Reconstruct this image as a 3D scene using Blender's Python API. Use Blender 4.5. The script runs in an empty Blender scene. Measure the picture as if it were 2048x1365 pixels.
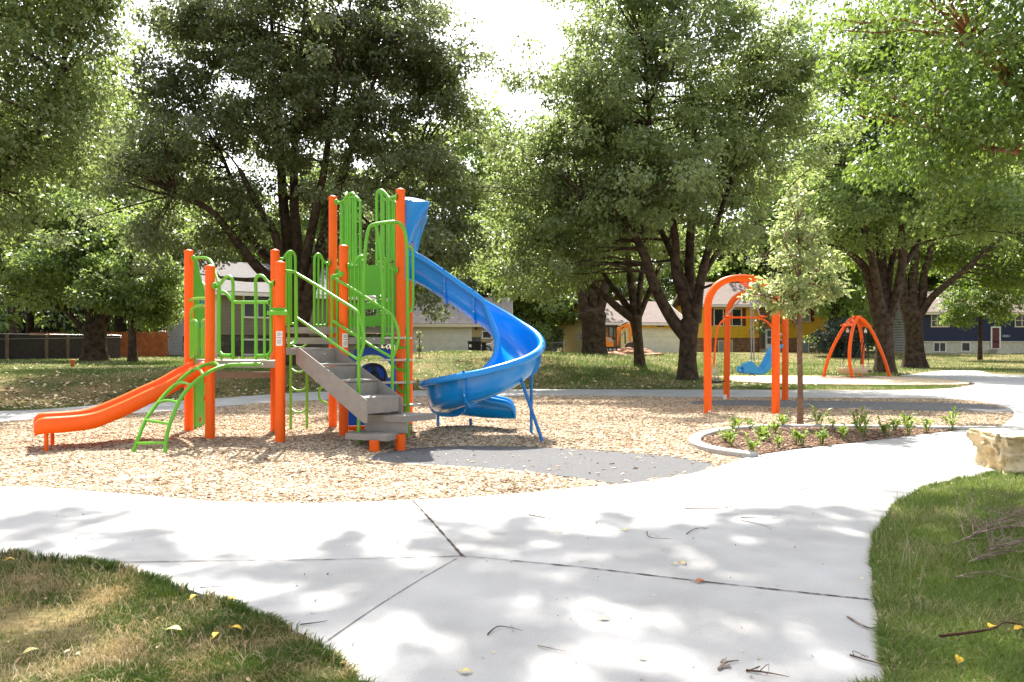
import bpy, bmesh, math, random
import numpy as np
from mathutils import Vector, Matrix
from mathutils.geometry import tessellate_polygon
random.seed(7); RNG = np.random.default_rng(11)
SC = bpy.context.scene; COL = SC.collection
EYE, FPX, HY, CX = 1.25, 1600.0, 692.0, 1024.0     # eye height, focal length (px of the 2048 px photo), horizon row, centre column
def P(x, y, d):                                    # measured pixel + distance -> metres
    return Vector(((x-CX)/FPX*d, d, EYE+(HY-y)/FPX*d))
def G(x, y, z=0.0):                                # measured pixel on the level z -> metres
    return P(x, y, (EYE-z)*FPX/(y-HY))
def lerp(a, b, t): return a+(b-a)*t
def sstep(a, b, x):
    t = np.clip((x-a)/(b-a), 0, 1); return t*t*(3-2*t)

# ---------------------------------------------------------------- tagging
OFF = {}
def tag(o, label=None, cat=None, group=None, kind=None):
    if label: o['label'] = label
    if cat: o['category'] = cat
    if group: o['group'] = group
    if kind: o['kind'] = kind
    return o
def thing(name, loc, label, cat, group=None):
    o = bpy.data.objects.new(name, None); COL.objects.link(o)
    o.location = loc; o.empty_display_size = .2
    OFF[o.name] = Vector(loc)
    return tag(o, label, cat, group)
def link(name, me, mat, parent=None):
    o = bpy.data.objects.new(name, me); COL.objects.link(o)
    if mat is not None:
        for m in (mat if isinstance(mat, (list, tuple)) else [mat]): me.materials.append(m)
    if parent is not None:
        o.parent = parent
        off = OFF[parent.name]; OFF[o.name] = off
        me.transform(Matrix.Translation(-off))
    else: OFF[o.name] = Vector((0, 0, 0))
    return o
def ground_thing(o):                               # move a single-mesh thing's origin to its base
    me = o.data; n = len(me.vertices); a = np.empty(n*3); me.vertices.foreach_get('co', a); a = a.reshape(-1, 3)
    c = Vector((float(a[:, 0].mean()), float(a[:, 1].mean()), float(a[:, 2].min())))
    me.transform(Matrix.Translation(-c)); o.location = o.location+c
    return o
def copy_tree(o, parent=None):
    c = o.copy(); COL.objects.link(c); OFF[c.name] = OFF.get(o.name, Vector())
    if parent is not None: c.parent = parent
    for ch in list(o.children): copy_tree(ch, c)
    return c

# ---------------------------------------------------------------- mesh builder
class MB:
    def __init__(s): s.v = []; s.f = []; s.sm = []
    def add(s, vs, fs, smooth=False):
        b = len(s.v); s.v += [tuple(v) for v in vs]
        for f in fs: s.f.append(tuple(b+i for i in f)); s.sm.append(smooth)
        return s
    def box(s, c, size, rz=0, M=None, bev=0.0):
        hx, hy, hz = size[0]/2, size[1]/2, size[2]/2
        R = M if M is not None else Matrix.Rotation(rz, 3, 'Z')
        c = Vector(c)
        if bev <= 0:
            vs = [c+R@Vector((x, y, z)) for z in (-hz, hz) for y in (-hy, hy) for x in (-hx, hx)]
            return s.add(vs, [(0,2,3,1),(4,5,7,6),(0,1,5,4),(2,6,7,3),(0,4,6,2),(1,3,7,5)])
        bm = bmesh.new(); bmesh.ops.create_cube(bm, size=1)
        for v in bm.verts: v.co = Vector((v.co.x*size[0], v.co.y*size[1], v.co.z*size[2]))
        bmesh.ops.bevel(bm, geom=bm.edges[:], offset=bev, segments=2, affect='EDGES', profile=.5)
        bm.verts.index_update()
        s.add([c+R@v.co for v in bm.verts], [[v.index for v in f.verts] for f in bm.faces]); bm.free()
        return s
    def beam(s, a, b, w, h, up=(0,0,1), bev=0.0):   # box from a to b, w across, h along up
        a, b = Vector(a), Vector(b); t = (b-a); L = t.length; t.normalize()
        side = t.cross(Vector(up)).normalized(); u = side.cross(t).normalized()
        M = Matrix((t, side, u)).transposed()
        return s.box((a+b)/2, (L, w, h), M=M, bev=bev)
    def prism(s, pts, vec, smooth=False):           # planar outline extruded by vec
        n = len(pts); pts = [Vector(p) for p in pts]; vec = Vector(vec)
        tris = tessellate_polygon([pts])
        nrm = Vector((0,0,0))
        for i in range(n): nrm += pts[i].cross(pts[(i+1) % n])
        flip = nrm.dot(vec) < 0
        vs = pts+[p+vec for p in pts]; fs = []
        for t in tris:
            tn = (pts[t[1]]-pts[t[0]]).cross(pts[t[2]]-pts[t[0]])
            t2 = t if tn.dot(vec) > 0 else (t[0], t[2], t[1])
            fs.append(tuple(n+i for i in t2)); fs.append((t2[0], t2[2], t2[1]))
        for i in range(n):
            j = (i+1) % n
            fs.append((i, n+i, n+j, j) if flip else (i, j, n+j, n+i))
        return s.add(vs, fs, smooth)
    def tube(s, pts, r, seg=8, cap=True, closed=False):
        pts = [Vector(p) for p in pts]; n = len(pts)
        rs = r if hasattr(r, '__len__') else [r]*n
        T = []
        for i in range(n):
            a = pts[i-1] if (i > 0 or closed) else pts[0]
            b = pts[(i+1) % n] if (i < n-1 or closed) else pts[-1]
            t = b-a
            T.append(t.normalized() if t.length > 1e-9 else Vector((0,0,1)))
        ref = Vector((0,0,1)) if abs(T[0].z) < .9 else Vector((1,0,0))
        u = T[0].cross(ref).normalized(); vs = []
        for i in range(n):
            u = (u-T[i]*u.dot(T[i]))
            u = u.normalized() if u.length > 1e-6 else T[i].orthogonal().normalized()
            w = T[i].cross(u)
            for k in range(seg):
                a = 2*math.pi*k/seg
                vs.append(pts[i]+(u*math.cos(a)+w*math.sin(a))*rs[i])
        fs = []
        for i in range(n if closed else n-1):
            j = (i+1) % n
            for k in range(seg):
                k2 = (k+1) % seg
                fs.append((i*seg+k, i*seg+k2, j*seg+k2, j*seg+k))
        s.add(vs, fs, True)
        if cap and not closed:
            s.add(vs[:seg], [tuple(range(seg))[::-1]]); s.add(vs[-seg:], [tuple(range(seg))])
        return s
    def lathe(s, c, prof, seg=20, axis=None):       # prof [(r, z)], axis optional 3x3
        c = Vector(c); R = axis or Matrix.Identity(3); vs = []
        for r, z in prof:
            for k in range(seg):
                a = 2*math.pi*k/seg; vs.append(c+R@Vector((r*math.cos(a), r*math.sin(a), z)))
        fs = []
        for i in range(len(prof)-1):
            for k in range(seg):
                k2 = (k+1) % seg; fs.append((i*seg+k, i*seg+k2, (i+1)*seg+k2, (i+1)*seg+k))
        return s.add(vs, fs, True)
    def sphere(s, c, r, seg=8, sc=(1,1,1)):
        prof = [(r*math.cos(-math.pi/2+math.pi*i/(seg//2))*1.0+1e-5, r*math.sin(-math.pi/2+math.pi*i/(seg//2))) for i in range(seg//2+1)]
        c = Vector(c); vs = []
        for rr, z in prof:
            for k in range(seg):
                a = 2*math.pi*k/seg; vs.append(c+Vector((rr*math.cos(a)*sc[0], rr*math.sin(a)*sc[1], z*sc[2])))
        fs = []
        for i in range(len(prof)-1):
            for k in range(seg):
                k2 = (k+1) % seg; fs.append((i*seg+k, i*seg+k2, (i+1)*seg+k2, (i+1)*seg+k))
        return s.add(vs, fs, True)
    def sweep(s, rings, closed=False, smooth=True, caps=False):      # list of equal-length point rings
        m = len(rings[0]); vs = [p for r in rings for p in r]; fs = []
        for i in range(len(rings)-1):
            for k in range(m if closed else m-1):
                k2 = (k+1) % m; fs.append((i*m+k, i*m+k2, (i+1)*m+k2, (i+1)*m+k))
        s.add(vs, fs, smooth)
        if caps:
            s.add(rings[0], [tuple(range(m))[::-1]]); s.add(rings[-1], [tuple(range(m))])
        return s
    def build(s, name, mat, parent=None):
        me = bpy.data.meshes.new(name); me.from_pydata(s.v, [], s.f)
        me.polygons.foreach_set('use_smooth', s.sm); me.update()
        return link(name, me, mat, parent)
def smooth(pts, n=5):                              # Catmull-Rom through the points
    pts = [Vector(p) for p in pts]; out = []
    for i in range(len(pts)-1):
        p0 = pts[max(i-1, 0)]; p1 = pts[i]; p2 = pts[i+1]; p3 = pts[min(i+2, len(pts)-1)]
        for k in range(n):
            t = k/n
            out.append(.5*((2*p1)+(p2-p0)*t+(2*p0-5*p1+4*p2-p3)*t*t+(3*p1-p0-3*p2+p3)*t**3))
    return out+[pts[-1]]
def np_mesh(name, V, F, mat, parent=None, smooth_=False):           # fast mesh from numpy; F (n,k)
    me = bpy.data.meshes.new(name); V = np.ascontiguousarray(V, dtype=np.float32)
    n, k = F.shape
    me.vertices.add(len(V)); me.vertices.foreach_set('co', V.ravel())
    me.loops.add(n*k); me.loops.foreach_set('vertex_index', F.astype(np.int32).ravel())
    me.polygons.add(n); me.polygons.foreach_set('loop_start', np.arange(0, n*k, k, dtype=np.int32))
    if smooth_: me.polygons.foreach_set('use_smooth', np.ones(n, dtype=bool))
    me.update(calc_edges=True)
    return link(name, me, mat, parent)
def inside(px, py, poly):                          # vectorised point in polygon
    px, py = np.asarray(px), np.asarray(py); r = np.zeros(px.shape, bool); n = len(poly)
    for i in range(n):
        x1, y1 = poly[i][0], poly[i][1]; x2, y2 = poly[(i+1) % n][0], poly[(i+1) % n][1]
        if y1 == y2: continue
        c = ((y1 > py) != (y2 > py)) & (px < (x2-x1)*(py-y1)/(y2-y1)+x1)
        r ^= c
    return r
def vnoise(x, y, s, seed=0):                       # smooth value noise for heights and densities
    x = np.asarray(x)/s; y = np.asarray(y)/s
    xi, yi = np.floor(x).astype(int), np.floor(y).astype(int); xf, yf = x-xi, y-yi
    def h(a, b):
        v = np.sin(a*127.1+b*311.7+seed*74.7)*43758.5453; return v-np.floor(v)
    u, v = xf*xf*(3-2*xf), yf*yf*(3-2*yf)
    return (h(xi, yi)*(1-u)+h(xi+1, yi)*u)*(1-v)+(h(xi, yi+1)*(1-u)+h(xi+1, yi+1)*u)*v

# ---------------------------------------------------------------- materials
def srgb(r, g, b):
    f = lambda c: (c/255/12.92) if c <= 10 else ((c/255+.055)/1.055)**2.4
    return (f(r), f(g), f(b), 1)
def mat(name, col, rough=.5, var=.12, scale=8.0, bump=0.0, bscale=60.0, metal=0.0, spec=.5, coat=0.0, col2=None, detail=4.0):
    m = bpy.data.materials.new(name); m.use_nodes = True; nt = m.node_tree; N, L = nt.nodes, nt.links
    b = N['Principled BSDF']; b.inputs['Roughness'].default_value = rough; b.inputs['Metallic'].default_value = metal
    b.inputs['Specular IOR Level'].default_value = spec; b.inputs['Coat Weight'].default_value = coat
    tc = N.new('ShaderNodeTexCoord'); no = N.new('ShaderNodeTexNoise'); no.inputs['Scale'].default_value = scale; no.inputs['Detail'].default_value = detail
    L.new(tc.outputs['Object'], no.inputs['Vector'])
    mr = N.new('ShaderNodeMix'); mr.data_type = 'RGBA'
    c = tuple(col); c2 = col2 or tuple([max(0, x*(1-var*2)) for x in c[:3]])+(1,)
    c1 = tuple([min(1, x*(1+var)) for x in c[:3]])+(1,) if col2 is None else c
    rp = N.new('ShaderNodeValToRGB'); rp.color_ramp.elements[0].position = .3; rp.color_ramp.elements[1].position = .72
    rp.color_ramp.elements[0].color = c2; rp.color_ramp.elements[1].color = c1
    N.remove(mr)
    L.new(no.outputs['Fac'], rp.inputs['Fac']); L.new(rp.outputs['Color'], b.inputs['Base Color'])
    if bump > 0:
        n2 = N.new('ShaderNodeTexNoise'); n2.inputs['Scale'].default_value = bscale; n2.inputs['Detail'].default_value = 3
        L.new(tc.outputs['Object'], n2.inputs['Vector'])
        bp = N.new('ShaderNodeBump'); bp.inputs['Strength'].default_value = bump; bp.inputs['Distance'].default_value = .02
        L.new(n2.outputs['Fac'], bp.inputs['Height']); L.new(bp.outputs['Normal'], b.inputs['Normal'])
    return m
def leaf_mat(name, c1, c2, trans=.35, tcol=(.16, .24, .03, 1), rough=.45, spec=.5):
    m = bpy.data.materials.new(name); m.use_nodes = True; nt = m.node_tree; N, L = nt.nodes, nt.links
    b = N['Principled BSDF']; b.inputs['Roughness'].default_value = rough; b.inputs['Specular IOR Level'].default_value = spec
    g = N.new('ShaderNodeNewGeometry'); rp = N.new('ShaderNodeValToRGB')
    rp.color_ramp.elements[0].color = c1; rp.color_ramp.elements[1].color = c2
    L.new(g.outputs['Random Per Island'], rp.inputs['Fac']); L.new(rp.outputs['Color'], b.inputs['Base Color'])
    t = N.new('ShaderNodeBsdfTranslucent'); t.inputs['Color'].default_value = tcol
    mx = N.new('ShaderNodeMixShader'); mx.inputs['Fac'].default_value = trans
    L.new(b.outputs[0], mx.inputs[1]); L.new(t.outputs[0], mx.inputs[2]); L.new(mx.outputs[0], N['Material Output'].inputs['Surface'])
    return m
def siding_mat(name, col, pitch=.2, dark=.45, rough=.6, axis='Z'):   # lap siding: shadow line under each board is painted into the colour, plus bump
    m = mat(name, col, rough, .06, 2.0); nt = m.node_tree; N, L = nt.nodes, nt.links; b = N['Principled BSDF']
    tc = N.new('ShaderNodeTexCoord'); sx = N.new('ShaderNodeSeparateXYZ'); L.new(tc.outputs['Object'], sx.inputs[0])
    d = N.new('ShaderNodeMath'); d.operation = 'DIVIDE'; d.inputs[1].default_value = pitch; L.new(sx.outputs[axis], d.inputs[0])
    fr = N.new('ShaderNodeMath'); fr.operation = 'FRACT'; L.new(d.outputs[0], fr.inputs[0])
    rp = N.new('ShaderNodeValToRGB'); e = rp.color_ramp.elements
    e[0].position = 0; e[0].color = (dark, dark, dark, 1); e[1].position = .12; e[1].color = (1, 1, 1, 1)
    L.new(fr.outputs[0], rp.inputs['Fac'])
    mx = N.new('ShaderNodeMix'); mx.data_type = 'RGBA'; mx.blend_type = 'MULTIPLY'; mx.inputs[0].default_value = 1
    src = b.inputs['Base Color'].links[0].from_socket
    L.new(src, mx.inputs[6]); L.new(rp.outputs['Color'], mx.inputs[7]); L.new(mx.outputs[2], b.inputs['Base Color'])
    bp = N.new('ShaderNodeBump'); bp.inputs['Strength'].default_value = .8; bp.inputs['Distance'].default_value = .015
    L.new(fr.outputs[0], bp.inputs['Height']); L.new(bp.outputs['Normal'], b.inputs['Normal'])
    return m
def masonry_mat(name, c1, c2, cm, w, h, off=.5, rough=.85):
    m = mat(name, c1, rough); nt = m.node_tree; N, L = nt.nodes, nt.links; b = N['Principled BSDF']
    tc = N.new('ShaderNodeTexCoord'); mp = N.new('ShaderNodeMapping'); mp.inputs['Rotation'].default_value = (math.radians(90), 0, 0)
    L.new(tc.outputs['Object'], mp.inputs['Vector'])
    br = N.new('ShaderNodeTexBrick'); br.inputs['Scale'].default_value = 1; br.inputs['Brick Width'].default_value = w; br.inputs['Row Height'].default_value = h
    br.inputs['Mortar Size'].default_value = .012; br.inputs['Color1'].default_value = c1; br.inputs['Color2'].default_value = c2; br.inputs['Mortar'].default_value = cm
    br.offset = off; L.new(mp.outputs[0], br.inputs['Vector'])
    no = N.new('ShaderNodeTexNoise'); no.inputs['Scale'].default_value = 3; L.new(tc.outputs['Object'], no.inputs['Vector'])
    mx = N.new('ShaderNodeMix'); mx.data_type = 'RGBA'; mx.blend_type = 'OVERLAY'; mx.inputs[0].default_value = .8
    L.new(br.outputs['Color'], mx.inputs[6]); L.new(no.outputs['Fac'], mx.inputs[7]); L.new(mx.outputs[2], b.inputs['Base Color'])
    return m
M = {}
M['orange'] = mat('orange_powder_coat', (.95, .125, .002, 1), .42, .03, 3, .05, 300, spec=.3)
M['slide_orange'] = mat('orange_plastic', (.93, .12, .004, 1), .42, .03, 2, .05, 200, spec=.35)
M['green'] = mat('green_powder_coat', (.13, .43, .014, 1), .33, .04, 4, .05, 300, coat=.1)
M['panel_green'] = mat('green_panel_plastic', (.075, .36, .010, 1), .5, .04, 3, .08, 250)
M['blue'] = mat('blue_plastic', (.001, .245, .66, 1), .24, .03, 2, .03, 120, coat=.2)
M['blue_tube'] = mat('blue_steel_tube', (.006, .15, .45, 1), .35, .04, 4)
M['panel_blue'] = mat('blue_panel_plastic', (.002, .10, .52, 1), .42, .04, 3)
M['seat_blue'] = mat('light_blue_plastic', (.035, .36, .72, 1), .4, .04, 3, .03, 200)
M['deck'] = mat('warm_grey_coated_deck', srgb(152, 144, 136), .7, .06, 12, .3, 250)
M['black'] = mat('black_plastic', srgb(22, 22, 24), .45, .1, 4)
M['steel'] = mat('galvanised_steel', srgb(176, 176, 172), .4, .15, 30, metal=.7)
M['bolt'] = mat('bright_bolt_steel', srgb(225, 222, 214), .3, .05, 20, metal=.4)
M['offwhite'] = mat('off_white_coated_step', srgb(212, 204, 190), .6, .05, 12, .2, 200)
M['sticker'] = mat('white_label_vinyl', srgb(238, 232, 226), .4, .03, 20)
M['stickred'] = mat('red_label_bar', srgb(180, 34, 50), .4, .03, 20)
M['stickgrey'] = mat('grey_label_print', srgb(176, 178, 174), .5, .03, 20)
M['hold_blue'] = mat('blue_hand_hold', srgb(14, 100, 170), .45, .06, 20)
M['hold_red'] = mat('red_hand_hold', srgb(215, 30, 28), .45, .06, 20)
M['tan'] = mat('tan_padded_rim', srgb(205, 180, 140), .6, .06, 10)
M['bark'] = mat('dark_ridged_bark', srgb(82, 68, 56), .95, .35, 5, 1.0, 22, spec=.15)
M['bark_warm'] = mat('reddish_peeling_bark', srgb(150, 104, 72), .9, .3, 6, .8, 25, spec=.15)
M['bark_young'] = mat('young_smooth_bark', srgb(128, 100, 80), .85, .2, 18, .5, 60, spec=.2)
M['glass'] = mat('dark_window_glass', srgb(34, 40, 46), .12, .25, 1.2, spec=.8)
M['blind'] = mat('pale_window_blind', srgb(150, 155, 140), .6, .1, 3)
M['white_trim'] = mat('white_painted_trim', srgb(232, 228, 218), .5, .04, 5)
M['cream_trim'] = mat('cream_painted_trim', srgb(226, 212, 180), .55, .05, 5)
M['roof'] = mat('pinkish_tan_shingles', (.20, .155, .135, 1), .95, .12, 4, .5, 40)
M['roof_pale'] = mat('pale_tan_shingles', (.38, .32, .28, 1), .95, .1, 4, .4, 40)
M['roof_grey'] = mat('grey_shingles', (.13, .12, .115, 1), .95, .12, 4, .5, 40)
# ---------------------------------------------------------------- terrain
EDGE = [(-30, 12.2), (-14, 14.2), (-9.4, 15.6), (-7.6, 17.4), (-6.2, 20.2), (-5.2, 22.0), (-2.8, 22.6), (0, 22.9), (5.5, 23.0), (9, 23.4), (12, 31), (22, 36), (60, 40)]
EX = np.array([e[0] for e in EDGE]); EY = np.array([e[1] for e in EDGE])
def H(x, y):                                       # ground height: flat play area, grassy berm behind the far walk
    x = np.asarray(x, float); y = np.asarray(y, float)
    e = np.interp(x, EX, EY)+.4
    d = y-e
    wl = 1-sstep(-7.5, -2.5, x); wr = sstep(4.5, 9.0, x); wc = 1-wl-wr
    left = .57*sstep(0, 5.5, d)
    cen = np.interp(x, [-2, 1, 3.5, 7], [.96, .92, .78, .52])*sstep(0, 10.5, d)-np.interp(x, [-2, 1, 3.5, 7], [.34, .32, .22, .05])*sstep(12, 28, d)
    right = .62*sstep(6, 42, d)
    h = wl*left+wc*cen+wr*right
    h = h+.05*(vnoise(x, y, 3.1, 1)-.5)*sstep(0, 2, d)+.02*(vnoise(x, y, .9, 2)-.5)*sstep(0, 2, d)
    return h
def hz(x, y): return float(H(np.array([x]), np.array([y]))[0])
xs = np.concatenate([np.linspace(-320, -46, 26), np.arange(-45, 45.1, .5), np.linspace(46, 320, 26)])
ys = np.concatenate([np.linspace(-25, -1, 10), np.arange(0, 62, .5), np.geomspace(62, 520, 26)])
GX, GY = np.meshgrid(xs, ys)
GZ = H(GX, GY)
V = np.stack([GX.ravel(), GY.ravel(), GZ.ravel()], 1); nx, ny = len(xs), len(ys)
ii, jj = np.meshgrid(np.arange(nx-1), np.arange(ny-1)); b = (jj*nx+ii).ravel()
F = np.stack([b, b+1, b+nx+1, b+nx], 1)
def grass_ground_mat():
    m = bpy.data.materials.new('lawn_soil_and_thatch'); m.use_nodes = True; nt = m.node_tree; N, L = nt.nodes, nt.links
    b = N['Principled BSDF']; b.inputs['Roughness'].default_value = .95; b.inputs['Specular IOR Level'].default_value = .1
    tc = N.new('ShaderNodeTexCoord')
    n1 = N.new('ShaderNodeTexNoise'); n1.inputs['Scale'].default_value = .55; n1.inputs['Detail'].default_value = 6; n1.inputs['Roughness'].default_value = .65
    n2 = N.new('ShaderNodeTexNoise'); n2.inputs['Scale'].default_value = 22; n2.inputs['Detail'].default_value = 5
    L.new(tc.outputs['Object'], n1.inputs['Vector']); L.new(tc.outputs['Object'], n2.inputs['Vector'])
    r1 = N.new('ShaderNodeValToRGB'); e = r1.color_ramp.elements
    e[0].position = .40; e[0].color = (.075, .10, .028, 1); e[1].position = .62; e[1].color = (.30, .225, .12, 1)
    r2 = N.new('ShaderNodeValToRGB'); e = r2.color_ramp.elements
    e[0].position = .3; e[0].color = (.45, .42, .38, 1); e[1].position = .7; e[1].color = (1.15, 1.1, 1, 1)
    L.new(n1.outputs['Fac'], r1.inputs['Fac']); L.new(n2.outputs['Fac'], r2.inputs['Fac'])
    mx = N.new('ShaderNodeMix'); mx.data_type = 'RGBA'; mx.blend_type = 'MULTIPLY'; mx.inputs[0].default_value = 1
    L.new(r1.outputs['Color'], mx.inputs[6]); L.new(r2.outputs['Color'], mx.inputs[7]); L.new(mx.outputs[2], b.inputs['Base Color'])
    bp = N.new('ShaderNodeBump'); bp.inputs['Strength'].default_value = .9; bp.inputs['Distance'].default_value = .03
    L.new(n2.outputs['Fac'], bp.inputs['Height']); L.new(bp.outputs['Normal'], b.inputs['Normal'])
    return m
tag(np_mesh('ground', V, F, grass_ground_mat(), smooth_=True), 'grassy park ground with dry patches and a low berm', kind='structure')

# ---------------------------------------------------------------- concrete walk
ZP = .035
NEAR = [(0,973),(80,976),(150,980),(300,992),(390,1000),(480,1005),(600,1007),(720,1004),(825,1000),(910,996),(1000,990),(1080,983),(1160,975),(1260,967),(1330,957),(1390,946),(1440,932),(1500,913)]
BED_NEAR = [(1600,898),(1680,889),(1760,880),(1830,871),(1900,863),(1950,858.5),(1990,855)]
TIP = [(2010,848),(2024,836),(2028,826),(2022,818),(2005,812),(1985,806.5),(1960,802.5),(1930,799.5),(1870,797.5)]
FARIN = [(1800,796.5),(1700,796),(1600,795.5),(1500,794.5),(1400,794),(1300,793),(1150,791.5),(1000,791.5),(900,791.5),(840,792.5),(720,795.5),(640,799.5),(600,801.5),(544,804),(431,814),(270,826.5),(150,833.5),(40,840),(0,843)]
FAROUT = [(0,822.5),(73,820),(198,810.5),(320,804),(431,797),(549,788.5),(600,785.5),(660,783.5),(830,781.5),(1000,779.5),(1150,779),(1400,779.5),(1600,780.5),(1750,781),(1850,779.5),(1905,776.5),(1940,771.5),(1950,767.5),(1925,762),(1880,757),(1800,751.5),(1830,748.5),(1860,744),(1900,741),(1960,742),(2048,751)]
RIGHTLAWN = [(2048,938),(1990,945),(1945,953),(1895,962),(1850,975),(1818,990),(1790,1010),(1770,1034),(1755,1060),(1746,1082),(1742,1105),(1744,1150),(1750,1200),(1757,1260),(1762,1310),(1768,1365)]
LEFTLAWN = [(712,1365),(698,1342),(670,1313),(620,1277),(575,1255),(530,1237),(480,1216),(420,1194),(330,1163),(250,1137),(190,1126),(130,1118),(60,1110),(0,1105)]
def gl(l, z): return [G(x, y, z) for x, y in l]
def spl(pts): return smooth(pts, 3)
Z3 = lambda x, y, z=ZP: Vector((x, y, z))
near = spl([Z3(-9.5, 6.75), Z3(-6.2, 6.92), Z3(-5.0, 6.93)]+gl(NEAR, ZP)); bednear = spl(gl(NEAR[-1:]+BED_NEAR+TIP[:1], ZP))[1:-1]; tip = spl(gl(TIP+FARIN[:1], ZP))[:-1]
farin = spl(gl(FARIN, ZP)+[Z3(-9.4, 12.78), Z3(-10.8, 12.55), Z3(-13, 12.1), Z3(-22, 10.2)])
farout = spl([Z3(-22, 12.4), Z3(-14, 14.1), Z3(-11.2, 14.7), Z3(-10.2, 14.85)]+gl(FAROUT, ZP)+[Z3(34, 36)])
rlawn = spl([Z3(34, 14), Z3(12, 9.6), Z3(7.6, 8.45), Z3(6.0, 8.08), Z3(5.4, 7.96)]+gl(RIGHTLAWN, ZP)+[Z3(.92, 2.0), Z3(.8, -4)])
llawn = spl([Z3(-.35, -4), Z3(-.45, 2.2)]+gl(LEFTLAWN, ZP)+[Z3(-3.25, 4.74), Z3(-3.7, 4.8), Z3(-5, 4.88), Z3(-9.5, 5.0)])
PATH = near+bednear+tip+farin+farout+rlawn+llawn
PIT = near[:]+bednear+tip+farin                    # everything inside the walk's loop
def concrete():
    m = bpy.data.materials.new('pale_broomed_concrete'); m.use_nodes = True; nt = m.node_tree; N, L = nt.nodes, nt.links
    b = N['Principled BSDF']; b.inputs['Roughness'].default_value = .85; b.inputs['Specular IOR Level'].default_value = .25
    tc = N.new('ShaderNodeTexCoord')
    def noise(s, d=4, stretch=None):
        n = N.new('ShaderNodeTexNoise'); n.inputs['Scale'].default_value = s; n.inputs['Detail'].default_value = d
        if stretch:
            mp = N.new('ShaderNodeMapping'); mp.inputs['Scale'].default_value = stretch; L.new(tc.outputs['Object'], mp.inputs[0]); L.new(mp.outputs[0], n.inputs['Vector'])
        else: L.new(tc.outputs['Object'], n.inputs['Vector'])
        return n
    n1 = noise(1.7, 8); n2 = noise(140, 3); n3 = noise(1, 3, (3, 240, 1))
    r1 = N.new('ShaderNodeValToRGB'); e = r1.color_ramp.elements
    e[0].position = .35; e[0].color = (.36, .352, .338, 1); e[1].position = .7; e[1].color = (.46, .452, .438, 1)
    r2 = N.new('ShaderNodeValToRGB'); e = r2.color_ramp.elements
    e[0].position = .25; e[0].color = (.78, .77, .75, 1); e[1].position = .5; e[1].color = (1, 1, 1, 1)
    L.new(n1.outputs['Fac'], r1.inputs['Fac']); L.new(n2.outputs['Fac'], r2.inputs['Fac'])
    mx = N.new('ShaderNodeMix'); mx.data_type = 'RGBA'; mx.blend_type = 'MULTIPLY'; mx.inputs[0].default_value = 1
    L.new(r1.outputs['Color'], mx.inputs[6]); L.new(r2.outputs['Color'], mx.inputs[7]); L.new(mx.outputs[2], b.inputs['Base Color'])
    ad = N.new('ShaderNodeMath'); ad.operation = 'ADD'; L.new(n2.outputs['Fac'], ad.inputs[0]); L.new(n3.outputs['Fac'], ad.inputs[1])
    bp = N.new('ShaderNodeBump'); bp.inputs['Strength'].default_value = .35; bp.inputs['Distance'].default_value = .004
    L.new(ad.outputs[0], bp.inputs['Height']); L.new(bp.outputs['Normal'], b.inputs['Normal'])
    return m
M['concrete'] = concrete()
pb = MB(); pb.prism([Vector((p.x, p.y, -.12)) for p in PATH], (0, 0, .12+ZP))
tag(pb.build('concrete_path', M['concrete']), 'pale concrete walk looping round the play area', kind='structure')
# joints between the slabs: dark debris-filled gaps
def strip(pts, w, z0, z1, mb, jit=0.0):
    L_, R_ = [], []
    for i, p in enumerate(pts):
        t = (pts[min(i+1, len(pts)-1)]-pts[max(i-1, 0)]).normalized(); s = Vector((-t.y, t.x, 0))*(w/2*(1+jit*random.uniform(-1, 1)))
        L_.append(Vector((p.x, p.y, z1))+s); R_.append(Vector((p.x, p.y, z1))-s)
    mb.sweep([[a, b_] for a, b_ in zip(L_, R_)], smooth=False)
jm = mat('dark_joint_debris', srgb(92, 76, 62), .95, .4, 60, .6, 150, col2=srgb(58, 48, 42))
jb = MB()
for l, w, jit in (([(825,1000),(868,1047),(925,1112)], .016, .8), ([(150,1126),(400,1122),(650,1119),(925,1112)], .007, .6), ([(925,1112),(1150,1133),(1400,1162),(1600,1184),(1752,1200)], .010, .7), ([(915,1116),(830,1165),(740,1222),(655,1281)], .0045, .3)):
    pts = smooth(gl(l, ZP+.004), 24)
    strip(pts, w, 0, ZP+.004, jb, jit)
tag(jb.build('path_joint', jm), 'dark gaps between the concrete slabs', kind='structure')

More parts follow.
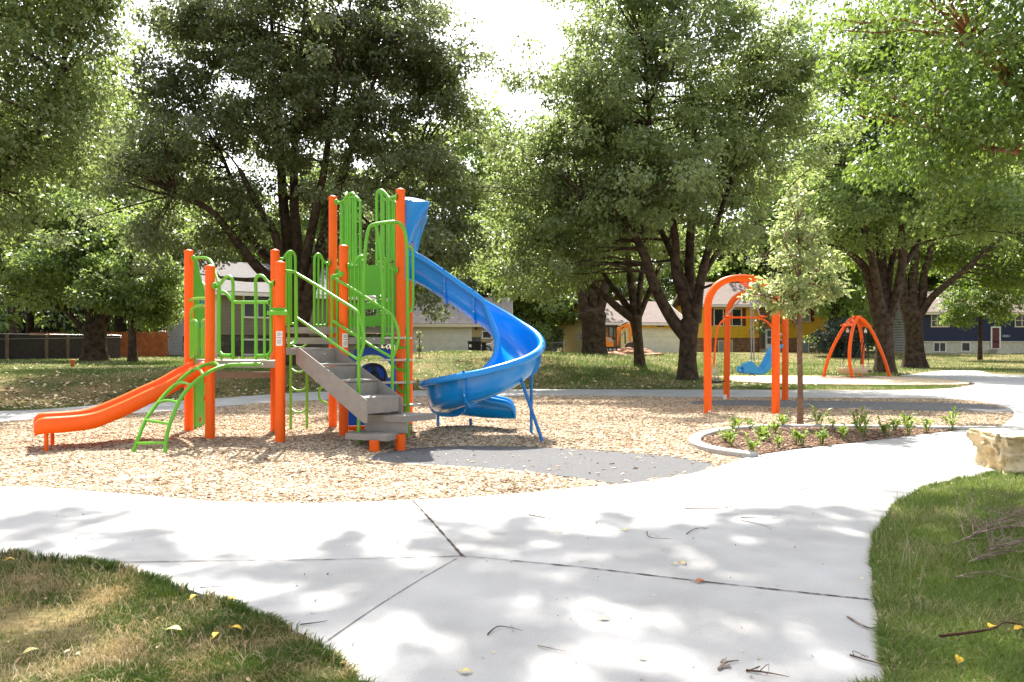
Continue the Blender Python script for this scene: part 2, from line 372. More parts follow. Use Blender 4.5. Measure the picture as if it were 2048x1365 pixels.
# ---------------------------------------------------------------- wood chip surface
def chips_ground():
    m = bpy.data.materials.new('wood_chip_bed'); m.use_nodes = True; nt = m.node_tree; N, L = nt.nodes, nt.links
    b = N['Principled BSDF']; b.inputs['Roughness'].default_value = .9; b.inputs['Specular IOR Level'].default_value = .15
    tc = N.new('ShaderNodeTexCoord'); vo = N.new('ShaderNodeTexVoronoi'); vo.inputs['Scale'].default_value = 34; vo.inputs['Randomness'].default_value = 1
    no = N.new('ShaderNodeTexNoise'); no.inputs['Scale'].default_value = 9; no.inputs['Detail'].default_value = 2
    add = N.new('ShaderNodeVectorMath'); add.operation = 'MULTIPLY_ADD'; add.inputs[1].default_value = (.12, .12, .12)
    L.new(tc.outputs['Object'], no.inputs['Vector']); L.new(no.outputs['Color'], add.inputs[0]); L.new(tc.outputs['Object'], add.inputs[2])
    L.new(add.outputs[0], vo.inputs['Vector'])
    sp = N.new('ShaderNodeSeparateColor'); L.new(vo.outputs['Color'], sp.inputs[0])
    rp = N.new('ShaderNodeValToRGB'); rp.color_ramp.interpolation = 'LINEAR'; e = rp.color_ramp.elements
    e[0].position = 0; e[0].color = (.24, .15, .085, 1); e[1].position = 1; e[1].color = (.74, .63, .47, 1)
    q = rp.color_ramp.elements.new(.4); q.color = (.56, .43, .29, 1)
    L.new(sp.outputs[0], rp.inputs['Fac']); L.new(rp.outputs['Color'], b.inputs['Base Color'])
    bp = N.new('ShaderNodeBump'); bp.inputs['Strength'].default_value = .6; bp.inputs['Distance'].default_value = .02
    L.new(vo.outputs['Distance'], bp.inputs['Height']); L.new(bp.outputs['Normal'], b.inputs['Normal'])
    return m
M['chipbed'] = chips_ground()
PIT_BUMPS = [(-.45, 10.9, 1.0, .5), (-2.6, 9.6, .9, .35), (-1.7, 11.0, 1.3, .4)]
RUB1 = gl([(735,916),(760,908),(800,900.5),(860,895),(960,893.5),(1050,894.5),(1150,899),(1250,906),(1340,914),(1432,930),(1400,945),(1330,958),(1245,969),(1150,956),(1050,945),(950,937),(850,931),(770,926),(742,921)], .02)
RUB2 = gl([(1375,806),(1400,802.3),(1440,801),(1520,801.5),(1600,802),(1700,803),(1800,804.5),(1900,806.5),(1975,810),(2022,820),(2027,827),(1960,825),(1850,822),(1740,819.5),(1640,817),(1560,815),(1480,812.5),(1420,811),(1385,809)], .02)
def seg_dist(px, py, poly):
    d = np.full(px.shape, 1e9); n = len(poly)
    for i in range(n):
        a, b_ = poly[i], poly[(i+1) % n]; ax, ay, bx, by = a[0], a[1], b_[0], b_[1]
        L2 = (bx-ax)**2+(by-ay)**2+1e-12
        t = np.clip(((px-ax)*(bx-ax)+(py-ay)*(by-ay))/L2, 0, 1)
        d = np.minimum(d, np.hypot(px-(ax+t*(bx-ax)), py-(ay+t*(by-ay))))
    return d
def HM(x, y):                                      # wood chip height: raked humps, thin along the edges and the rubber
    h = .014+.05*(vnoise(x, y, .8, 5)-.45)+.03*(vnoise(x, y, .3, 6)-.5)
    for bx, by, r, a in PIT_BUMPS: h = h+.12*a*np.exp(-((x-bx)**2+(y-by)**2)/(r*r))
    for rb in (RUB1, RUB2):
        dd = seg_dist(x, y, rb); inn = inside(x, y, rb)
        h = np.where(inn, np.minimum(h, .004), np.minimum(h, .012+dd*.12))
    dp = seg_dist(x, y, PIT)
    return np.clip(np.minimum(h, .012+dp*.1), .005, .2)
mx0, mx1, my0, my1, st = -20.0, 13.0, 6.0, 22.5, .07
xs = np.arange(mx0, mx1, st); ys = np.arange(my0, my1, st); GX, GY = np.meshgrid(xs, ys); nx, ny = len(xs), len(ys)
ins = inside(GX, GY, PIT).ravel()
ii, jj = np.meshgrid(np.arange(nx-1), np.arange(ny-1)); b = (jj*nx+ii).ravel()
F = np.stack([b, b+1, b+nx+1, b+nx], 1)
F = F[ins[F].any(1)]
used = np.unique(F); remap = np.zeros(nx*ny, int); remap[used] = np.arange(len(used))
x_, y_ = GX.ravel()[used], GY.ravel()[used]
V = np.stack([x_, y_, HM(x_, y_)], 1)
tag(np_mesh('wood_chip_ground', V, remap[F], M['chipbed'], smooth_=True), 'bed of pale wood chips under the play equipment', kind='structure')
rubm = mat('grey_poured_rubber', (.235, .235, .238, 1), .95, .15, 150, .8, 300, spec=.1, col2=(.13, .13, .134, 1))
for nm, rb in (('rubber_path', RUB1), ('rubber_path', RUB2)):
    r = MB(); r.prism([Vector((p.x, p.y, -.02)) for p in smooth(rb+[rb[0]], 3)[:-1]], (0, 0, .044)); tag(r.build(nm, rubm), 'grey rubber access strip laid in the wood chips', kind='structure')

# real chips lying on the bed (denser and finer near the camera)
def chips(name, n, poly, smin, smax, hfun, cmat, label, ymax, power=1.0, exclude=(), strays=0.0):
    out = []; tot = 0
    xs_ = [p[0] for p in poly]; x0, x1 = max(min(xs_), -13), min(max(xs_), 13); y0, y1 = min(p[1] for p in poly), min(max(p[1] for p in poly), ymax)
    while tot < n:
        k = n*3
        y = 1/(1/y0+(1/y1-1/y0)*RNG.random(k))**1.0; x = RNG.uniform(x0, x1, k)
        keep = (np.abs(x) < y*.68+.5); x, y = x[keep], y[keep]
        keep = inside(x, y, poly); x, y = x[keep], y[keep]
        for ex in exclude:
            q = inside(x, y, ex); q &= RNG.random(len(x)) > strays; x, y = x[~q], y[~q]
        out.append(np.stack([x, y], 1)); tot += len(x)
    xy = np.concatenate(out)[:n]; x, y = xy[:, 0], xy[:, 1]
    z = hfun(x, y)+RNG.uniform(.002, .016, n)
    for ex in exclude: z = np.where(inside(x, y, ex), .028, z)
    l = RNG.uniform(smin, smax, n); w = l*RNG.uniform(.18, .5, n); t = RNG.uniform(.003, .009, n)
    a = RNG.uniform(0, 2*np.pi, n); tx, ty = RNG.normal(0, .16, n), RNG.normal(0, .16, n)
    ca, sa = np.cos(a), np.sin(a)
    U = np.stack([ca, sa, tx], 1); U /= np.linalg.norm(U, axis=1)[:, None]
    W = np.stack([-sa, ca, ty], 1); W -= U*(U*W).sum(1)[:, None]; W /= np.linalg.norm(W, axis=1)[:, None]
    Nn = np.cross(U, W); C = np.stack([x, y, z], 1); vs = []
    for sz in (-1, 1):
        for su, sw in ((-1, -1), (1, -.6), (1, 1), (-1, .7)):
            vs.append(C+U*(su*l/2)[:, None]+W*(sw*w/2)[:, None]+Nn*(sz*t/2)[:, None])
    V = np.stack(vs, 1).reshape(-1, 3); bq = (np.arange(n)*8)[:, None]
    F = np.concatenate([bq+np.array(q) for q in ((4,5,6,7), (0,1,5,4), (1,2,6,5), (2,3,7,6), (3,0,4,7))], 0)
    return tag(np_mesh(name, V, F, cmat), label, kind='stuff')
def island_mat(name, stops, rough=.85):
    m = bpy.data.materials.new(name); m.use_nodes = True; nt = m.node_tree; N, L = nt.nodes, nt.links
    b = N['Principled BSDF']; b.inputs['Roughness'].default_value = rough; b.inputs['Specular IOR Level'].default_value = .25
    g = N.new('ShaderNodeNewGeometry'); rp = N.new('ShaderNodeValToRGB'); el = rp.color_ramp.elements
    el[0].position = stops[0][0]; el[0].color = stops[0][1]; el[1].position = stops[-1][0]; el[1].color = stops[-1][1]
    for p_, c_ in stops[1:-1]: q = el.new(p_); q.color = c_
    L.new(g.outputs['Random Per Island'], rp.inputs['Fac']); L.new(rp.outputs['Color'], b.inputs['Base Color'])
    return m
chipm = island_mat('split_wood_chips', [(0, (.12, .06, .03, 1)), (.13, (.30, .19, .11, 1)), (.5, (.48, .365, .245, 1)), (1, (.70, .60, .45, 1))])
# planting bed outline (inside the raised kerb)
KERB = gl([(1500,911),(1465,906.5),(1430,901.5),(1400,895),(1382,888),(1377,881),(1383,873),(1402,866),(1432,860),(1470,855.5),(1520,853),(1600,852),(1700,852.8),(1800,854),(1900,855.3),(1985,856)], .06)
BED = [Vector((p.x, p.y, 0)) for p in smooth(KERB, 3)]+[Vector((p.x, p.y, 0)) for p in reversed(bednear)]
chips('wood_chips', 190000, PIT, .018, .062, HM, chipm, 'loose pale wood chips scattered over the play bed', 21.5, exclude=(RUB1, RUB2, BED), strays=.006)

# raised concrete kerb round the planting bed, soil inside
kb = MB(); ks = smooth(KERB, 6); rings = []
for i, p in enumerate(ks):
    t = (ks[min(i+1, len(ks)-1)]-ks[max(i-1, 0)]).normalized(); s = Vector((t.y, -t.x, 0))
    w = .15; zt = .085
    rings.append([p.xy.to_3d()+s*o+Vector((0, 0, z)) for o, z in ((0, -.05), (0, zt-.012), (.012, zt), (w-.012, zt), (w, zt-.012), (w, -.05))])
kb.sweep(rings, smooth=False, caps=True)
tag(kb.build('planting_bed_kerb', M['concrete']), 'curved pale concrete kerb round the planting bed', 'kerb')
soilm = mat('brown_bark_mulch', srgb(150, 116, 90), .95, .3, 30, .9, 90, spec=.1, col2=srgb(84, 60, 46))
xs = np.arange(2.0, 9, .08); ys = np.arange(9, 13.2, .08); GX, GY = np.meshgrid(xs, ys); nx, ny = len(xs), len(ys)
ins = inside(GX, GY, BED).ravel(); ii, jj = np.meshgrid(np.arange(nx-1), np.arange(ny-1)); b = (jj*nx+ii).ravel()
F = np.stack([b, b+1, b+nx+1, b+nx], 1); F = F[ins[F].all(1)]; used = np.unique(F); remap = np.zeros(nx*ny, int); remap[used] = np.arange(len(used))
x_, y_ = GX.ravel()[used], GY.ravel()[used]
def HB(x, y): return .030+.05*np.clip(seg_dist(x, y, BED), 0, .5)+.02*(vnoise(x, y, .35, 8)-.5)
V = np.stack([x_, y_, HB(x_, y_)], 1)
tag(np_mesh('planting_soil', V, remap[F], soilm, smooth_=True), 'brown mulch inside the planting bed', kind='structure')
chips('bark_mulch', 9000, BED, .015, .05, HB, island_mat('bark_mulch_pieces', [(0, (.09, .05, .03, 1)), (.5, (.28, .17, .11, 1)), (1, (.46, .33, .24, 1))]), 'loose brown bark mulch in the planting bed', 13)

# second wood chip bed under the arched disc swing
B2 = [Vector((p.x, p.y, 0)) for p in gl([(1400,757.5),(1450,755),(1520,754.3),(1650,754.5),(1780,755.5),(1850,758.5),(1900,762.5),(1938,768),(1925,771.5),(1860,772.8),(1760,772.5),(1650,771.5),(1540,770),(1460,766.5),(1410,761)], 0)]
r = MB(); r.prism([Vector((p.x, p.y, .0)) for p in smooth(B2+[B2[0]], 3)[:-1]], (0, 0, .05)); tag(r.build('swing_bed_ground', M['chipbed']), 'second bed of wood chips under the arched swing', kind='structure')
# ---------------------------------------------------------------- the big play structure
PR = .061
play = thing('play_structure', (-2.3, 10.6, 0), 'large orange and green climbing structure with a blue spiral slide', 'play structure')
def post(x, d, ytop, name='post', parent=play, zb=-.05, cap=True, r=PR):
    X = (x-CX)/FPX*d; zt = EYE+(HY-ytop)/FPX*d
    m = MB(); m.lathe((X, d, 0), [(r, zb), (r, zt)], 20)
    o = m.build(name, M['orange'], parent)
    if cap:
        c = MB(); c.lathe((X, d, zt-.012), [(r+.002, 0), (r+.004, .004), (r+.004, .016), (r*.8, .026), (r*.35, .037), (.001, .042)], 20)
        for a in (-2.2, -.9): c.sphere((X+(r+.003)*math.cos(a), d+(r+.003)*math.sin(a), zt-.03), .006, 6)
        c.build('post_cap', M['orange'], o)
    return o, Vector((X, d, 0))
pA, A = post(377.5, 11.3, 503); pB, B = post(420, 10.3, 534); pC, C = post(550, 11.2, 502.5); pD, D = post(560.5, 9.8, 526.5)
pE, E = post(687.3, 10.4, 494); pF, F_ = post(665.8, 11.7, 395); pG, Gp = post(801, 10.6, 381); pI, I_ = post(817.5, 12.2, 489)
post(749, 9.22, 880, 'step_post', cap=False); post(800.8, 9.42, 868, 'step_post', cap=False)

# printed safety labels on two posts
def label_plate(X, d, x, y0, y1, ang, w, parent):
    z0, z1 = EYE+(HY-y1)/FPX*d, EYE+(HY-y0)/FPX*d
    def arc(r, a0, a1, za, zb, mb):
        n = 8; mb.sweep([[Vector((X+r*math.sin(a), d-r*math.cos(a), za)), Vector((X+r*math.sin(a), d-r*math.cos(a), zb))] for a in np.linspace(a0, a1, n)], smooth=True)
    da = w/PR/2
    m = MB(); arc(PR+.0015, ang-da, ang+da, z0, z1, m); o = m.build('safety_label', M['sticker'], parent)
    h = z1-z0
    m = MB(); arc(PR+.003, ang-da*.82, ang+da*.82, z0+h*.535, z0+h*.575, m); m.build('red_bar', M['stickred'], o)
    for k, (u, v) in enumerate(((.89, .5), (.84, .6), (.79, .7), (.74, .4), (.70, .66), (.43, .7), (.37, .6), (.31, .7), (.25, .66), (.19, .5), (.13, .62))):
        m = MB(); arc(PR+.003, ang-da*v, ang+da*v, z0+h*u-.003, z0+h*u+.003, m); m.build('lettering', M['stickgrey'], o)
label_plate(D.x, D.y, 560, 663, 692, .05, .078, pD)
label_plate(E.x, E.y, 690, 667.5, 695, .55, .075, pE)

# decks with folded edges
def deck(name, pts, z, t=.085, mat_=None):
    m = MB(); q = [Vector((p[0], p[1], z-t)) for p in pts]; m.prism(q, (0, 0, t))
    return m.build(name, mat_ or M['deck'], play)
def off(p, dx, dy): return (p.x+dx, p.y+dy)
d1 = deck('deck', [off(A, .08, .02), off(B, .08, 0), off(D, -.02, .08), off(C, -.04, 0)], 1.062)
lo = MB(); lo.beam(P(432, 750, 11.0), P(545, 750, 11.25), .05, .082); lo.build('lower_beam', M['deck'], play)
mid = deck('deck', [(D.x+.065, D.y+.05), (E.x-.06, E.y+.10), (E.x+.03, 10.95), (P(572, 0, 10.95).x, 10.95)], 1.222)
st2 = deck('deck', [(P(572, 0, 10.95).x, 10.955), (E.x+.04, 10.955), (E.x+.06, E.y+.0), (Gp.x-.05, Gp.y-.02), (Gp.x-.02, 11.25), (P(572, 0, 11.25).x, 11.25)], 1.362, .088)
st3 = deck('deck', [(P(572, 0, 11.25).x, 11.255), (Gp.x-.02, 11.255), (I_.x-.05, I_.y), (F_.x+.05, F_.y+.06), (C.x+.1, 11.75)], 1.512, .08)
up = deck('deck', [(F_.x+.07, F_.y-.05), (Gp.x-.05, Gp.y+.07), (I_.x-.02, I_.y-.07), (I_.x-.1, I_.y+.1), (F_.x+.1, F_.y+.4)], 2.33, .085)
for x, y, d in ((763, 682, 10.52), (502, 729.5, 9.98), (525, 729.5, 9.93), (577, 705.5, 9.95), (623, 659, 11.2), (748, 679, 10.48)):
    MB().sphere(P(x, y, d-.02), .013, 8).build('bolt', M['bolt'], play)

# straight enclosure panel with toe holes, between two tall posts under the upper deck
pn0, pn1 = Vector((F_.x+.07, F_.y-.06, 0)), Vector((Gp.x-.06, Gp.y+.06, 0)); pdir = (pn1-pn0).normalized(); pnrm = Vector((pdir.y, -pdir.x, 0))
L_ = (pn1-pn0).length
def pan(u0, u1, z0, z1, mb): mb.prism([pn0+pdir*u0+Vector((0, 0, z0)), pn0+pdir*u1+Vector((0, 0, z0)), pn0+pdir*u1+Vector((0, 0, z1)), pn0+pdir*u0+Vector((0, 0, z1))], pnrm*.02)
mp_ = MB(); z0, z1 = 1.515, 2.36
hz1, hz2 = (1.66, 1.755), (1.85, 1.945)
pan(0, L_, z0, hz1[0], mp_); pan(0, L_, hz1[1], hz2[0], mp_); pan(0, L_, hz2[1], z1, mp_)
for zz in (hz1, hz2):
    for u0, u1 in ((0, .12), (L_*.42, L_*.47), (L_*.70, L_*.74), (L_-.12, L_)): pan(u0, u1, zz[0], zz[1], mp_)
wp = mp_.build('toe_hole_panel', M['panel_green'], play)
for u in (.2, .75, 1.15): MB().sphere(pn0+pdir*u+pnrm*.024+Vector((0, 0, z1-.04)), .011, 8).build('bolt', M['bolt'], wp)

# tube barriers traced as bent pipes in their real planes
RT, RS = .021, .0165
def bar(lines, d0, d1, x0, x1, name, mat_='green', parent=play):
    m = MB()
    for L in lines:
        r = L[0] if not isinstance(L[0], tuple) else RT; pts = L[1:] if not isinstance(L[0], tuple) else L
        w = [P(x, y, lerp(d0, d1, (x-x0)/(x1-x0))) for x, y in pts]
        m.tube(smooth(w, 4) if len(w) > 2 else w, r, 8)
    return m.build(name, M[mat_], parent)
class FL:
    def __init__(s): s.items = []
    def build(s, name, mat_, parent):
        for m_ in s.items: m_.build(name, mat_, parent)
def flange(mb, c, axis):
    if isinstance(mb, FL): mb.items.append(MB()); mb = mb.items[-1]
    axis = Vector(axis).normalized(); q = axis.to_track_quat('Z', 'Y').to_matrix()
    mb.lathe(c, [(.001, .012), (.036, .012), (.042, .006), (.042, -.004)], 14, q)
def pk(*xs, y0, y1): return [[RS, (x, y0), (x, y1)] for x in xs]
bd = bar([[(427,572),(437,572),(444,564),(450,556.5),(457,553.5),(463,557),(466,567),(466,580),(466,720)],
     [.026,(438,574),(438,600),(438,697),(440.5,706),(446,711),(463,712)],
     [(440,584),(449,584.5),(456,591),(463,600),(470,604.5),(485,605),(539,605)],
     [(547,567),(539,567),(532,560),(526,553.5),(518,551.3),(513,555.5),(511,565),(511.5,580),(512,720)],
     [(542,571),(542,600),(542,697),(539.5,706),(534,711),(512,712)],
     [RS,(485,605),(485,719)],[RS,(529,605),(529,719)],[RS,(443,710),(443,721)],[RS,(536,711),(536,721)]],
    B.y-.02, D.y+.0, 430, 552, 'tube_barrier')
fl = FL(); flange(fl, P(429, 572, B.y-.05), (1, -.5, 0)); flange(fl, P(549, 567, D.y+.0), (-1, .2, 0)); flange(fl, P(539.5, 605, D.y+.05), (-1, .2, 0)); fl.build('flange', M['green'], bd)
sb = bar([[(388,517),(400,516),(412,516.5),(420,521),(426,532),(431,548),(437,566)]], A.y-.02, B.y+.05, 386, 437, 'slide_crossbar')
fl = FL(); flange(fl, P(388, 517, A.y-.07), (1, -.7, 0)); fl.build('flange', M['green'], sb)
sr = bar([[(379,602),(386,598.5),(396,597.5),(410,597.5),(424,600)], [(382,717),(382,640),(383,622),(388,615),(398,612.5),(414,611)],
     [(383,643),(388,641),(393,646),(393.5,670),(392.5,700),(388,712),(383,716)], [RS,(386,643),(386,714)],[RS,(390,645),(390,712)],
     [(405,716),(405,660),(404.5,645),(408,641),(414,642)],[RS,(409,645),(409,712)]], A.y-.1, B.y+.1, 382, 420, 'slide_side_rail')
cf = bar([[(559,517.5),(566,518),(573,509),(578,504.5),(583,503.8),(588,508),(590.5,517),(591,540),(591,648)],[RS,(570,648),(591,648)],
     [RS,(573,511),(573,653)],[RS,(582,505),(582,648)],[RS,(578,507),(578,648)],[RS,(590,648),(590,656)]], C.y+.02, C.y+.2, 555, 595, 'tube_barrier')
cf2 = bar([[(629,655),(629,540),(629.5,517),(632,511),(636,508.7),(641,512),(647,523),(652,527),(659,526.5)],[RS,(631,651),(648,651),(653,648),(654.5,640),(654.5,530)],
     [RS,(637,509),(637,651)],[RS,(645.5,521),(645.5,651)]], 11.55, F_.y-.03, 629, 659, 'tube_barrier')
fl = FL(); flange(fl, P(658.5, 526.5, F_.y-.08), (-1, -.6, 0)); fl.build('flange', M['green'], cf2)
gate = bar([[(592,548),(592.5,580),(592.5,672),(590.5,682),(585,688),(577,690.5)],[(577,690.5),(577,704)],[RS,(577.5,628),(577.5,704)]], D.y+.06, D.y+.25, 570, 594, 'stair_side_frame')
eg = bar([[(697,533),(707,532),(713,521),(718,515),(723,513),(729,514.5)],
     [(765,517.5),(770,519),(774,526),(780,536),(787,541.5),(794,541)],
     [RS,(701,530),(701,668)],[RS,(709,530),(709,668)],[RS,(717,516),(717,668)],[RS,(722.5,514),(722.5,690)],
     [RS,(770,520),(770,670)],[RS,(777,531),(777,670)],[RS,(784.5,540),(785,672)],[RS,(697,668),(718,668)],[RS,(763,670),(781,670),(785,664)]],
     E.y-.03, Gp.y-.04, 690, 798, 'tube_barrier')
fl = FL(); flange(fl, P(793.5, 541, Gp.y-.07), (-1, -.5, 0)); flange(fl, P(697, 533, E.y-.04), (1, 0, 0)); fl.build('flange', M['green'], eg)
UX0, UX1 = 668, 797
ub = bar([[(673,404.5),(680,405.5),(687,402),(694,394),(701,387.5),(707,388.5),(711,397),(711.5,420),(711.5,529)],
     [(688,408),(695,401),(704,394.5),(713,395),(718.5,402),(720.5,415),(720.5,529)],
     [.03,(683.5,407),(683.5,530)],[RS,(691,399),(691,530)],[RS,(695.5,395),(695.5,530)],[RS,(700.5,390),(700.5,530)],[RS,(706,391),(706,530)],[RS,(686,529.5),(722,528.5)]],
     F_.y-.05, Gp.y+.02, UX0, UX1, 'tube_barrier')
fl = FL(); flange(fl, P(673, 404.5, F_.y-.1), (1, -.8, 0)); fl.build('flange', M['green'], ub)
ub2 = bar([[(792,394.5),(784,395.5),(778,396),(771,387.5),(766,382.5),(760,381),(755.5,385.5),(753.5,396),(753.6,430),(753.7,529)],
     [(792,407),(787,403),(780,397.5),(773,397.5),(768.5,403),(767.5,415),(767.5,525)],
     [.028,(764.5,384),(764.5,524)],[RS,(774.5,394),(774.5,524)],[.026,(779,399),(779,524)],[RS,(785.5,402),(785,510),(782,519),(777,524.5)],[RS,(789.5,405),(789.5,528)],[RS,(755,525),(778,524)]],
     F_.y-.05, Gp.y+.02, UX0, UX1, 'tube_barrier')
fl = FL(); flange(fl, P(792, 394.5, Gp.y-.05), (-1, -.3, 0)); fl.build('flange', M['green'], ub2)

# curved step climber with its arched handrail on the right of the tower
cl = bar([[.023,(816,886),(815.8,800),(815.5,640),(814.5,520),(812.5,480),(807,457),(797,446),(782,444.5),(765,446.5),(750,449),(741.5,452.5),(736.5,462),(731.5,490),(728,550),(727,620),(727,692)],
     [(750,449),(755,468),(760,500),(764,560),(765.5,620),(765.5,690)],
     [RS,(816.5,493),(822,495),(825.5,502),(826,520),(826,600),(824.5,617),(820,624),(816,626)]], 10.2, 10.3, 730, 818, 'climber_handrail')
cs = bar([[.02,(792,683),(794,691),(799,695),(806,696),(814,695.5)],[.02,(789,731),(793,737),(800,740.5),(808,740.5),(815,738.5)],[.02,(793,766),(796,776),(802,783),(810,785.5),(819,784)],[.02,(810.5,724),(810,760),(810.5,826)]], 10.5, 10.42, 790, 816, 'climber_stringer')
for x0, x1, y in ((777, 815, 676.5), (768, 817, 720.5), (765, 823, 765.5), (795, 838, 810)):
    m = MB(); a, b = P(x0, y, 10.55), P(x1, y, 10.4); m.beam(a, b, .22, .026, bev=.008); m.build('climber_step', M['offwhite'], play)

# staircase
u = Vector((.815, -.58, 0)); t = Vector((.58, .815, 0)); SW = .6
s0 = P(592, 697, 9.96); s0.z = 1.225
RUN, RISE = .375, .192
Ls = RUN*3+.12
stair = MB()
def stringer(o0):
    sl = RISE/RUN; top0 = o0+Vector((0, 0, 0))
    pts = [top0, top0+u*.06, top0+u*(Ls)+Vector((0, 0, -sl*(Ls-.06))), top0+u*Ls+Vector((0, 0, -sl*Ls-.225)), top0+u*(Ls-.06)+Vector((0, 0, -sl*Ls-.235)), top0+Vector((0, 0, -.2))]
    return pts
m = MB(); m.prism(stringer(s0), t*.012); so = m.build('stair_stringer', M['deck'], play)
m = MB(); m.prism(stringer(s0+t*(SW-.012)), t*.012); m.build('stair_stringer', M['deck'], play)
for k in range(1, 4):
    o = s0+t*.012+u*(RUN*(k-1)+.06); z = 1.222-RISE*k
    m = MB(); c = o+t*((SW-.024)/2)+u*(RUN/2+.01); m.box((c.x, c.y, z-.0125), (RUN+.02, SW-.026, .025), rz=math.atan2(u.y, u.x), bev=.005)
    q = o+t*((SW-.024)/2)+u*.004; m.box((q.x, q.y, z+RISE/2-.02), (.014, SW-.028, RISE-.03), rz=math.atan2(u.y, u.x))
    so2 = m.build('stair_tread', M['deck'], play)
    if k == 1:
        bb = MB(); bb.sphere(q+u*.012+t*.1+Vector((0, 0, z+RISE*.6-q.z)), .012, 8); bb.build('bolt', M['bolt'], so2)
m = MB(); o = s0+u*(Ls-.05)+t*(SW/2); m.box((o.x, o.y, 1.222-RISE*3-.1), (.014, SW-.03, .18), rz=math.atan2(u.y, u.x)); m.build('stair_riser', M['deck'], play)
# two corner landing pods at the foot of the stair
def pod(name, cpx, d, lpx, dl, rpx, dr, thick, back):
    c, l, r_ = P(*cpx, d), P(*lpx, dl), P(*rpx, dr); z = c.z
    l.z = r_.z = z; bk = l+(r_-c)*back
    m = MB(); m.prism([Vector((p.x, p.y, z-thick)) for p in (l, c, r_, bk)], (0, 0, thick)); return m.build(name, M['deck'], play), c, l, r_
p1, c1, l1, r1 = pod('landing_step', (811, 833), 9.42, (727, 829.5), 9.66, (872, 826.5), 9.86, .075, .9)
p2, c2, l2, r2 = pod('bottom_step', (774, 871.5), 9.15, (690.5, 867), 9.38, (811, 864), 9.6, .068, 1.0)
m = MB(); ins_ = (r1-c1).normalized()*.02
m.prism([l1+ins_+Vector((0,0,-.076)), c1+ins_+Vector((0,0,-.076)), c1+ins_+Vector((0,0,-.205)), l1+ins_+Vector((0,0,-.205))], (r1-c1).normalized()*.02)
ri = m.build('landing_riser', M['deck'], play)
for f in (.16, .79): MB().lathe(l1.lerp(c1, f)+ins_+Vector((0, 0, -.10)), [(.001, .012), (.012, .012), (.016, .006), (.017, 0)], 12, ((l1-c1).normalized().cross(Vector((0,0,1)))).to_track_quat('Z', 'Y').to_matrix()).build('bolt', M['bolt'], ri)
# stair handrails
def rail(px, ds, r=.019, mb=None):
    n = len(px); pts = [P(x, y, d) for (x, y), d in zip(px, ds)]
    mb.tube(smooth(pts, 4) if n > 2 else pts, r, 8)
hr = MB()
rail([(571,542.5),(583,543.5),(591,546),(599,551),(640,575.5),(680,600.5),(709,619),(716,627),(720,640),(726,660),(728,680),(725,698),(718,718)], [9.85,9.95,10.02,10.0,9.85,9.7,9.58,9.54,9.52,9.5,9.48,9.48,9.5], mb=hr)
rail([(593.5,636),(620,654),(660,682),(690,703),(718,721)], [10.03,9.92,9.75,9.62,9.5], mb=hr)
rail([(716.5,628),(717.5,700),(717.5,780),(717.7,900)], [9.52,9.5,9.5,9.5], .021, mb=hr)
hr.build('stair_handrail', M['green'], play)
hr = MB()
rail([(681,549),(672,551),(665.5,552),(668,556),(700,575),(740,600),(775,623.5),(784,631),(790,642),(796,660),(797.5,675),(794,695),(786,715)], [10.34,10.34,10.36,10.36,10.24,10.1,9.97,9.95,9.93,9.9,9.88,9.88,9.9], mb=hr)
rail([(664,641),(690,658),(715,674),(750,696),(786,717)], [10.36,10.26,10.16,10.03,9.9], mb=hr)
rail([(785.5,632),(785,700),(784.5,780),(784.5,893)], [9.95,9.9,9.9,9.9], .021, mb=hr)
rail([(664,553),(664,640),(663.5,690)], [10.36,10.36,10.36], mb=hr); rail([(675,558),(675,690)], [10.45,10.45], RS, mb=hr)
flange(hr, P(681, 549, E.y-.07), (0, -1, 0))
hr.build('stair_handrail', M['green'], play)
# small tray bracket clamped on the front post
m = MB(); zt = EYE+(HY-622)/FPX*D.y
m.prism([(D.x-.075, D.y-.06, zt), (D.x+.085, D.y-.06, zt), (D.x+.125, D.y-.13, zt-.035), (D.x-.12, D.y-.13, zt-.035)], (0, 0, .012))
m.box((D.x+.002, D.y-.132, zt-.034), (.25, .012, .05), bev=.004); m.box((D.x, D.y-.063, zt+.01), (.16, .006, .05))
m.build('bracket_shelf', M['green'], play)

# far-side rung climbers behind the decks
m = MB()
for x in (581.5, 614): m.tube([P(x, 700, 11.75), P(x, 863, 11.75)], .021, 8)
for y in (692, 741, 778, 822): m.tube(smooth([P(582, y-4, 11.75), P(590, y+2, 11.7), P(598, y+3.5, 11.68), P(606, y+2, 11.7), P(614, y-4, 11.75)], 4), .014, 8)
m.build('rung_climber', M['green'], play)
m = MB(); m.tube(smooth([P(652, 770, 11.9), P(641, 777, 11.9), P(637.5, 788, 11.9), P(641, 800, 11.9), P(654, 808, 11.9)], 5), .018, 8); m.build('loop_handhold', M['green'], play); m = MB()
m.tube(smooth([P(696, 697, 11.5), P(707, 696, 11.5), P(715, 692, 11.5), P(722, 686, 11.5)], 4), .018, 8)
m.build('loop_handhold', M['green'], play)

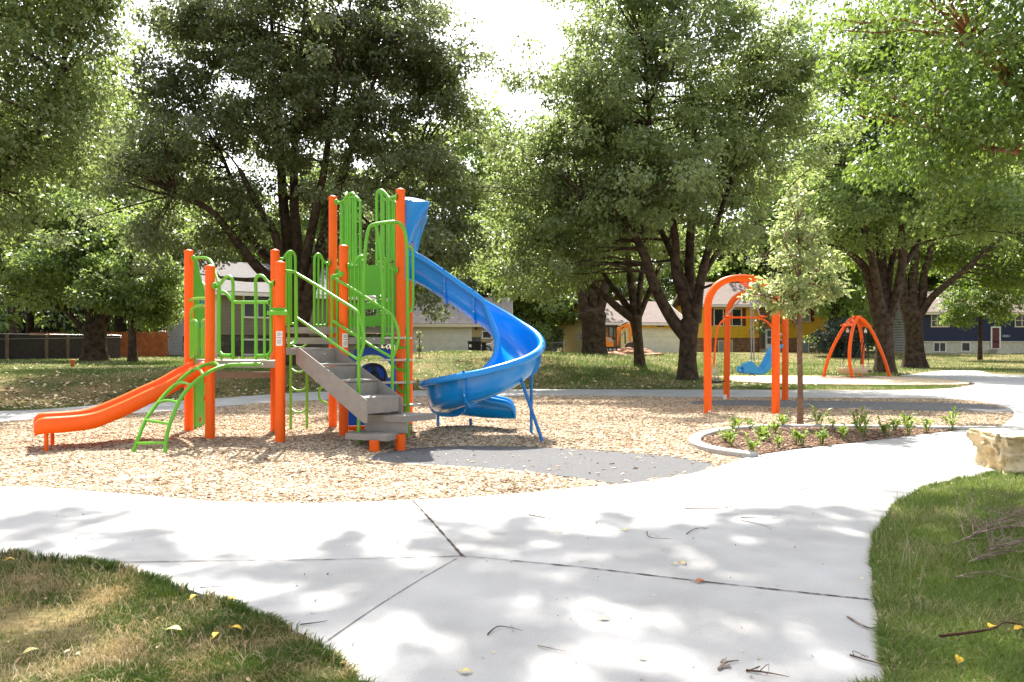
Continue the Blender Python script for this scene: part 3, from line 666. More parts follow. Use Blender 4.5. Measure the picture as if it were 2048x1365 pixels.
# climbing wall on the left end with hand holds
m = MB(); w0, w1 = 11.5, 12.25
out = [(387, 858), (413, 845.5), (413.5, 700), (413, 610), (399, 560), (388, 517), (384, 517), (385, 640)]
m.prism([P(x, y, lerp(w0, w1, (x-386)/27)) for x, y in out], (.03, .015, 0)); cw = m.build('climbing_wall', M['panel_green'], play)
for x, y, k in ((397, 603, 'hold_blue'), (403, 606, 'hold_blue'), (397, 651, 'hold_blue'), (398, 703, 'hold_blue'), (405, 797, 'hold_red'), (396.5, 839, 'hold_red'), (406, 760, 'hold_red')):
    m = MB(); c = P(x, y, lerp(w0, w1, (x-386)/27)-.03)
    for a in range(5): m.sphere(c+Vector((.022*math.cos(a*1.257), -.01, .035*math.sin(a*1.257))), .032, 8, (1, .8, 1.1))
    m.sphere(c+Vector((0, -.03, 0)), .026, 8); m.build('hand_hold', M[k], cw)

# blue play panel with an arched window and a steering wheel, under the tower
q0, q1 = Vector((P(694, 0, 11.0).x, 11.0, 0)), Vector((P(793, 0, 11.2).x, 11.2, 0)); qd = (q1-q0).normalized(); W_ = (q1-q0).length; qn = Vector((qd.y, -qd.x, 0))
def Q(uu, z): return q0+qd*uu+Vector((0, 0, z))
m = MB()
def arcpts(cu, cz, r, a0, a1, n=14): return [Q(cu+r*math.cos(a), cz+r*math.sin(a)) for a in np.linspace(a0, a1, n)]
cu = W_*.5
outer = [Q(0, .85)]+[Q(0, 1.10)]+[Q(cu+W_*.5*math.cos(a), 1.10+.13*math.sin(a)) for a in np.linspace(math.pi, 0, 16)]+[Q(W_, .85)]
inner = arcpts(cu, .84, .29, 0, math.pi, 16)
m.prism(outer+inner, qn*.03)                       # arch over the window
m.prism(arcpts(cu, .80, .215, math.pi, 0, 16)+[Q(cu+.215, .72), Q(cu-.215, .72)], qn*.05)       # round dash
m.prism([Q(0, .15), Q(W_, .15), Q(W_, .85), Q(cu+.29, .84), Q(cu+.2, .78), Q(cu-.2, .78), Q(cu-.29, .84), Q(0, .85)], qn*.03)
for z in (.25, .33, .41): m.prism([Q(.08, z), Q(W_-.08, z), Q(W_-.08, z+.05), Q(.08, z+.05)], qn*.042)
pp = m.build('steering_panel', M['panel_blue'], play)
m = MB(); wc = Q(cu+.02, .84)+qn*.12
R3 = Matrix((qd, Vector((0, 0, 1)), qn)).transposed()
m.tube([wc+R3@Vector((.155*math.cos(a), .155*math.sin(a), 0)) for a in np.linspace(0, 2*math.pi, 25)[:-1]], .019, 8, closed=True)
for a in (math.pi/2, math.pi*7/6, -math.pi/6): m.beam(wc, wc+R3@Vector((.15*math.cos(a), .15*math.sin(a), 0)), .05, .02, up=qn)
m.lathe(wc, [(.06, -.09), (.06, .012), (.001, .02)], 14, R3)
m.build('steering_wheel', M['black'], pp)
m = MB(); m.beam(Q(-.02, .115), Q(W_+.02, .115), .05, .06, bev=.01); m.build('bottom_beam', M['orange'], play)

# orange straight slide
w = Vector((.52, -.854, 0)); HWd = .37
ts = [0, .12, .25, .38, .5, .6, .69, .76, .83, .9, 1.0]; zs = [1.035, .925, .79, .685, .583, .505, .445, .42, .41, .406, .404]
c0, c1_ = Vector((-4.19, 10.70, 0)), Vector((-5.62, 9.60, 0)); rings = []; ax = (c1_-c0).normalized()
cen = smooth([c0.lerp(c1_, t_)+Vector((0, 0, z_)) for t_, z_ in zip(ts, zs)], 4)
def slide_ring(p, k=1.0):
    prof = [(-HWd-.05, -.17), (-HWd-.045, -.03), (-HWd-.035, -.005), (-HWd-.012, .008), (-HWd+.012, .0), (-HWd+.022, -.02), (-HWd+.035, -.10), (-HWd+.07, -.128), (-.12, -.135), (.12, -.135), (HWd-.07, -.128), (HWd-.035, -.10), (HWd-.022, -.02), (HWd-.012, .0), (HWd+.012, .008), (HWd+.035, -.005), (HWd+.045, -.03), (HWd+.05, -.17)]
    return [p+w*o+Vector((0, 0, z*k)) for o, z in prof]
m = MB(); rings = [slide_ring(p) for p in cen]
e_ = cen[-1]; rings += [slide_ring(e_+ax*.05+Vector((0, 0, -.012)), .96), slide_ring(e_+ax*.085+Vector((0, 0, -.05)), .8), slide_ring(e_+ax*.095+Vector((0, 0, -.11)), .45)]
m.sweep(rings, smooth=True); sl = m.build('straight_slide', M['slide_orange'], play)
md = sl.modifiers.new('thickness', 'SOLIDIFY'); md.thickness = .012; md.offset = -1
for i in range(6, len(cen)-2): MB().sphere(cen[i]+w*(HWd+.0505)+Vector((0, 0, -.145)), .0065, 6).build('rivet', M['bolt'], sl)
for s_ in (1, -1):
    p = cen[-1]+w*s_*(HWd-.03)-ax*(.02 if s_ > 0 else .10); m = MB(); m.tube([Vector((p.x, p.y, p.z-.12)), Vector((p.x, p.y, -.03))], .024, 10); m.build('slide_leg', M['orange'], sl)

# green arched ladder at the front
nr = [(521,729),(495,729.3),(468,730),(450,732),(436,736),(420,743.5),(403,754),(386,768),(370,785.5),(357,806),(346.5,830),(338,854),(333,876),(329,916)]
fr = [(448,734),(440,732),(430,729),(419,728.5),(403,733),(386,741),(369,753),(353,768),(335,784),(320,801),(306,819),(294,836),(284,857),(275.5,879),(264,913)]
nd = np.interp(np.arange(len(nr)), [0, 3, 8, len(nr)-1], [9.93, 9.78, 9.35, 8.97]); fd = np.interp(np.arange(len(fr)), [0, 3, 8, len(fr)-1], [10.22, 10.1, 9.7, 9.1])
NRp = smooth([P(x, y, d) for (x, y), d in zip(nr, nd)], 4); FRp = smooth([P(x, y, d) for (x, y), d in zip(fr, fd)], 4)
m = MB(); m.tube(NRp, .0225, 10); m.tube(FRp, .0225, 10); al = m.build('arch_ladder', M['green'], play)
def near_pt(lst, x, y): return min(lst, key=lambda p: (CX+p.x/p.y*FPX-x)**2+(HY-(p.z-EYE)/p.y*FPX-y)**2)
for (xa, ya), (xb, yb), bow in (((272,889),(328.5,891),.0), ((292,841),(340,846.5),.0), ((317,803),(356,806.5),.025), ((347,772),(381,774),.04), ((386,742),(409,750),.05), ((418,729),(440,736),.04)):
    a, b = near_pt(FRp, xa, ya), near_pt(NRp, xb, yb)
    m = MB(); m.tube([a.lerp(b, k/8)+Vector((0, 0, bow*math.sin(math.pi*k/8))) for k in range(9)], .017, 8); m.build('rung', M['green'], al)

# blue spiral slide
cx, cy, r0 = -.40, 10.88, .50
path = []                                           # (point, heading)
X0 = Gp.x+.0
for k in range(9):
    f = k/8; z = lerp(2.15, 1.50, f) if f > .15 else 2.15-.25*f
    zz = np.interp(f, [0, .12, .3, 1], [2.17, 2.14, 2.03, 1.50])
    path.append((Vector((lerp(X0, cx, f), cy+r0, zz)), 0.0))
for k in range(1, 49):
    a = math.pi/2-2*math.pi*k/48
    z = float(np.interp(k/48, [0, .12, .25, .38, .5, .62, .75, .88, 1], [1.5, 1.17, .90, .69, .53, .42, .335, .27, .225]))
    path.append((Vector((cx+r0*math.cos(a), cy+r0*math.sin(a), z)), a-math.pi/2))
for k in (1, 2, 3, 4, 4.7, 5.1, 5.3): path.append((Vector((cx+.085*k, cy+r0, .225-.004*k)), 0.0))
def spiral_ring(p, hd, i, n):
    lat = Vector((math.sin(hd), -math.cos(hd), 0))  # towards the inside of the turn (right of travel)
    f = i/n
    ho = .41 if i < 50 else lerp(.41, .27, min(1, (i-50)/10)); hi_ = .40 if i < 50 else lerp(.4, .27, min(1, (i-50)/10))
    if i < 9: hi_ = .41
    if i >= n-3: kq = (.86, .6, .3)[i-(n-3)]; ho *= kq; hi_ *= kq
    hw = .27
    prof = []
    # outer rolled rim, outer wall, rounded bed, inner wall, rolled rim
    prof += [(-hw-.075, ho-.075), (-hw-.078, ho-.03), (-hw-.062, ho), (-hw-.03, ho+.008), (-hw-.004, ho-.008), (-hw+.006, ho-.04)]
    prof += [(-hw+.012, ho*.6), (-hw+.03, min(.14, ho*.4)), (-hw+.07, min(.055, ho*.2)), (-hw+.14, .012), (-.06, 0), (.06, 0), (hw-.14, .012), (hw-.07, min(.055, hi_*.2)), (hw-.03, min(.14, hi_*.4)), (hw-.012, hi_*.6)]
    prof += [(hw-.006, hi_-.04), (hw+.004, hi_-.008), (hw+.026, hi_+.006), (hw+.048, hi_), (hw+.06, hi_-.03), (hw+.058, hi_-.075)]
    return [p+lat*o+Vector((0, 0, z)) for o, z in prof]
n = len(path); m = MB(); m.sweep([spiral_ring(p, h, i, n) for i, (p, h) in enumerate(path)])
sp = m.build('spiral_slide', M['blue'], play)
md = sp.modifiers.new('thickness', 'SOLIDIFY'); md.thickness = .014; md.offset = 1
md = sp.modifiers.new('smooth', 'SUBSURF'); md.levels = md.render_levels = 1
# section flanges with bolts
for i in (4, 7, 21, 34, 46):
    p, h = path[i]; R0 = spiral_ring(p, h, i, n); T_ = Vector((math.cos(h), math.sin(h), 0))
    lat = Vector((math.sin(h), -math.cos(h), 0)); mid_ = p+Vector((0, 0, .2))
    R0 = R0[3:-3]
    q = MB(); gro = [pt+(pt-mid_).normalized()*.045 for pt in R0]; gri = [pt-(pt-mid_).normalized()*.002 for pt in R0]
    slope = (path[min(i+1, n-1)][0]-path[i-1][0]).normalized()
    f0 = [x-slope*.016 for x in gri]; f1 = [x-slope*.016 for x in gro]; f2 = [x+slope*.016 for x in gro]; f3 = [x+slope*.016 for x in gri]
    q.sweep([f0, f1, f2, f3], smooth=False); fo = q.build('slide_flange', M['blue'], sp)
    for j in (4, len(gro)-5): MB().sphere(gro[j], .011, 6).build('bolt', M['bolt'], sp)
for top, bot in (((1063, 716), (1062.5, 876)), ((876, 812), (876, 866)), ((941, 838), (942, 866))):
    d = {1063: 10.85, 876: 11.35, 941: 11.3}[top[0]]
    q = MB(); q.tube([P(*top, d), P(bot[0], bot[1]+6, d)], .022, 10); q.build('slide_leg', M['blue_tube'], sp)
q = MB(); q.tube([P(1034, 736, 10.42), P(1088, 893, 10.15)], .022, 10); q.box(P(1035, 742, 10.4), (.05, .03, .16), rz=.3, bev=.005); q.build('slide_leg', M['blue_tube'], sp)
# entrance hood between the two right-hand tall posts
ya, yb = Gp.y+.07, I_.y-.1
lev = [(2.14, .10), (2.36, .075), (2.55, .10), (2.72, .16), (2.92, .22), (3.06, .31), (3.14, .36), (3.19, .37)]
rings = []
for z, pr in lev:
    x0 = Gp.x-.02; s = .05
    q_ = pr*1.08; e_2 = pr*.72
    rings.append([Vector((x0, ya, z)), Vector((x0+q_*.6, ya+.01, z)), Vector((x0+q_*.97, ya+.05, z)), Vector((x0+q_, ya+.20, z)), Vector((x0+pr*.75, (ya+yb)/2, z+.03 if z > 3.1 else z)), Vector((x0+e_2, yb-.24, z)), Vector((x0+e_2*.9, yb-.10, z)), Vector((x0+e_2*.55, yb-.02, z)), Vector((x0, yb, z))])
rings = [[p for p in r_] for r_ in rings]
for k, r_ in enumerate(rings):                      # open the middle low down, so that riders pass
    pass
m = MB()
side = lambda idx: [[r_[j] for j in idx] for r_ in rings]
m.sweep(side((0, 1, 2, 3))); m.sweep(side((5, 6, 7, 8)))
hd = rings[4:]; m.sweep([[r_[j] for j in (3, 4, 5)] for r_ in hd])
top = rings[-1]; rg = [Vector((Gp.x-.02, lerp(ya, yb, j/8), 3.19+.16*math.sin(math.pi*j/8)**.8)) for j in range(9)]
m.sweep([top, [a.lerp(b, .5)+Vector((0, 0, .02)) for a, b in zip(top, rg)], rg])
ho = m.build('slide_hood', M['blue'], sp)
md = ho.modifiers.new('thickness', 'SOLIDIFY'); md.thickness = .02
md = ho.modifiers.new('smooth', 'SUBSURF'); md.levels = md.render_levels = 1
# ---------------------------------------------------------------- arched swing frame
sw = thing('swing_frame', (4.9, 16.3, 0), 'orange double-arch swing frame standing beside the planting bed', 'swing frame')
def arch(pts, ds, r, name='arch'):
    w_ = [P(x, y, d) for (x, y), d in zip(pts, ds)]; sm = smooth(w_, 5); rings = []
    n = len(sm); axis = Vector((-.35, .94, 0)).normalized()
    for i, p in enumerate(sm):                      # rounded-square tube
        t_ = (sm[min(i+1, n-1)]-sm[max(i-1, 0)]).normalized(); s_ = t_.cross(axis).normalized(); a_ = s_.cross(t_).normalized()
        rings.append([p+s_*(r*math.copysign(abs(math.cos(q))**.55, math.cos(q)))+a_*(r*math.copysign(abs(math.sin(q))**.55, math.sin(q))) for q in np.linspace(0, 2*math.pi, 17)[:-1]])
    m = MB(); m.sweep(rings, closed=True); return m.build(name, M['orange'], sw)
fa = [(1415.5,836),(1415.3,760),(1415,680),(1415,625),(1416.5,604),(1423,586),(1436,570),(1455,560),(1483,556.5),(1511,560),(1531,570),(1544,586),(1550,604),(1551.5,625),(1551.5,700),(1551.5,760),(1551.3,838)]
af = arch(fa, np.linspace(14.62, 14.42, len(fa)), .061)
ba = [(1452.8,806),(1453.5,740),(1454.5,680),(1455,640),(1457,622),(1463,606),(1474,594),(1490,586.5),(1512,584),(1535,586.5),(1551,594),(1562,606),(1568,622),(1570,640),(1570.5,700),(1570,808)]
arch(ba, np.linspace(18.35, 18.15, len(ba)), .061)
m = MB(); bA, bB = P(1484, 562, 14.55), P(1512, 588, 18.25); m.tube([bA, bB], .05, 14)
m.build('ridge_beam', M['orange'], sw)
for x, y, d, w_, h in ((1450, 797, 18.27, .085, .12), (1419, 825.5, 14.53, .05, .035)):
    c = P(x, y-2, d-.065); MB().box((c.x, c.y-.0, c.z), (w_, .006, h)).build('frame_label', M['sticker'], sw)

# face-to-face swing hanging from it: blue bucket seat, belt seat for the adult
fs = thing('face_to_face_swing', (4.6, 16.2, .4), 'hanging swing with a light blue bucket seat facing a belt seat', 'swing')
SD = 16.3
def chain(mb, a, b, link=.045, r=.0055):
    a, b = Vector(a), Vector(b); L = (b-a).length; n = max(2, int(L/(link*.78))); t_ = (b-a).normalized(); o = t_.orthogonal().normalized(); o2 = t_.cross(o)
    for i in range(n):
        c = a.lerp(b, (i+.5)/n); s_ = o if i % 2 else o2
        pts = [c+t_*(link/2*math.cos(q))+s_*(link*.26*math.sin(q)) for q in np.linspace(0, 2*math.pi, 9)[:-1]]
        mb.tube(pts, r, 5, closed=True)
top = bA.lerp(bB, .47)-Vector((0, 0, .05))
for dy in (-.09, .09):
    m = MB(); D_ = SD+dy
    m.tube(smooth([P(1427.5, 738, D_), P(1428.5, 715, D_), P(1431, 690, D_), P(1433.5, 668, D_), P(1438, 652, D_), P(1447, 641, D_), P(1461, 636, D_), P(1490, 635.5, D_), P(1512, 636, D_), P(1527, 640, D_), P(1540, 650, D_), P(1548, 665, D_), P(1552, 690, D_)], 4), .02, 8)
    m.build('frame_tube', M['orange'], fs)
for x in (1456, 1524): 
    m = MB(); c = P(x, 634, SD); m.box(c, (.16, .26, .022), bev=.008); m.lathe(c, [(.05, .01), (.03, .03), (.001, .035)], 10); m.build('cross_plate', M['orange'], fs)
m = MB()
for dy in (-.09, .09):
    for x, y in ((1452, 632), (1520, 632)):
        chain(m, top+Vector((0, dy*1.3, 0)), P(x, y, SD+dy))
m.build('hanger_chain', M['steel'], fs)
m = MB()
for dy, x in ((-.09, 1503), (.09, 1508)): chain(m, P(x-2, 590, SD+dy), P(x, 722, SD+dy), .05, .006)
m.build('seat_chain', M['steel'], fs)
m = MB()
for dy in (-.09, .09):
    D_ = SD+dy; x0 = 1426 if dy < 0 else 1433
    m.tube([P(x0+2, 728, D_), P(x0, 748, D_)], [.018, .026], 8)
    m.tube([P(x0+4.5*math.cos(q), 752+5*math.sin(q), D_) for q in np.linspace(0, 2*math.pi, 13)[:-1]], .008, 6, closed=True)
    m.tube([P(x0, 756, D_), P(x0+1, 763, D_)], .012, 6)
m.build('hanger_link', mat('pale_rubber_sleeve', srgb(196, 186, 170), .6, .08, 20), fs)
m = MB(); c = P(1431, 763, SD); 
pts = [(c.x-.14, .008), (c.x-.07, -.008), (c.x, -.012), (c.x+.07, -.006), (c.x+.13, .012)]
m.sweep([[Vector((x_, SD-.26, c.z+z_)), Vector((x_, SD-.15, c.z+z_-.02)), Vector((x_, SD+.15, c.z+z_-.02)), Vector((x_, SD+.26, c.z+z_))] for x_, z_ in pts]); o = m.build('belt_seat', M['black'], fs)
o.modifiers.new('thickness', 'SOLIDIFY').thickness = .02
# bucket seat: side profile swept across its width, with raised sides
prof_px = [(1480.5,741),(1479,735),(1481,731),(1486,731.5),(1492,736),(1501,739),(1512,741),(1519,739.5),(1525,733),(1531,722),(1537,709),(1542,698),(1548,691),(1554,688),(1558,689)]
low_px = [(1482,746),(1484.5,747),(1487,747.5),(1491,746.5),(1496,747),(1503,748.5),(1513,749.5),(1522,748.5),(1530,743),(1537,733),(1543,722),(1547,710),(1552,701),(1557,696),(1560,693)]
rings = []
for (x, y), (x2, y2) in zip(prof_px, low_px):
    rr = []
    a, b_ = P(x, y, SD), P(x2, y2, SD)
    for s_ in (-1, -.93, -.75, 0, .75, .93, 1):
        hw_ = .25; k = 0 if abs(s_) < .9 else (1 if abs(s_) < .99 else .75)
        rr.append(Vector((a.x, SD+s_*hw_, a.z+ .0)).lerp(Vector((b_.x, SD+s_*hw_, b_.z)), .72 if abs(s_) <= .75 else (.05 if abs(s_) < .99 else .1)))
    for s_ in (1, .9, 0, -.9, -1): rr.append(Vector((b_.x, SD+s_*.25, b_.z)))
    rings.append(rr)
m = MB(); m.sweep(rings, closed=True, caps=True); bs = m.build('bucket_seat', M['seat_blue'], fs)
md = bs.modifiers.new('smooth', 'SUBSURF'); md.levels = md.render_levels = 2
m = MB()
for dy in (-.17, .17):
    m.prism([P(x_, y_, SD+dy-.07) for x_, y_ in ((1486, 735), (1487, 730), (1491, 727), (1497, 724.5), (1501, 722.5), (1505, 723.5), (1510, 728), (1515, 733), (1519.5, 738.5), (1519, 742), (1500, 743))], (0, .14, 0))
m.prism([P(x_, y_, SD-.1) for x_, y_ in ((1487, 735), (1488, 729), (1492, 726), (1495, 730), (1494, 738))], (0, .2, 0)); lb = m.build('leg_bolster', M['seat_blue'], bs); bv = lb.modifiers.new('round', 'BEVEL'); bv.width = .02; bv.segments = 3
m = MB(); m.tube(smooth([P(1499, 752, SD-.1), P(1503, 748, SD), P(1511, 753, SD+.1)], 3), .012, 6); m.tube(smooth([P(1557, 672, SD-.2), P(1561, 668, SD-.1), P(1563, 672, SD)], 3), .015, 6); m.tube(smooth([P(1556, 682, SD-.2), P(1561, 679, SD-.1), P(1563, 683, SD)], 3), .015, 6); m.build('harness_strap', M['steel'], bs)

# ---------------------------------------------------------------- four-legged arched swing with a disc seat
FD = 31.0
fr_ = thing('arched_swing_frame', (P(1713, 757, FD).x, FD, 0), 'small orange four-legged swing frame on the far wood chip bed', 'swing frame')
apex = P(1713, 634.5, FD)
legs_px = [[(1647,759),(1650,742),(1656,720),(1665,697),(1676,675),(1688,655),(1699,641),(1709,634)], [(1780,758),(1776,742),(1769,720),(1760,697),(1750,675),(1739,655),(1728,641),(1717,634)],
           [(1706.5,760.5),(1702,742),(1699,720),(1699.5,697),(1702,675),(1706,656),(1711,642),(1717,634.5)], [(1718,757),(1722.5,742),(1725,720),(1725.5,697),(1723,675),(1720,656),(1715,642),(1711,634.5)]]
dd = [(0, 0), (0, 0), (-1.05, 0), (1.05, 0)]
for pts, (d0, d1) in zip(legs_px, dd):
    n_ = len(pts); w_ = [P(x, y, FD+d0*(1-(i/(n_-1))**1.6)) for i, (x, y) in enumerate(pts)]
    m = MB(); m.tube(smooth(w_, 4), .062, 10); m.build('leg', M['orange'], fr_)
def mesh_plate(c):                                  # slotted metal plate that spans two legs
    mb = MB(); a, b_, t0 = c; 
    for k in range(9):
        f = k/8; p = t0.lerp(a, f); q = t0.lerp(b_, f); mb.tube([p, q], .012 if k < 8 else .03, 5)
    for k in range(1, 8): mb.tube([t0, a.lerp(b_, k/8)], .009, 5)
    return mb.build('slotted_plate', M['orange'], fr_)
mesh_plate((P(1681, 651, FD-.2), P(1706, 651, FD-.55), P(1709, 634, FD-.1))); mesh_plate((P(1724, 653, FD+.55), P(1743, 652, FD+.1), P(1717, 634, FD+.1)))
ds = thing('disc_swing', (apex.x, FD, .3), 'round tan-rimmed disc swing hanging under the small arched frame', 'swing')
sc_ = P(1707, 742, FD); m = MB()
m.lathe((sc_.x, FD, sc_.z), [(.001, .0), (.40, .0), (.45, .1), (.53, .12), (.56, .08), (.56, -.08), (.50, -.12), (.001, -.1)], 28); m.build('disc_seat', M['tan'], ds)
m = MB(); m.lathe((sc_.x+.13, FD+.1, sc_.z+.0), [(.40, .03), (.57, .03), (.57, -.04), (.40, -.04)], 28); m.build('seat_net', M['black'], ds)
m = MB(); hp1, hp2 = P(1695, 656, FD), P(1731, 657, FD)
for hp, ends in ((hp1, [(-.5, -.2), (-.25, .4)]), (hp2, [(.5, -.2), (.1, -.45), (.4, .35)])):
    for ex, ey in ends: m.tube([hp-Vector((0, 0, .15)), Vector((sc_.x+ex, FD+ey, sc_.z+.25))], .014, 5)
m.tube([hp2-Vector((0, 0, .15)), Vector((sc_.x-.2, FD-.4, sc_.z+.2))], .014, 5)
m.build('rope', M['black'], ds)
m = MB()
for p in (hp1, hp2): m.box(p-Vector((0, 0, .12)), (.10, .06, .12), bev=.01); m.tube([p, p-Vector((0, 0, .08))], .025, 6)
for ex, ey in ((-.5, -.2), (.5, -.2), (.1, -.45)): m.box((sc_.x+ex, FD+ey, sc_.z+.2), (.09, .06, .12), bev=.01)
m.build('swivel', M['offwhite'], ds)

# ---------------------------------------------------------------- limestone boulder
bm = bmesh.new(); bmesh.ops.create_cube(bm, size=1); bmesh.ops.subdivide_edges(bm, edges=bm.edges[:], cuts=27, use_grid_fill=True)
BX = P(1975, 0, 7.75).x
for v in bm.verts:
    x, y, z = v.co.x+.5, v.co.y+.5, v.co.z+.5
    q = Vector((x*3.1, y*2.7, z*2.9))
    from mathutils import noise as mn
    n1 = mn.noise(q*1.3)*.05+mn.noise(q*6)*.02+mn.noise(q*15)*.010
    cl = mn.cell(Vector((x*5.2+mn.noise(q*2)*.8, y*4, z*1.7+mn.noise(q*1.5)*.6)))*.022+mn.cell(Vector((x*11, y*9, z*4+x*2)))*.009
    lean = .05*math.sin(min(1, z*1.15)*3.0)*(.4+.6*(1-x))
    X = x*.95+(lean*.8+n1+cl)*(1-x)*(1 if z < .96 else .6)
    Y = y*.6+(lean*.35+n1*1.2+cl*1.5)*(1-y)*(1 if z < .97 else .5)
    Z = z*.425+(.012*mn.noise(q*3)+.012*mn.cell(q*1.6) if z > .95 else 0)-.03*x-.02*(1-y)*(z > .9)
    v.co = Vector((X, Y, Z))
me = bpy.data.meshes.new('boulder'); bm.to_mesh(me); bm.free(); me.polygons.foreach_set('use_smooth', [True]*len(me.polygons))
st = mat('buff_limestone', srgb(196, 168, 116), .9, .2, 3.5, .9, 28, spec=.2, col2=srgb(226, 208, 176))
nt = st.node_tree
bo = link('boulder', me, st); bo.location = (BX+.10, 7.62, -.02)
tag(bo, 'buff limestone boulder at the edge of the walk and lawn', 'boulder')

# ---------------------------------------------------------------- dead branches and twigs
twm = mat('grey_dead_twig', srgb(168, 150, 134), .9, .25, 14, .5, 60, spec=.1, col2=srgb(96, 78, 66))
twd = mat('dark_twig', srgb(92, 66, 52), .9, .25, 14, .5, 60, spec=.1)
def twig_mesh(mb, pts, r, nb=0, seed=0, flat=.3):
    rd = random.Random(seed); s_ = smooth(pts, 4); n_ = len(s_)
    mb.tube(s_, [r*(1-.75*i/(n_-1)) for i in range(n_)], 5)
    for k in range(nb):
        i = rd.randrange(1, n_-1); p = s_[i]; t_ = (s_[min(i+1, n_-1)]-p).normalized()
        L = (s_[-1]-s_[0]).length*rd.uniform(.18, .5); side = Vector((-t_.y, t_.x, 0))*rd.choice((-1, 1))
        d_ = (t_*.8+side*rd.uniform(.4, .9)+Vector((0, 0, rd.uniform(-.1, flat)))).normalized()
        e = p+d_*L; mid_ = p+d_*L*.5+Vector((rd.uniform(-.03, .03), rd.uniform(-.03, .03), rd.uniform(-.01, .03)))
        e.z = max(e.z, .01); mid_.z = max(mid_.z, .01)
        rr = r*(1-.75*i/(n_-1))*.55
        mb.tube(smooth([p, mid_, e], 3), [rr*(1-.1*j) for j in range(7)], 4)
        for _ in range(2):
            q = p.lerp(e, rd.uniform(.3, .9)); e2 = q+(d_+Vector((rd.uniform(-1, 1), rd.uniform(-1, 1), rd.uniform(-.1, .4)))*.9).normalized()*L*.35; e2.z = max(e2.z, .012)
            mb.tube([q, q.lerp(e2, .5)+Vector((0, 0, .006)), e2], [rr*.5, rr*.4, rr*.25], 4)
brs = [([(1905,1106),(1960,1088),(2000,1084),(2060,1084),(2120,1076)], .007, 14, .05, 'longest grey dead branch of the brush pile on the lawn'), ([(1958,1116),(1985,1118),(2020,1112),(2090,1100)], .006, 12, .04, 'short dead branch lying under the brush pile'),
       ([(1933,1140),(1962,1134),(2000,1130),(2080,1138)], .007, 9, .035, 'dark dead branch at the near edge of the brush pile'), ([(1935,1070),(1965,1082),(2005,1078),(2060,1070)], .005, 13, .07, 'pale branch at the far edge of the brush pile'),
       ([(1980,1050),(2000,1062),(2030,1072),(2080,1080)], .0045, 14, .10, 'upright twiggy branch standing out of the brush pile'), ([(1945,1095),(1990,1072),(2030,1060),(2070,1040)], .0045, 16, .08, 'twiggy branch crossing the brush pile')]
for i, (px, r, nb, z0, lab) in enumerate(brs):
    m = MB(); twig_mesh(m, [G(x, y, 0)+Vector((0, 0, z0+.02*k)) for k, (x, y) in enumerate(px)], r, nb*2, 30+i, .5)
    tag(ground_thing(m.build('dead_branch', twm)), lab, 'branch', 'dead branches in the brush pile')
tw = [([(1058,1031),(1110,1042),(1172,1047)], .005, 1, 'long thin twig alone on the far middle of the walk'), ([(1370,1019),(1448,1019),(1476,1007)], .005, 2, 'forked twig on the walk, farthest up the slab'), ([(1482,1037),(1560,1040)], .004, 1, 'straight thin twig on the walk right of the forked one'), ([(1484,1043),(1520,1052),(1546,1062)], .004, 1, 'slanting twig just below the straight thin one'),
      ([(1294,1065),(1300,1078),(1342,1080)], .004, 1, 'bent hook-shaped twig in the dapples of the walk'), ([(1373,1070),(1390,1061),(1420,1058)], .004, 1, 'short curved twig right of the hook-shaped one'), ([(1438,1342),(1452,1330),(1478,1324)], .009, 2, 'dark thick stub of twig near the bottom of the walk'), ([(1492,1344),(1530,1350),(1578,1357)], .006, 2, 'dark knobbly twig right of the thick stub'),
      ([(975,1272),(995,1258),(1020,1258),(1045,1266)], .004, 1, 'thin arched twig in front of the slab joint'), ([(1695,1236),(1735,1260),(1765,1258),(1830,1270),(1920,1290)], .006, 5, 'long branched twig lying from the walk into the lawn'), ([(1700,1313),(1750,1330),(1800,1338)], .005, 2, 'twig poking from the lawn edge low on the walk'), ([(600,1252),(640,1249),(655,1244)], .004, 0, 'small twig beside the lawn tip'), ([(1075,1294),(1132,1308)], .0035, 0, 'faint straight twig low on the walk'), ([(400,1178),(430,1178),(448,1175)], .0035, 1, 'small twig under a leaf by the near lawn edge'), ([(1600,982),(1640,974),(1690,978)], .004, 1, 'thin twig far up the sunlit walk'), ([(1910,1170),(1970,1160),(2060,1180)], .006, 3, 'thin twig in the shaded lawn below the brush pile'), ([(1880,1290),(1980,1278),(2010,1262),(2048,1272)], .009, 4, 'pale curved stick in the near shaded lawn')]
for i, (px, r, nb, lab) in enumerate(tw):
    m = MB(); on = 1 if px[0][0] < 1740 else 0
    twig_mesh(m, [G(x, y, ZP)+Vector((0, 0, .006+(.004 if k % 2 else 0)+(0 if on else .03))) for k, (x, y) in enumerate(px)], r*.8, nb, 60+i, .1)
    tag(ground_thing(m.build('twig', twd if i % 3 else twm)), lab, 'twig', 'twigs fallen on the walk and lawn')
# small orange utility marker in the far left lawn
p = G(145, 736); d = 25.0; X = (145-CX)/FPX*d; m = MB(); z = hz(X, d)
m.lathe((X, d, z), [(.06, -.02), (.06, .18), (.085, .2), (.085, .26), (.001, .27)], 12); tag(ground_thing(m.build('marker_stump', mat('faded_orange_stump', srgb(196, 110, 60), .8, .15, 10))), 'small orange stub marker in the lawn by the dark fence', 'marker')
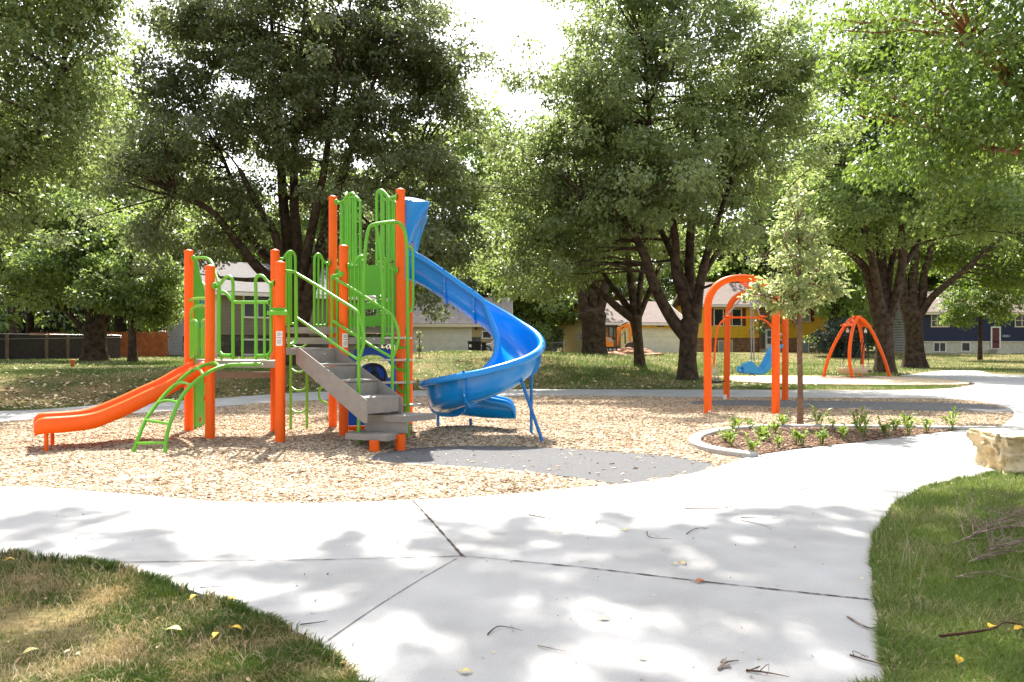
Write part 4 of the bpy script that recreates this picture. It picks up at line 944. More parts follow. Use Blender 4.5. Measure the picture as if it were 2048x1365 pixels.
# ---------------------------------------------------------------- trees
LM = {
 'linden': leaf_mat('dull_green_leaf', (.055, .075, .022, 1), (.18, .20, .085, 1), .38, (.28, .34, .12, 1), .34, .7),
 'ash': leaf_mat('mid_green_leaf', (.075, .11, .026, 1), (.22, .265, .105, 1), .43, (.36, .46, .14, 1), .36, .7),
 'bright': leaf_mat('bright_green_leaf', (.055, .095, .014, 1), (.16, .23, .05, 1), .40, (.27, .39, .05, 1), .40, .5),
 'near': leaf_mat('hanging_green_leaf', (.05, .09, .014, 1), (.15, .215, .045, 1), .38, (.24, .36, .05, 1), .38, .55),
 'pale': leaf_mat('pale_green_leaf', (.17, .21, .085, 1), (.34, .39, .19, 1), .45, (.50, .58, .22, 1), .40, .55),
 'far': leaf_mat('far_green_leaf', (.07, .11, .025, 1), (.18, .24, .07, 1), .43, (.34, .46, .10, 1), .42, .55),
 'spruce': leaf_mat('bluish_needle', (.03, .05, .035, 1), (.07, .10, .07, 1), .15, (.08, .12, .06, 1), .6, .3),
}
def leaf_arrays(C, N_per, rc, size, rng, droop=.35, flat=.6):
    """C cluster centres (n,4: x,y,z,scale) with an outward direction (n,3)"""
    n = len(C); k = N_per
    c = np.repeat(C[:, :3], k, 0); sc = np.repeat(C[:, 3], k)
    q = rng.normal(0, 1, (n*k, 3)); q /= np.linalg.norm(q, axis=1)[:, None]; q *= (rng.random((n*k, 1))**.45)
    q[:, 2] *= flat
    return c+q*(rc*sc)[:, None], q
def leaves_mesh(pos, out, size, rng, droop):
    n = len(pos); s = size*rng.uniform(.65, 1.3, n)
    tdir = out*.9+rng.normal(0, .75, (n, 3)); tdir[:, 2] -= droop; tdir /= np.linalg.norm(tdir, axis=1)[:, None]
    nn = np.array([0, 0, 1.0])+out*.5+rng.normal(0, .55, (n, 3)); nn -= tdir*(nn*tdir).sum(1)[:, None]; nn /= np.linalg.norm(nn, axis=1)[:, None]
    sd = np.cross(tdir, nn); w = s*rng.uniform(.26, .36, n)
    fold = (s*.10)[:, None]*nn
    base = pos; tip = pos+tdir*s[:, None]-nn*(s*.12)[:, None]
    l = pos+tdir*(s*.42)[:, None]+sd*w[:, None]+fold; r = pos+tdir*(s*.42)[:, None]-sd*w[:, None]+fold
    V = np.stack([base, r, tip, l], 1).reshape(-1, 3)
    return V, np.arange(n*4).reshape(n, 4)
def crown_clusters(blobs, n, rng, shell=.42, bough=None):
    vol = np.array([b[3]*b[4]*b[5] for b in blobs]); vol = vol**.8; vol = vol/vol.sum()
    if bough is None:
        pick = rng.choice(len(blobs), n, p=vol); bl = np.array(blobs)[pick]
        q = rng.normal(0, 1, (n, 3)); q /= np.linalg.norm(q, axis=1)[:, None]
        return bl[:, :3]+q*(rng.random(n)**shell)[:, None]*bl[:, 3:6], q
    nb = max(6, n//13); pick = rng.choice(len(blobs), nb, p=vol); bl = np.array(blobs)[pick]   # boughs first, then sprays on each bough
    q = rng.normal(0, 1, (nb, 3)); q /= np.linalg.norm(q, axis=1)[:, None]
    bc = bl[:, :3]+q*(rng.random(nb)**shell)[:, None]*bl[:, 3:6]*.93; bs = rng.uniform(.55, 1.45, nb)
    w = bs**1.6; j = rng.choice(nb, n, p=w/w.sum()); off_ = rng.normal(0, 1, (n, 3))*np.array([1, 1, .42])*(bough*bs[j])[:, None]
    off_ -= q[j]*np.abs(rng.normal(0, .5, n))[:, None]*bough
    off_[:, 2] -= .28*(off_[:, 0]**2+off_[:, 1]**2)/bough                                         # tips droop
    return bc[j]+off_, q[j]*.7+off_/np.linalg.norm(off_, axis=1)[:, None]*.6
def limb(mb, a, b, r0, r1, rng, lift=.35, n=7, wob=.04):
    a, b = Vector(a), Vector(b); L = (b-a).length; pts = []
    ctrl = a.lerp(b, .45)+Vector((0, 0, lift*L*.4))
    for i in range(n):
        t_ = i/(n-1); p = a*(1-t_)**2+ctrl*2*t_*(1-t_)+b*t_*t_
        if 0 < i < n-1: p += Vector(rng.normal(0, wob*L*.35, 3))
        pts.append(p)
    mb.tube(pts, [lerp(r0, r1, (i/(n-1))**.8) for i in range(n)], 7 if r0 > .05 else 5)
    return pts
def tree(name, label, base, trunk, blobs, ncl, nleaf, size, lm, bark='bark', seed=0, rc=.75, droop=.35, flat=.6, group=None, limbs=None, shell=.42, flare=1.35, cat='tree', sub=.45, cull=None, extra=(), bough=None):
    """trunk: list of (x,y,z,r) from the ground to the fork; limbs: list of polylines [(x,y,z,r)...]"""
    rng = np.random.default_rng(seed); base = Vector(base)
    root = thing(name, base, label, cat, group)
    mb = MB(); tp = [Vector(t_[:3]) for t_ in trunk]; tr = [t_[3] for t_ in trunk]
    # ridged, flared trunk
    sp_ = smooth([p.to_tuple() for p in tp], 4); rr = np.interp(np.linspace(0, len(tr)-1, len(sp_)), range(len(tr)), tr)
    rings = []
    for i, p in enumerate(sp_):
        hgt = p.z-base.z; fl_ = 1+(flare-1)*math.exp(-max(0, hgt)/.35)
        rings.append([p+Vector((math.cos(a), math.sin(a), 0))*rr[i]*fl_*(1+.07*math.sin(3*a+seed)+.05*math.sin(7*a+2*seed+hgt)) for a in np.linspace(0, 2*math.pi, 21)[:-1]])
    top_c = sp_[-1]; tl = rings[-1]
    for f_, dz in ((.93, .10), (.72, .22), (.4, .32), (.02, .36)): rings.append([top_c.lerp(p, f_)+Vector((0, 0, dz*rr[-1]*2)) for p in tl])
    mb.sweep(rings, closed=True)
    pos, q = crown_clusters(blobs, ncl, rng, shell, bough)
    n0_ = len(pos)
    for eb, en in extra:
        p2, q2 = crown_clusters([eb], en, rng, .36); pos = np.concatenate([pos, p2]); q = np.concatenate([q, q2])
    big_ = np.arange(len(pos)) < n0_
    if cull is not None:
        kp = cull(pos); pos, q, big_ = pos[kp], q[kp], big_[kp]
    nodes = []
    for L in (limbs or []):
        pts = smooth([l_[:3] for l_ in L], 4); rs_ = np.interp(np.linspace(0, len(L)-1, len(pts)), range(len(L)), [l_[3] for l_ in L])
        mb.tube(pts, list(rs_), 8); nodes += [(p, r_) for p, r_ in zip(pts[3:], rs_[3:])]
    fork = sp_[-1]
    if not limbs:
        nl = max(5, min(11, ncl//25)); idx = rng.choice(len(pos), nl, replace=False)
        for i in idx:
            e = fork.lerp(Vector(pos[i]), .75); pts = limb(mb, fork-Vector((0, 0, rng.uniform(0, .6))), e, tr[-1]*rng.uniform(.4, .65), .025, rng)
            nodes += [(p, .03) for p in pts[2:]]
    NP = np.array([tuple(n_[0]) for n_ in nodes]); NR = np.array([n_[1] for n_ in nodes])
    for i in range(len(pos)):
        if rng.random() > sub: continue
        dlt = NP-pos[i]; dist = np.linalg.norm(dlt, axis=1)+np.maximum(0, NP[:, 2]-pos[i, 2])*.6; j = int(dist.argmin())
        if dist[j] > 7: continue
        limb(mb, NP[j], pos[i], min(.05, NR[j]*.6), .008, rng, .15, 5, .06)
    tk = mb.build('trunk', M[bark], root)
    C = np.concatenate([pos, rng.uniform(.6, 1.35, (len(pos), 1))*np.where(big_, 1, .28)[:, None]], 1)
    lp, lq = leaf_arrays(C, nleaf, rc, size, rng, droop, flat)
    outd = np.repeat(q, nleaf, 0)*.6+lq*.6
    kl = np.repeat(big_, nleaf) | (rng.random(len(lp)) < .35); lp, outd = lp[kl], outd[kl]
    V, F = leaves_mesh(lp, outd, size, rng, droop)
    np_mesh('crown', V, F, LM[lm], root)
    return root
def wpx(l, d):                                      # limb polyline from pixels: (x, y, r_px[, extra depth])
    return [tuple(P(a[0], a[1], d+(a[3] if len(a) > 3 else 0)))+(a[2]*d/FPX,) for a in l]
def blob(x, y, d, rx, ry, rz): p = P(x, y, d); return (p.x, p.y, p.z, rx, ry, rz)

def low_edge(xs_, ys_):                            # lowest leaf line of a crown, measured against the photo
    def f(pos):
        y = np.maximum(pos[:, 1], .5); return HY-(pos[:, 2]-EYE)/y*FPX < np.interp(CX+pos[:, 0]/y*FPX, xs_, ys_)
    return f
# broad multi-stemmed tree behind the play structure
D0 = 27.0; bx = P(596, 0, D0).x; bz = hz(bx, D0)
tree('broad_tree', 'broad dark multi-stemmed tree directly behind the play structure', (bx, D0, bz),
     [(bx-.15, D0, bz-.2, .46), (bx-.05, D0, bz+.8, .42), tuple(P(590, 640, D0))+(.40,), tuple(P(589, 585, D0))+(.42,)],
     [blob(575, 330, D0, 5.2, 4.4, 3.1), blob(585, 110, D0+.3, 4.9, 4.2, 3.6), blob(380, 330, D0, 2.7, 3.2, 2.6), blob(790, 290, D0, 2.7, 3.2, 3.2), blob(590, -90, D0, 5.2, 4.0, 2.8), blob(345, 230, D0, 2.0, 2.2, 2.4), blob(845, 130, D0, 2.0, 2.2, 2.6), blob(420, 40, D0, 2.2, 2.4, 2.4), blob(790, 20, D0, 2.2, 2.4, 2.2), blob(285, 380, D0, 1.6, 2, 1.8), blob(330, 440, D0-.5, 1.9, 2.4, 1.3), blob(860, 470, D0-.3, 1.6, 2.2, 1.6), blob(690, 450, D0-2.4, 3.0, 1.6, 1.2), blob(850, 590, D0-1, 1.0, 1.4, .95), blob(880, 550, D0-1, 1.3, 1.2, .9), blob(900, 460, D0, 1.1, 1.6, 1.4), blob(860, 200, D0, 1.4, 1.8, 1.6), blob(420, 150, D0, 2.0, 2.0, 2.4), blob(745, 70, D0, 2.2, 2.4, 2.4)],
     1080, 165, .135, 'linden', 'bark', 3, rc=.62, droop=.45, bough=.95, cull=low_edge([230, 340, 420, 520, 560, 640, 680, 760, 800, 860, 940], [520, 550, 540, 500, 430, 440, 500, 500, 630, 645, 590]),
     limbs=[wpx([(592,600,15),(560,565,12),(520,540,10,-.4),(470,480,8,-.7),(420,420,6,-1),(350,390,4,-1.2)], D0), wpx([(588,600,14),(562,540,10),(520,500,9,.3),(490,450,7,.4),(470,380,5,.6),(440,300,3,.8)], D0), wpx([(592,590,13),(568,540,8.5,-.5),(550,470,8,-.7),(520,420,6,-.9),(480,340,4,-1)], D0), wpx([(594,590,14),(578,500,12,.4),(566,400,10,.6),(560,280,8,.7),(550,150,5,.8),(540,0,3,.8)], D0), wpx([(598,590,14),(595,500,11),(588,400,9),(590,280,7),(600,150,5),(610,0,3)], D0), wpx([(600,590,13),(615,500,10,-.6),(632,420,9,-.9),(650,330,7,-1),(665,220,5,-1),(690,60,3,-1)], D0), wpx([(604,640,16),(620,580,13,-.3),(640,500,11,-.5),(660,430,9,-.6),(690,340,7,-.8),(720,240,5,-1),(760,130,3,-1)], D0), wpx([(640,500,9,-.5),(700,420,7,.2),(760,370,5,.4),(830,320,3.5,.4)], D0), wpx([(640,520,8,-.4),(700,470,6,-1.4),(780,440,4,-1.6),(850,470,2.6,-1.4),(860,560,1.8,-1)], D0), wpx([(575,570,7,.5),(545,560,6,-.6),(490,560,4,-1.4),(440,555,2.5,-1.8)], D0)])

# tree right of the middle, forked low, on the berm
D1 = 24.6; bx = P(1377, 0, D1).x; bz = hz(bx, D1)
tree('fork_tree', 'tall tree forking low over the berm left of the orange swing frame', (bx, D1, bz),
     [tuple(P(1376, 760, D1))+(.29,), tuple(P(1376, 720, D1))+(.255,), tuple(P(1378, 680, D1))+(.255,), tuple(P(1380, 645, D1))+(.29,)],
     [blob(1310, 330, D1, 4.3, 4.0, 3.0), blob(1300, 120, D1+.4, 3.9, 3.8, 3.2), blob(1110, 360, D1, 1.7, 2.6, 2.4), blob(1475, 300, D1, 2.2, 3.0, 2.9), blob(1310, -60, D1, 3.3, 3.2, 2.2), blob(1100, 500, D1+.2, 1.6, 2.2, 1.5), blob(1500, 150, D1, 1.5, 2.4, 1.9), blob(1390, 470, D1-1.6, 2.6, 1.6, 1.1), blob(1180, 200, D1, 1.6, 2.2, 2.0)],
     820, 165, .13, 'ash', 'bark', 5, rc=.58, droop=.5, bough=.85, cull=low_edge([1000, 1100, 1200, 1260, 1330, 1400, 1450, 1500, 1560, 1620], [550, 585, 545, 500, 460, 450, 500, 540, 580, 540]),
     limbs=[wpx([(1372,672,15),(1345,640,12),(1310,575,10.5,-.6),(1290,515,9,-.9),(1260,455,6.5,-1),(1230,420,5,-1.1),(1170,400,3,-1.2)], D1), wpx([(1382,650,14),(1370,600,12),(1352,545,10,-.3),(1350,470,8,-.4),(1330,380,6,-.4),(1300,250,4,-.4),(1290,90,2.5,-.4)], D1), wpx([(1384,650,12),(1372,580,9,.5),(1340,500,7,.8),(1300,420,5,1),(1240,330,3,1.2)], D1), wpx([(1386,645,13),(1380,580,11,.6),(1380,480,9,.8),(1390,350,7,1),(1385,200,5,1),(1370,40,3,1)], D1), wpx([(1390,645,13),(1398,580,10,-.2),(1408,530,8.5,-.4),(1420,490,7,-.5),(1450,400,5,-.6),(1490,290,3,-.6)], D1), wpx([(1400,560,7,-.2),(1440,500,5.5,.4),(1490,465,4.5,.7),(1530,430,3,.8)], D1)])
# second dark-trunked tree behind it
D2 = 30.0; bx = P(1281, 0, D2).x; bz = hz(bx, D2)
tree('slim_tree', 'slimmer black-trunked tree behind the low-forked one, by the excavator', (bx, D2, bz),
     [(P(1281, 0, D2).x, D2, bz-.2, .19), tuple(P(1278, 700, D2))+(.175,), tuple(P(1274, 660, D2))+(.18,), tuple(P(1271, 635, D2))+(.24,)],
     [blob(1230, 430, D2, 3.6, 3.2, 2.4), blob(1150, 380, D2, 2.4, 2.6, 2.2), blob(1240, 260, D2, 3.2, 3, 2.6), blob(1100, 560, D2, 2.0, 2.0, .9), blob(1040, 430, D2+1, 1.6, 2.2, 2.0), blob(1090, 250, D2+1, 1.8, 2, 2.4)],
     330, 110, .16, 'ash', 'bark', 6, rc=.65, droop=.45, bough=.8, cull=low_edge([1040, 1100, 1160, 1240, 1300, 1360], [600, 600, 560, 540, 520, 500]),
     limbs=[wpx([(1268,640,9),(1235,615,8),(1200,585,6),(1150,550,4),(1110,540,2.5)], D2), wpx([(1270,640,9),(1245,600,7,.4),(1215,560,5,.8),(1180,500,3,1)], D2), wpx([(1272,640,9),(1262,570,7),(1255,500,5.5),(1240,400,4),(1230,300,2.5)], D2), wpx([(1274,640,8),(1280,570,6,.5),(1290,500,5,.6),(1290,400,3,.6)], D2), wpx([(1275,640,7),(1300,580,5,-.3),(1320,530,4,-.4),(1350,450,2.5,-.5)], D2)])
# old pollarded thick trunk
D3 = 38.0; bx = P(1187, 0, D3).x; bz = hz(bx, D3)
tree('old_thick_tree', 'old tree with a thick grey three-pronged trunk beside the yellow garage gable', (bx, D3, bz),
     [(bx, D3, bz-.2, .58), tuple(P(1187, 690, D3))+(.53,), tuple(P(1186, 650, D3))+(.56,), tuple(P(1184, 632, D3))+(.66,)],
     [blob(1180, 520, D3+2, 4.2, 2.6, 1.3), blob(1100, 470, D3+3, 3.5, 3, 2.8), blob(1230, 420, D3+4, 3.4, 3, 2.6)],
     220, 110, .19, 'far', 'bark', 8, rc=.8, flare=1.25, bough=.9, cull=low_edge([1050, 1120, 1160, 1220, 1300], [570, 590, 565, 565, 540]),
     limbs=[wpx([(1178,640,13),(1168,610,11),(1164,585,9.5),(1160,540,7,1),(1150,480,4,2)], D3), wpx([(1185,640,13),(1186,605,11),(1187,580,10),(1190,520,6,1.5),(1200,440,4,2.5)], D3), wpx([(1191,640,13),(1202,610,10.5),(1207,588,9),(1215,540,6,1),(1240,460,4,2.5)], D3)])
# dark tree on the right, limbs fanning upwards
D4 = 35.0; bx = P(1768, 0, D4).x; bz = hz(bx, D4)
tree('fan_tree', 'dark tree with a fan of limbs behind the small arched swing', (bx, D4, bz),
     [(P(1768, 0, D4).x, D4, bz-.2, .42), tuple(P(1768, 715, D4))+(.37,), tuple(P(1768, 670, D4))+(.36,), tuple(P(1766, 635, D4))+(.42,)],
     [blob(1790, 400, D4, 5.2, 4.4, 2.3), blob(1670, 440, D4, 2.6, 3.4, 1.9), blob(1900, 430, D4, 3.0, 3.4, 1.9), blob(1790, 270, D4+.5, 5.4, 4.2, 3.4), blob(1640, 330, D4, 2.4, 3, 2.4), blob(1980, 380, D4+1, 2.4, 3, 3), blob(1780, 120, D4+1, 4.6, 4, 3.6)],
     700, 125, .175, 'far', 'bark', 9, rc=.78, droop=.4, bough=1.0, cull=low_edge([1600, 1680, 1740, 1800, 1860, 1950, 2050], [540, 520, 500, 480, 480, 480, 460]),
     limbs=[wpx([(1760,650,14),(1745,590,11),(1735,545,9.5),(1715,520,7),(1690,500,4)], D4), wpx([(1763,640,13),(1755,580,9.5,-.4),(1742,510,8,-.6),(1720,430,5,-.8),(1690,330,3,-1)], D4), wpx([(1766,640,14),(1765,560,11,.5),(1760,480,9,.6),(1755,380,6,.6),(1750,250,3,.6)], D4), wpx([(1772,650,13),(1790,600,10),(1803,540,9,-.3),(1805,480,8,-.4),(1798,400,6,-.4),(1800,250,3,-.4)], D4), wpx([(1770,640,10),(1778,560,7,.4),(1790,500,5.5,.5),(1830,400,3.5,.6)], D4), wpx([(1803,540,6,0),(1850,470,5,.5),(1910,420,4,.5),(1960,390,2.5,.6)], D4)])
# big tree in front of the blue house
D5 = 45.0; bx = P(1828, 0, D5).x; bz = hz(bx, D5)
tree('house_tree', 'stout tree with one long slanting limb in front of the navy house', (bx, D5, bz),
     [(P(1829, 0, D5).x, D5, bz-.2, .60), tuple(P(1828, 685, D5))+(.47,), tuple(P(1826, 655, D5))+(.47,), tuple(P(1824, 625, D5))+(.56,)],
     [blob(1930, 420, D5+1, 5.5, 4.5, 3.2), blob(2040, 470, D5, 3.8, 4, 3.0), blob(1830, 480, D5+2, 4, 3.5, 2.4), blob(1970, 300, D5+2, 6, 4.5, 3.2), blob(1920, 545, D5-1, 2.6, 2, 1.1)],
     380, 110, .22, 'bright', 'bark', 10, rc=.95, bough=1.2, cull=low_edge([1780, 1840, 1880, 1940, 2000, 2080], [540, 540, 540, 540, 580, 580]),
     limbs=[wpx([(1818,640,12),(1808,600,10),(1806,560,8),(1800,480,5)], D5), wpx([(1826,630,13),(1824,580,11),(1830,520,8),(1840,430,5)], D5), wpx([(1835,640,9),(1860,600,7.5,-.5),(1890,572,6.5,-1),(1935,535,5.5,-1.4),(1975,500,4,-1.6),(2010,470,2.5,-1.8)], D5), wpx([(1832,640,11),(1845,590,9),(1850,540,7),(1880,440,4)], D5)])
# young maple before the blue house
D6 = 58.0; bx = P(1960, 0, D6).x; bz = hz(bx, D6)
tree('young_maple', 'young light green maple standing in front of the navy house', (bx, D6, bz),
     [(bx, D6, bz-.2, .15), tuple(P(1961, 650, D6))+(.12,), tuple(P(1963, 610, D6))+(.10,)],
     [blob(1970, 590, D6-.3, 3.6, 2.6, 1.7), blob(1930, 630, D6-.5, 1.7, 1.6, 1.0), blob(2010, 610, D6, 1.8, 1.8, 1.4), blob(1970, 530, D6, 2.9, 2.4, 1.7)],
     130, 90, .22, 'bright', 'bark', 12, rc=.75, limbs=[wpx([(1962,630,2.5),(1968,590,2),(1972,540,1.2)], D6), wpx([(1961,640,2),(1940,615,1.5),(1920,600,1)], D6), wpx([(1962,630,2),(1990,600,1.4),(2015,585,1)], D6)])

# trees on the left
D7 = 34.0; bx = P(189, 0, D7).x; bz = hz(bx, D7)
tree('maple_tree', 'thick black-trunked maple by the dark fence on the left', (bx, D7, bz),
     [(bx, D7, bz-.2, .52), tuple(P(189, 700, D7))+(.44,), tuple(P(190, 675, D7))+(.42,), tuple(P(189, 655, D7))+(.46,)],
     [blob(170, 540, D7-1, 3.6, 2.8, 2.0), blob(60, 560, D7, 2.6, 2.4, 2.0), blob(190, 420, D7, 4.2, 3.2, 2.6), blob(60, 430, D7+1, 3.2, 3, 2.6), blob(270, 500, D7, 2.4, 2.4, 2.2)],
     400, 115, .18, 'far', 'bark', 14, rc=.72, bough=.9, cull=low_edge([-50, 0, 100, 140, 190, 240, 300, 340], [620, 630, 620, 595, 580, 600, 620, 620]),
     limbs=[wpx([(180,668,9),(165,655,7.5),(148,640,5.5),(133,622,4)], D7), wpx([(186,660,12),(180,620,10),(176,560,8),(170,450,4)], D7), wpx([(192,665,11),(203,630,9,-.3),(206,580,6,-.4),(215,480,4,-.5)], D7), wpx([(195,670,8),(212,645,6.5,.4),(222,610,5,.5),(250,540,3,.6)], D7)])
D8 = 31.5; bx = P(266, 0, D8).x; bz = hz(bx, D8)
tree('slender_tree', 'slender straight-trunked tree between the black maple and the cedar fence', (bx, D8, bz),
     [(bx, D8, bz-.2, .17), tuple(P(265, 680, D8))+(.14,), tuple(P(263, 620, D8))+(.13,), tuple(P(262, 560, D8))+(.11,)],
     [blob(275, 560, D8-.3, 2.0, 1.9, 1.9), blob(300, 630, D8-.6, 1.2, 1.1, .9), blob(215, 590, D8, 1.4, 1.4, 1.3), blob(270, 450, D8, 1.9, 1.8, 1.7), blob(330, 560, D8, 1.2, 1.3, 1.2)],
     190, 100, .15, 'far', 'bark', 15, rc=.5, bough=.5, cull=low_edge([200, 240, 265, 290, 330, 360], [620, 620, 620, 670, 670, 620]), limbs=[wpx([(262,570,4.5),(262,500,3.5),(264,420,2)], D8), wpx([(263,600,3.5),(285,560,2.5),(310,520,1.6)], D8), wpx([(263,610,3.5),(240,585,2.4),(215,560,1.6)], D8), wpx([(264,640,3),(285,625,2),(305,625,1.2)], D8)])
# young staked tree in the planting bed
D9 = 12.35; bx = P(1600, 0, D9).x
tree('sapling', 'young pale green tree with a slim trunk in the planting bed', (bx, D9, .05),
     [tuple(P(1599.5, 860, D9))+(.047,), tuple(P(1600, 780, D9))+(.041,), tuple(P(1599, 690, D9))+(.039,), tuple(P(1599, 600, D9))+(.034,), tuple(P(1598, 500, D9))+(.024,), tuple(P(1595, 400, D9))+(.012,), tuple(P(1592, 352, D9))+(.005,)],
     [blob(1595, 580, D9, .78, .66, .24), blob(1595, 525, D9, .70, .62, .26), blob(1595, 465, D9, .44, .42, .28), blob(1590, 400, D9, .22, .22, .30), blob(1525, 592, D9, .32, .3, .14), blob(1665, 580, D9, .36, .3, .2), blob(1590, 365, D9, .10, .10, .14), blob(1598, 615, D9, .55, .5, .10)],
     195, 19, .085, 'pale', 'bark_young', 21, rc=.15, droop=.25, flat=.5, shell=.6, flare=1.1, sub=.75,
     limbs=[wpx([(1599,660,3),(1575,620,2.2),(1545,597,1.6,-.2),(1505,588,1,-.3)], D9), wpx([(1600,640,3),(1625,605,2),(1650,585,1.5,-.2),(1688,570,1,-.3)], D9), wpx([(1599,620,2.6),(1590,570,2,.2),(1560,530,1.5,.3),(1525,510,1,.4)], D9), wpx([(1599,600,2.6),(1625,555,2,.3),(1655,525,1.4,.4),(1680,510,1,.4)], D9), wpx([(1598,560,2),(1580,510,1.4,-.3),(1565,480,1,-.4)], D9), wpx([(1598,540,2),(1620,490,1.4,-.2),(1635,460,1,-.3)], D9), wpx([(1597,480,1.6),(1590,430,1.2,.1),(1580,400,.8,.1)], D9), wpx([(1596,450,1.6),(1606,410,1,-.1),(1615,385,.7,-.1)], D9)])

# two near trees with their trunks outside the frame: their crowns hang into it and dapple the walk
D10 = 12.5
def out_of_view_low(pos):                           # the crowns stop above head height over the walk
    y = np.maximum(pos[:, 1], .5); py = HY-(pos[:, 2]-EYE)/y*FPX; px = CX+pos[:, 0]/y*FPX
    return ~((px > 300) & (px < 1600) & (py > -70) & (pos[:, 1] > 0))
def keep_right(pos):
    y = np.maximum(pos[:, 1], .5); py = HY-(pos[:, 2]-EYE)/y*FPX; px = CX+pos[:, 0]/y*FPX
    lim = np.interp(px, [1500, 1620, 1680, 1760, 1850, 1950, 2048, 2300], [-60, 20, 250, 420, 455, 440, 400, 380])
    return ((py < lim) & out_of_view_low(pos)) | (pos[:, 1] < 1)
def keep_left(pos):
    y = np.maximum(pos[:, 1], .5); py = HY-(pos[:, 2]-EYE)/y*FPX; px = CX+pos[:, 0]/y*FPX
    lim = np.interp(px, [-400, 0, 60, 120, 185, 222, 245], [560, 520, 480, 430, 390, 260, -60])
    return ((py < lim) & out_of_view_low(pos)) | (pos[:, 1] < 1)
tree('near_tree', 'bright green tree whose boughs hang into the top right', (13.2, 13.5, 0),
     [(13.2, 13.5, -.2, .42), (13.1, 13.4, 1.6, .36), (12.9, 13.3, 3.2, .34)],
     [(9.4, 13.4, 6.6, 4.2, 3.2, 3.4), (7.3, 13.6, 5.2, 1.9, 2.0, 1.9), (10.5, 12.5, 9.5, 4.5, 4, 3), (12, 12, 5, 2.4, 2.6, 2)],
     620, 130, .105, 'near', 'bark_warm', 31, rc=.56, droop=.6, flat=.75, shell=.5, cull=keep_right,
     extra=[((3.4, 13.6, 12.8, 3.8, 2.3, 1.0), 620), ((-.4, 13.0, 12.6, 2.5, 1.8, 1.0), 330), ((7.5, 13.0, 12, 3, 2.6, 1.5), 60), ((4.6, 15.6, 12.4, 2.0, .9, .7), 26)],
     limbs=[[(12.9, 13.3, 3.0, .22), (11.4, 13.2, 3.6, .17), (9.6, 13.1, 4.4, .11), (8.3, 13.1, 5.4, .085), (7.6, 13.2, 6.3, .05)], [(12.9, 13.3, 3.2, .2), (11.2, 13, 5.0, .15), (10.2, 12.8, 6.5, .09), (9.2, 12.6, 8.2, .05)], [(12.9, 13.3, 3.3, .2), (11, 13.2, 8.0, .14), (8, 13.2, 11.2, .1), (4, 13.3, 12.5, .06), (1.5, 13.2, 12.6, .04), (-1.5, 13.1, 12.6, .02)], [(12.9, 13.3, 3.2, .18), (12.4, 12.8, 6, .13), (11.5, 12.4, 9, .07)], [(8, 13.2, 11.2, .07), (6, 14, 12.2, .05), (4.5, 15, 12.5, .03)], [(9.6, 13.1, 4.4, .06), (8.4, 13.4, 4.5, .04), (7.2, 13.5, 4.8, .02)]])
tree('near_tree', 'grey-green tree whose drooping boughs fill the top left edge', (-14.2, 17.5, 0.45),
     [(-14.2, 17.5, .0, .45), (-14.1, 17.4, 2.2, .38), (-13.9, 17.3, 3.8, .36)],
     [(-11.2, 17.2, 7.4, 2.6, 3.0, 3.4), (-10.6, 17.0, 5.4, 1.9, 2.4, 1.8), (-12, 16.5, 10.5, 4, 3.6, 3), (-13, 17, 4.4, 2, 2.4, 1.6), (-9.2, 17.4, 7.6, 1.6, 2, 2.4), (-9.4, 17.6, 9.4, 1.5, 2, 2.2)],
     620, 130, .11, 'ash', 'bark', 32, rc=.6, droop=.55, flat=.7, shell=.5, cull=keep_left,
     extra=[((-4.9, 13.0, 12.6, 2.2, 1.9, 1.0), 240), ((-7.5, 14, 12.2, 2.6, 2, 1.2), 60)],
     limbs=[[(-13.9, 17.3, 3.6, .2), (-12.6, 17.2, 4.0, .14), (-11.2, 17.2, 4.7, .09), (-10.2, 17.1, 5.8, .06), (-9.6, 17, 7, .03)], [(-13.9, 17.3, 3.8, .2), (-12.6, 17, 6, .14), (-11.4, 16.8, 8.4, .08), (-10.6, 16.6, 10.5, .04)], [(-13.9, 17.3, 3.8, .2), (-12, 16, 8.5, .13), (-9, 14.4, 11.6, .09), (-5.5, 13.4, 12.4, .05), (-3, 13.2, 12.5, .03)]])

# background trees: four kinds, each copied behind the houses and fences
def proto(name, label, h, rx, nclu, nl, size, lm, seed, low=.28):
    r = tree(name, label, (0, 0, 0), [(0, 0, -.3, .3), (0, 0, h*.15, .26), (0, .1, h*.3, .22)],
         [(0, 0, h*.62, rx, rx, h*.30), (rx*.35, 0, h*.48, rx*.8, rx*.8, h*.2), (-rx*.4, .3, h*.52, rx*.75, rx*.75, h*.22), (.2, 0, h*.82, rx*.62, rx*.62, h*.17)],
         nclu, nl, size, lm, 'bark', seed, rc=rx*.17, droop=.35, sub=.25, bough=rx*.21)
    return r
pr = [proto('shade_tree', '', 17, 6.4, 230, 70, .34, 'far', 41), proto('shade_tree', '', 15, 4.6, 200, 70, .32, 'ash', 42), proto('shade_tree', '', 19, 5.0, 230, 70, .34, 'far', 43), proto('shade_tree', '', 13, 5.2, 200, 70, .32, 'bright', 44)]
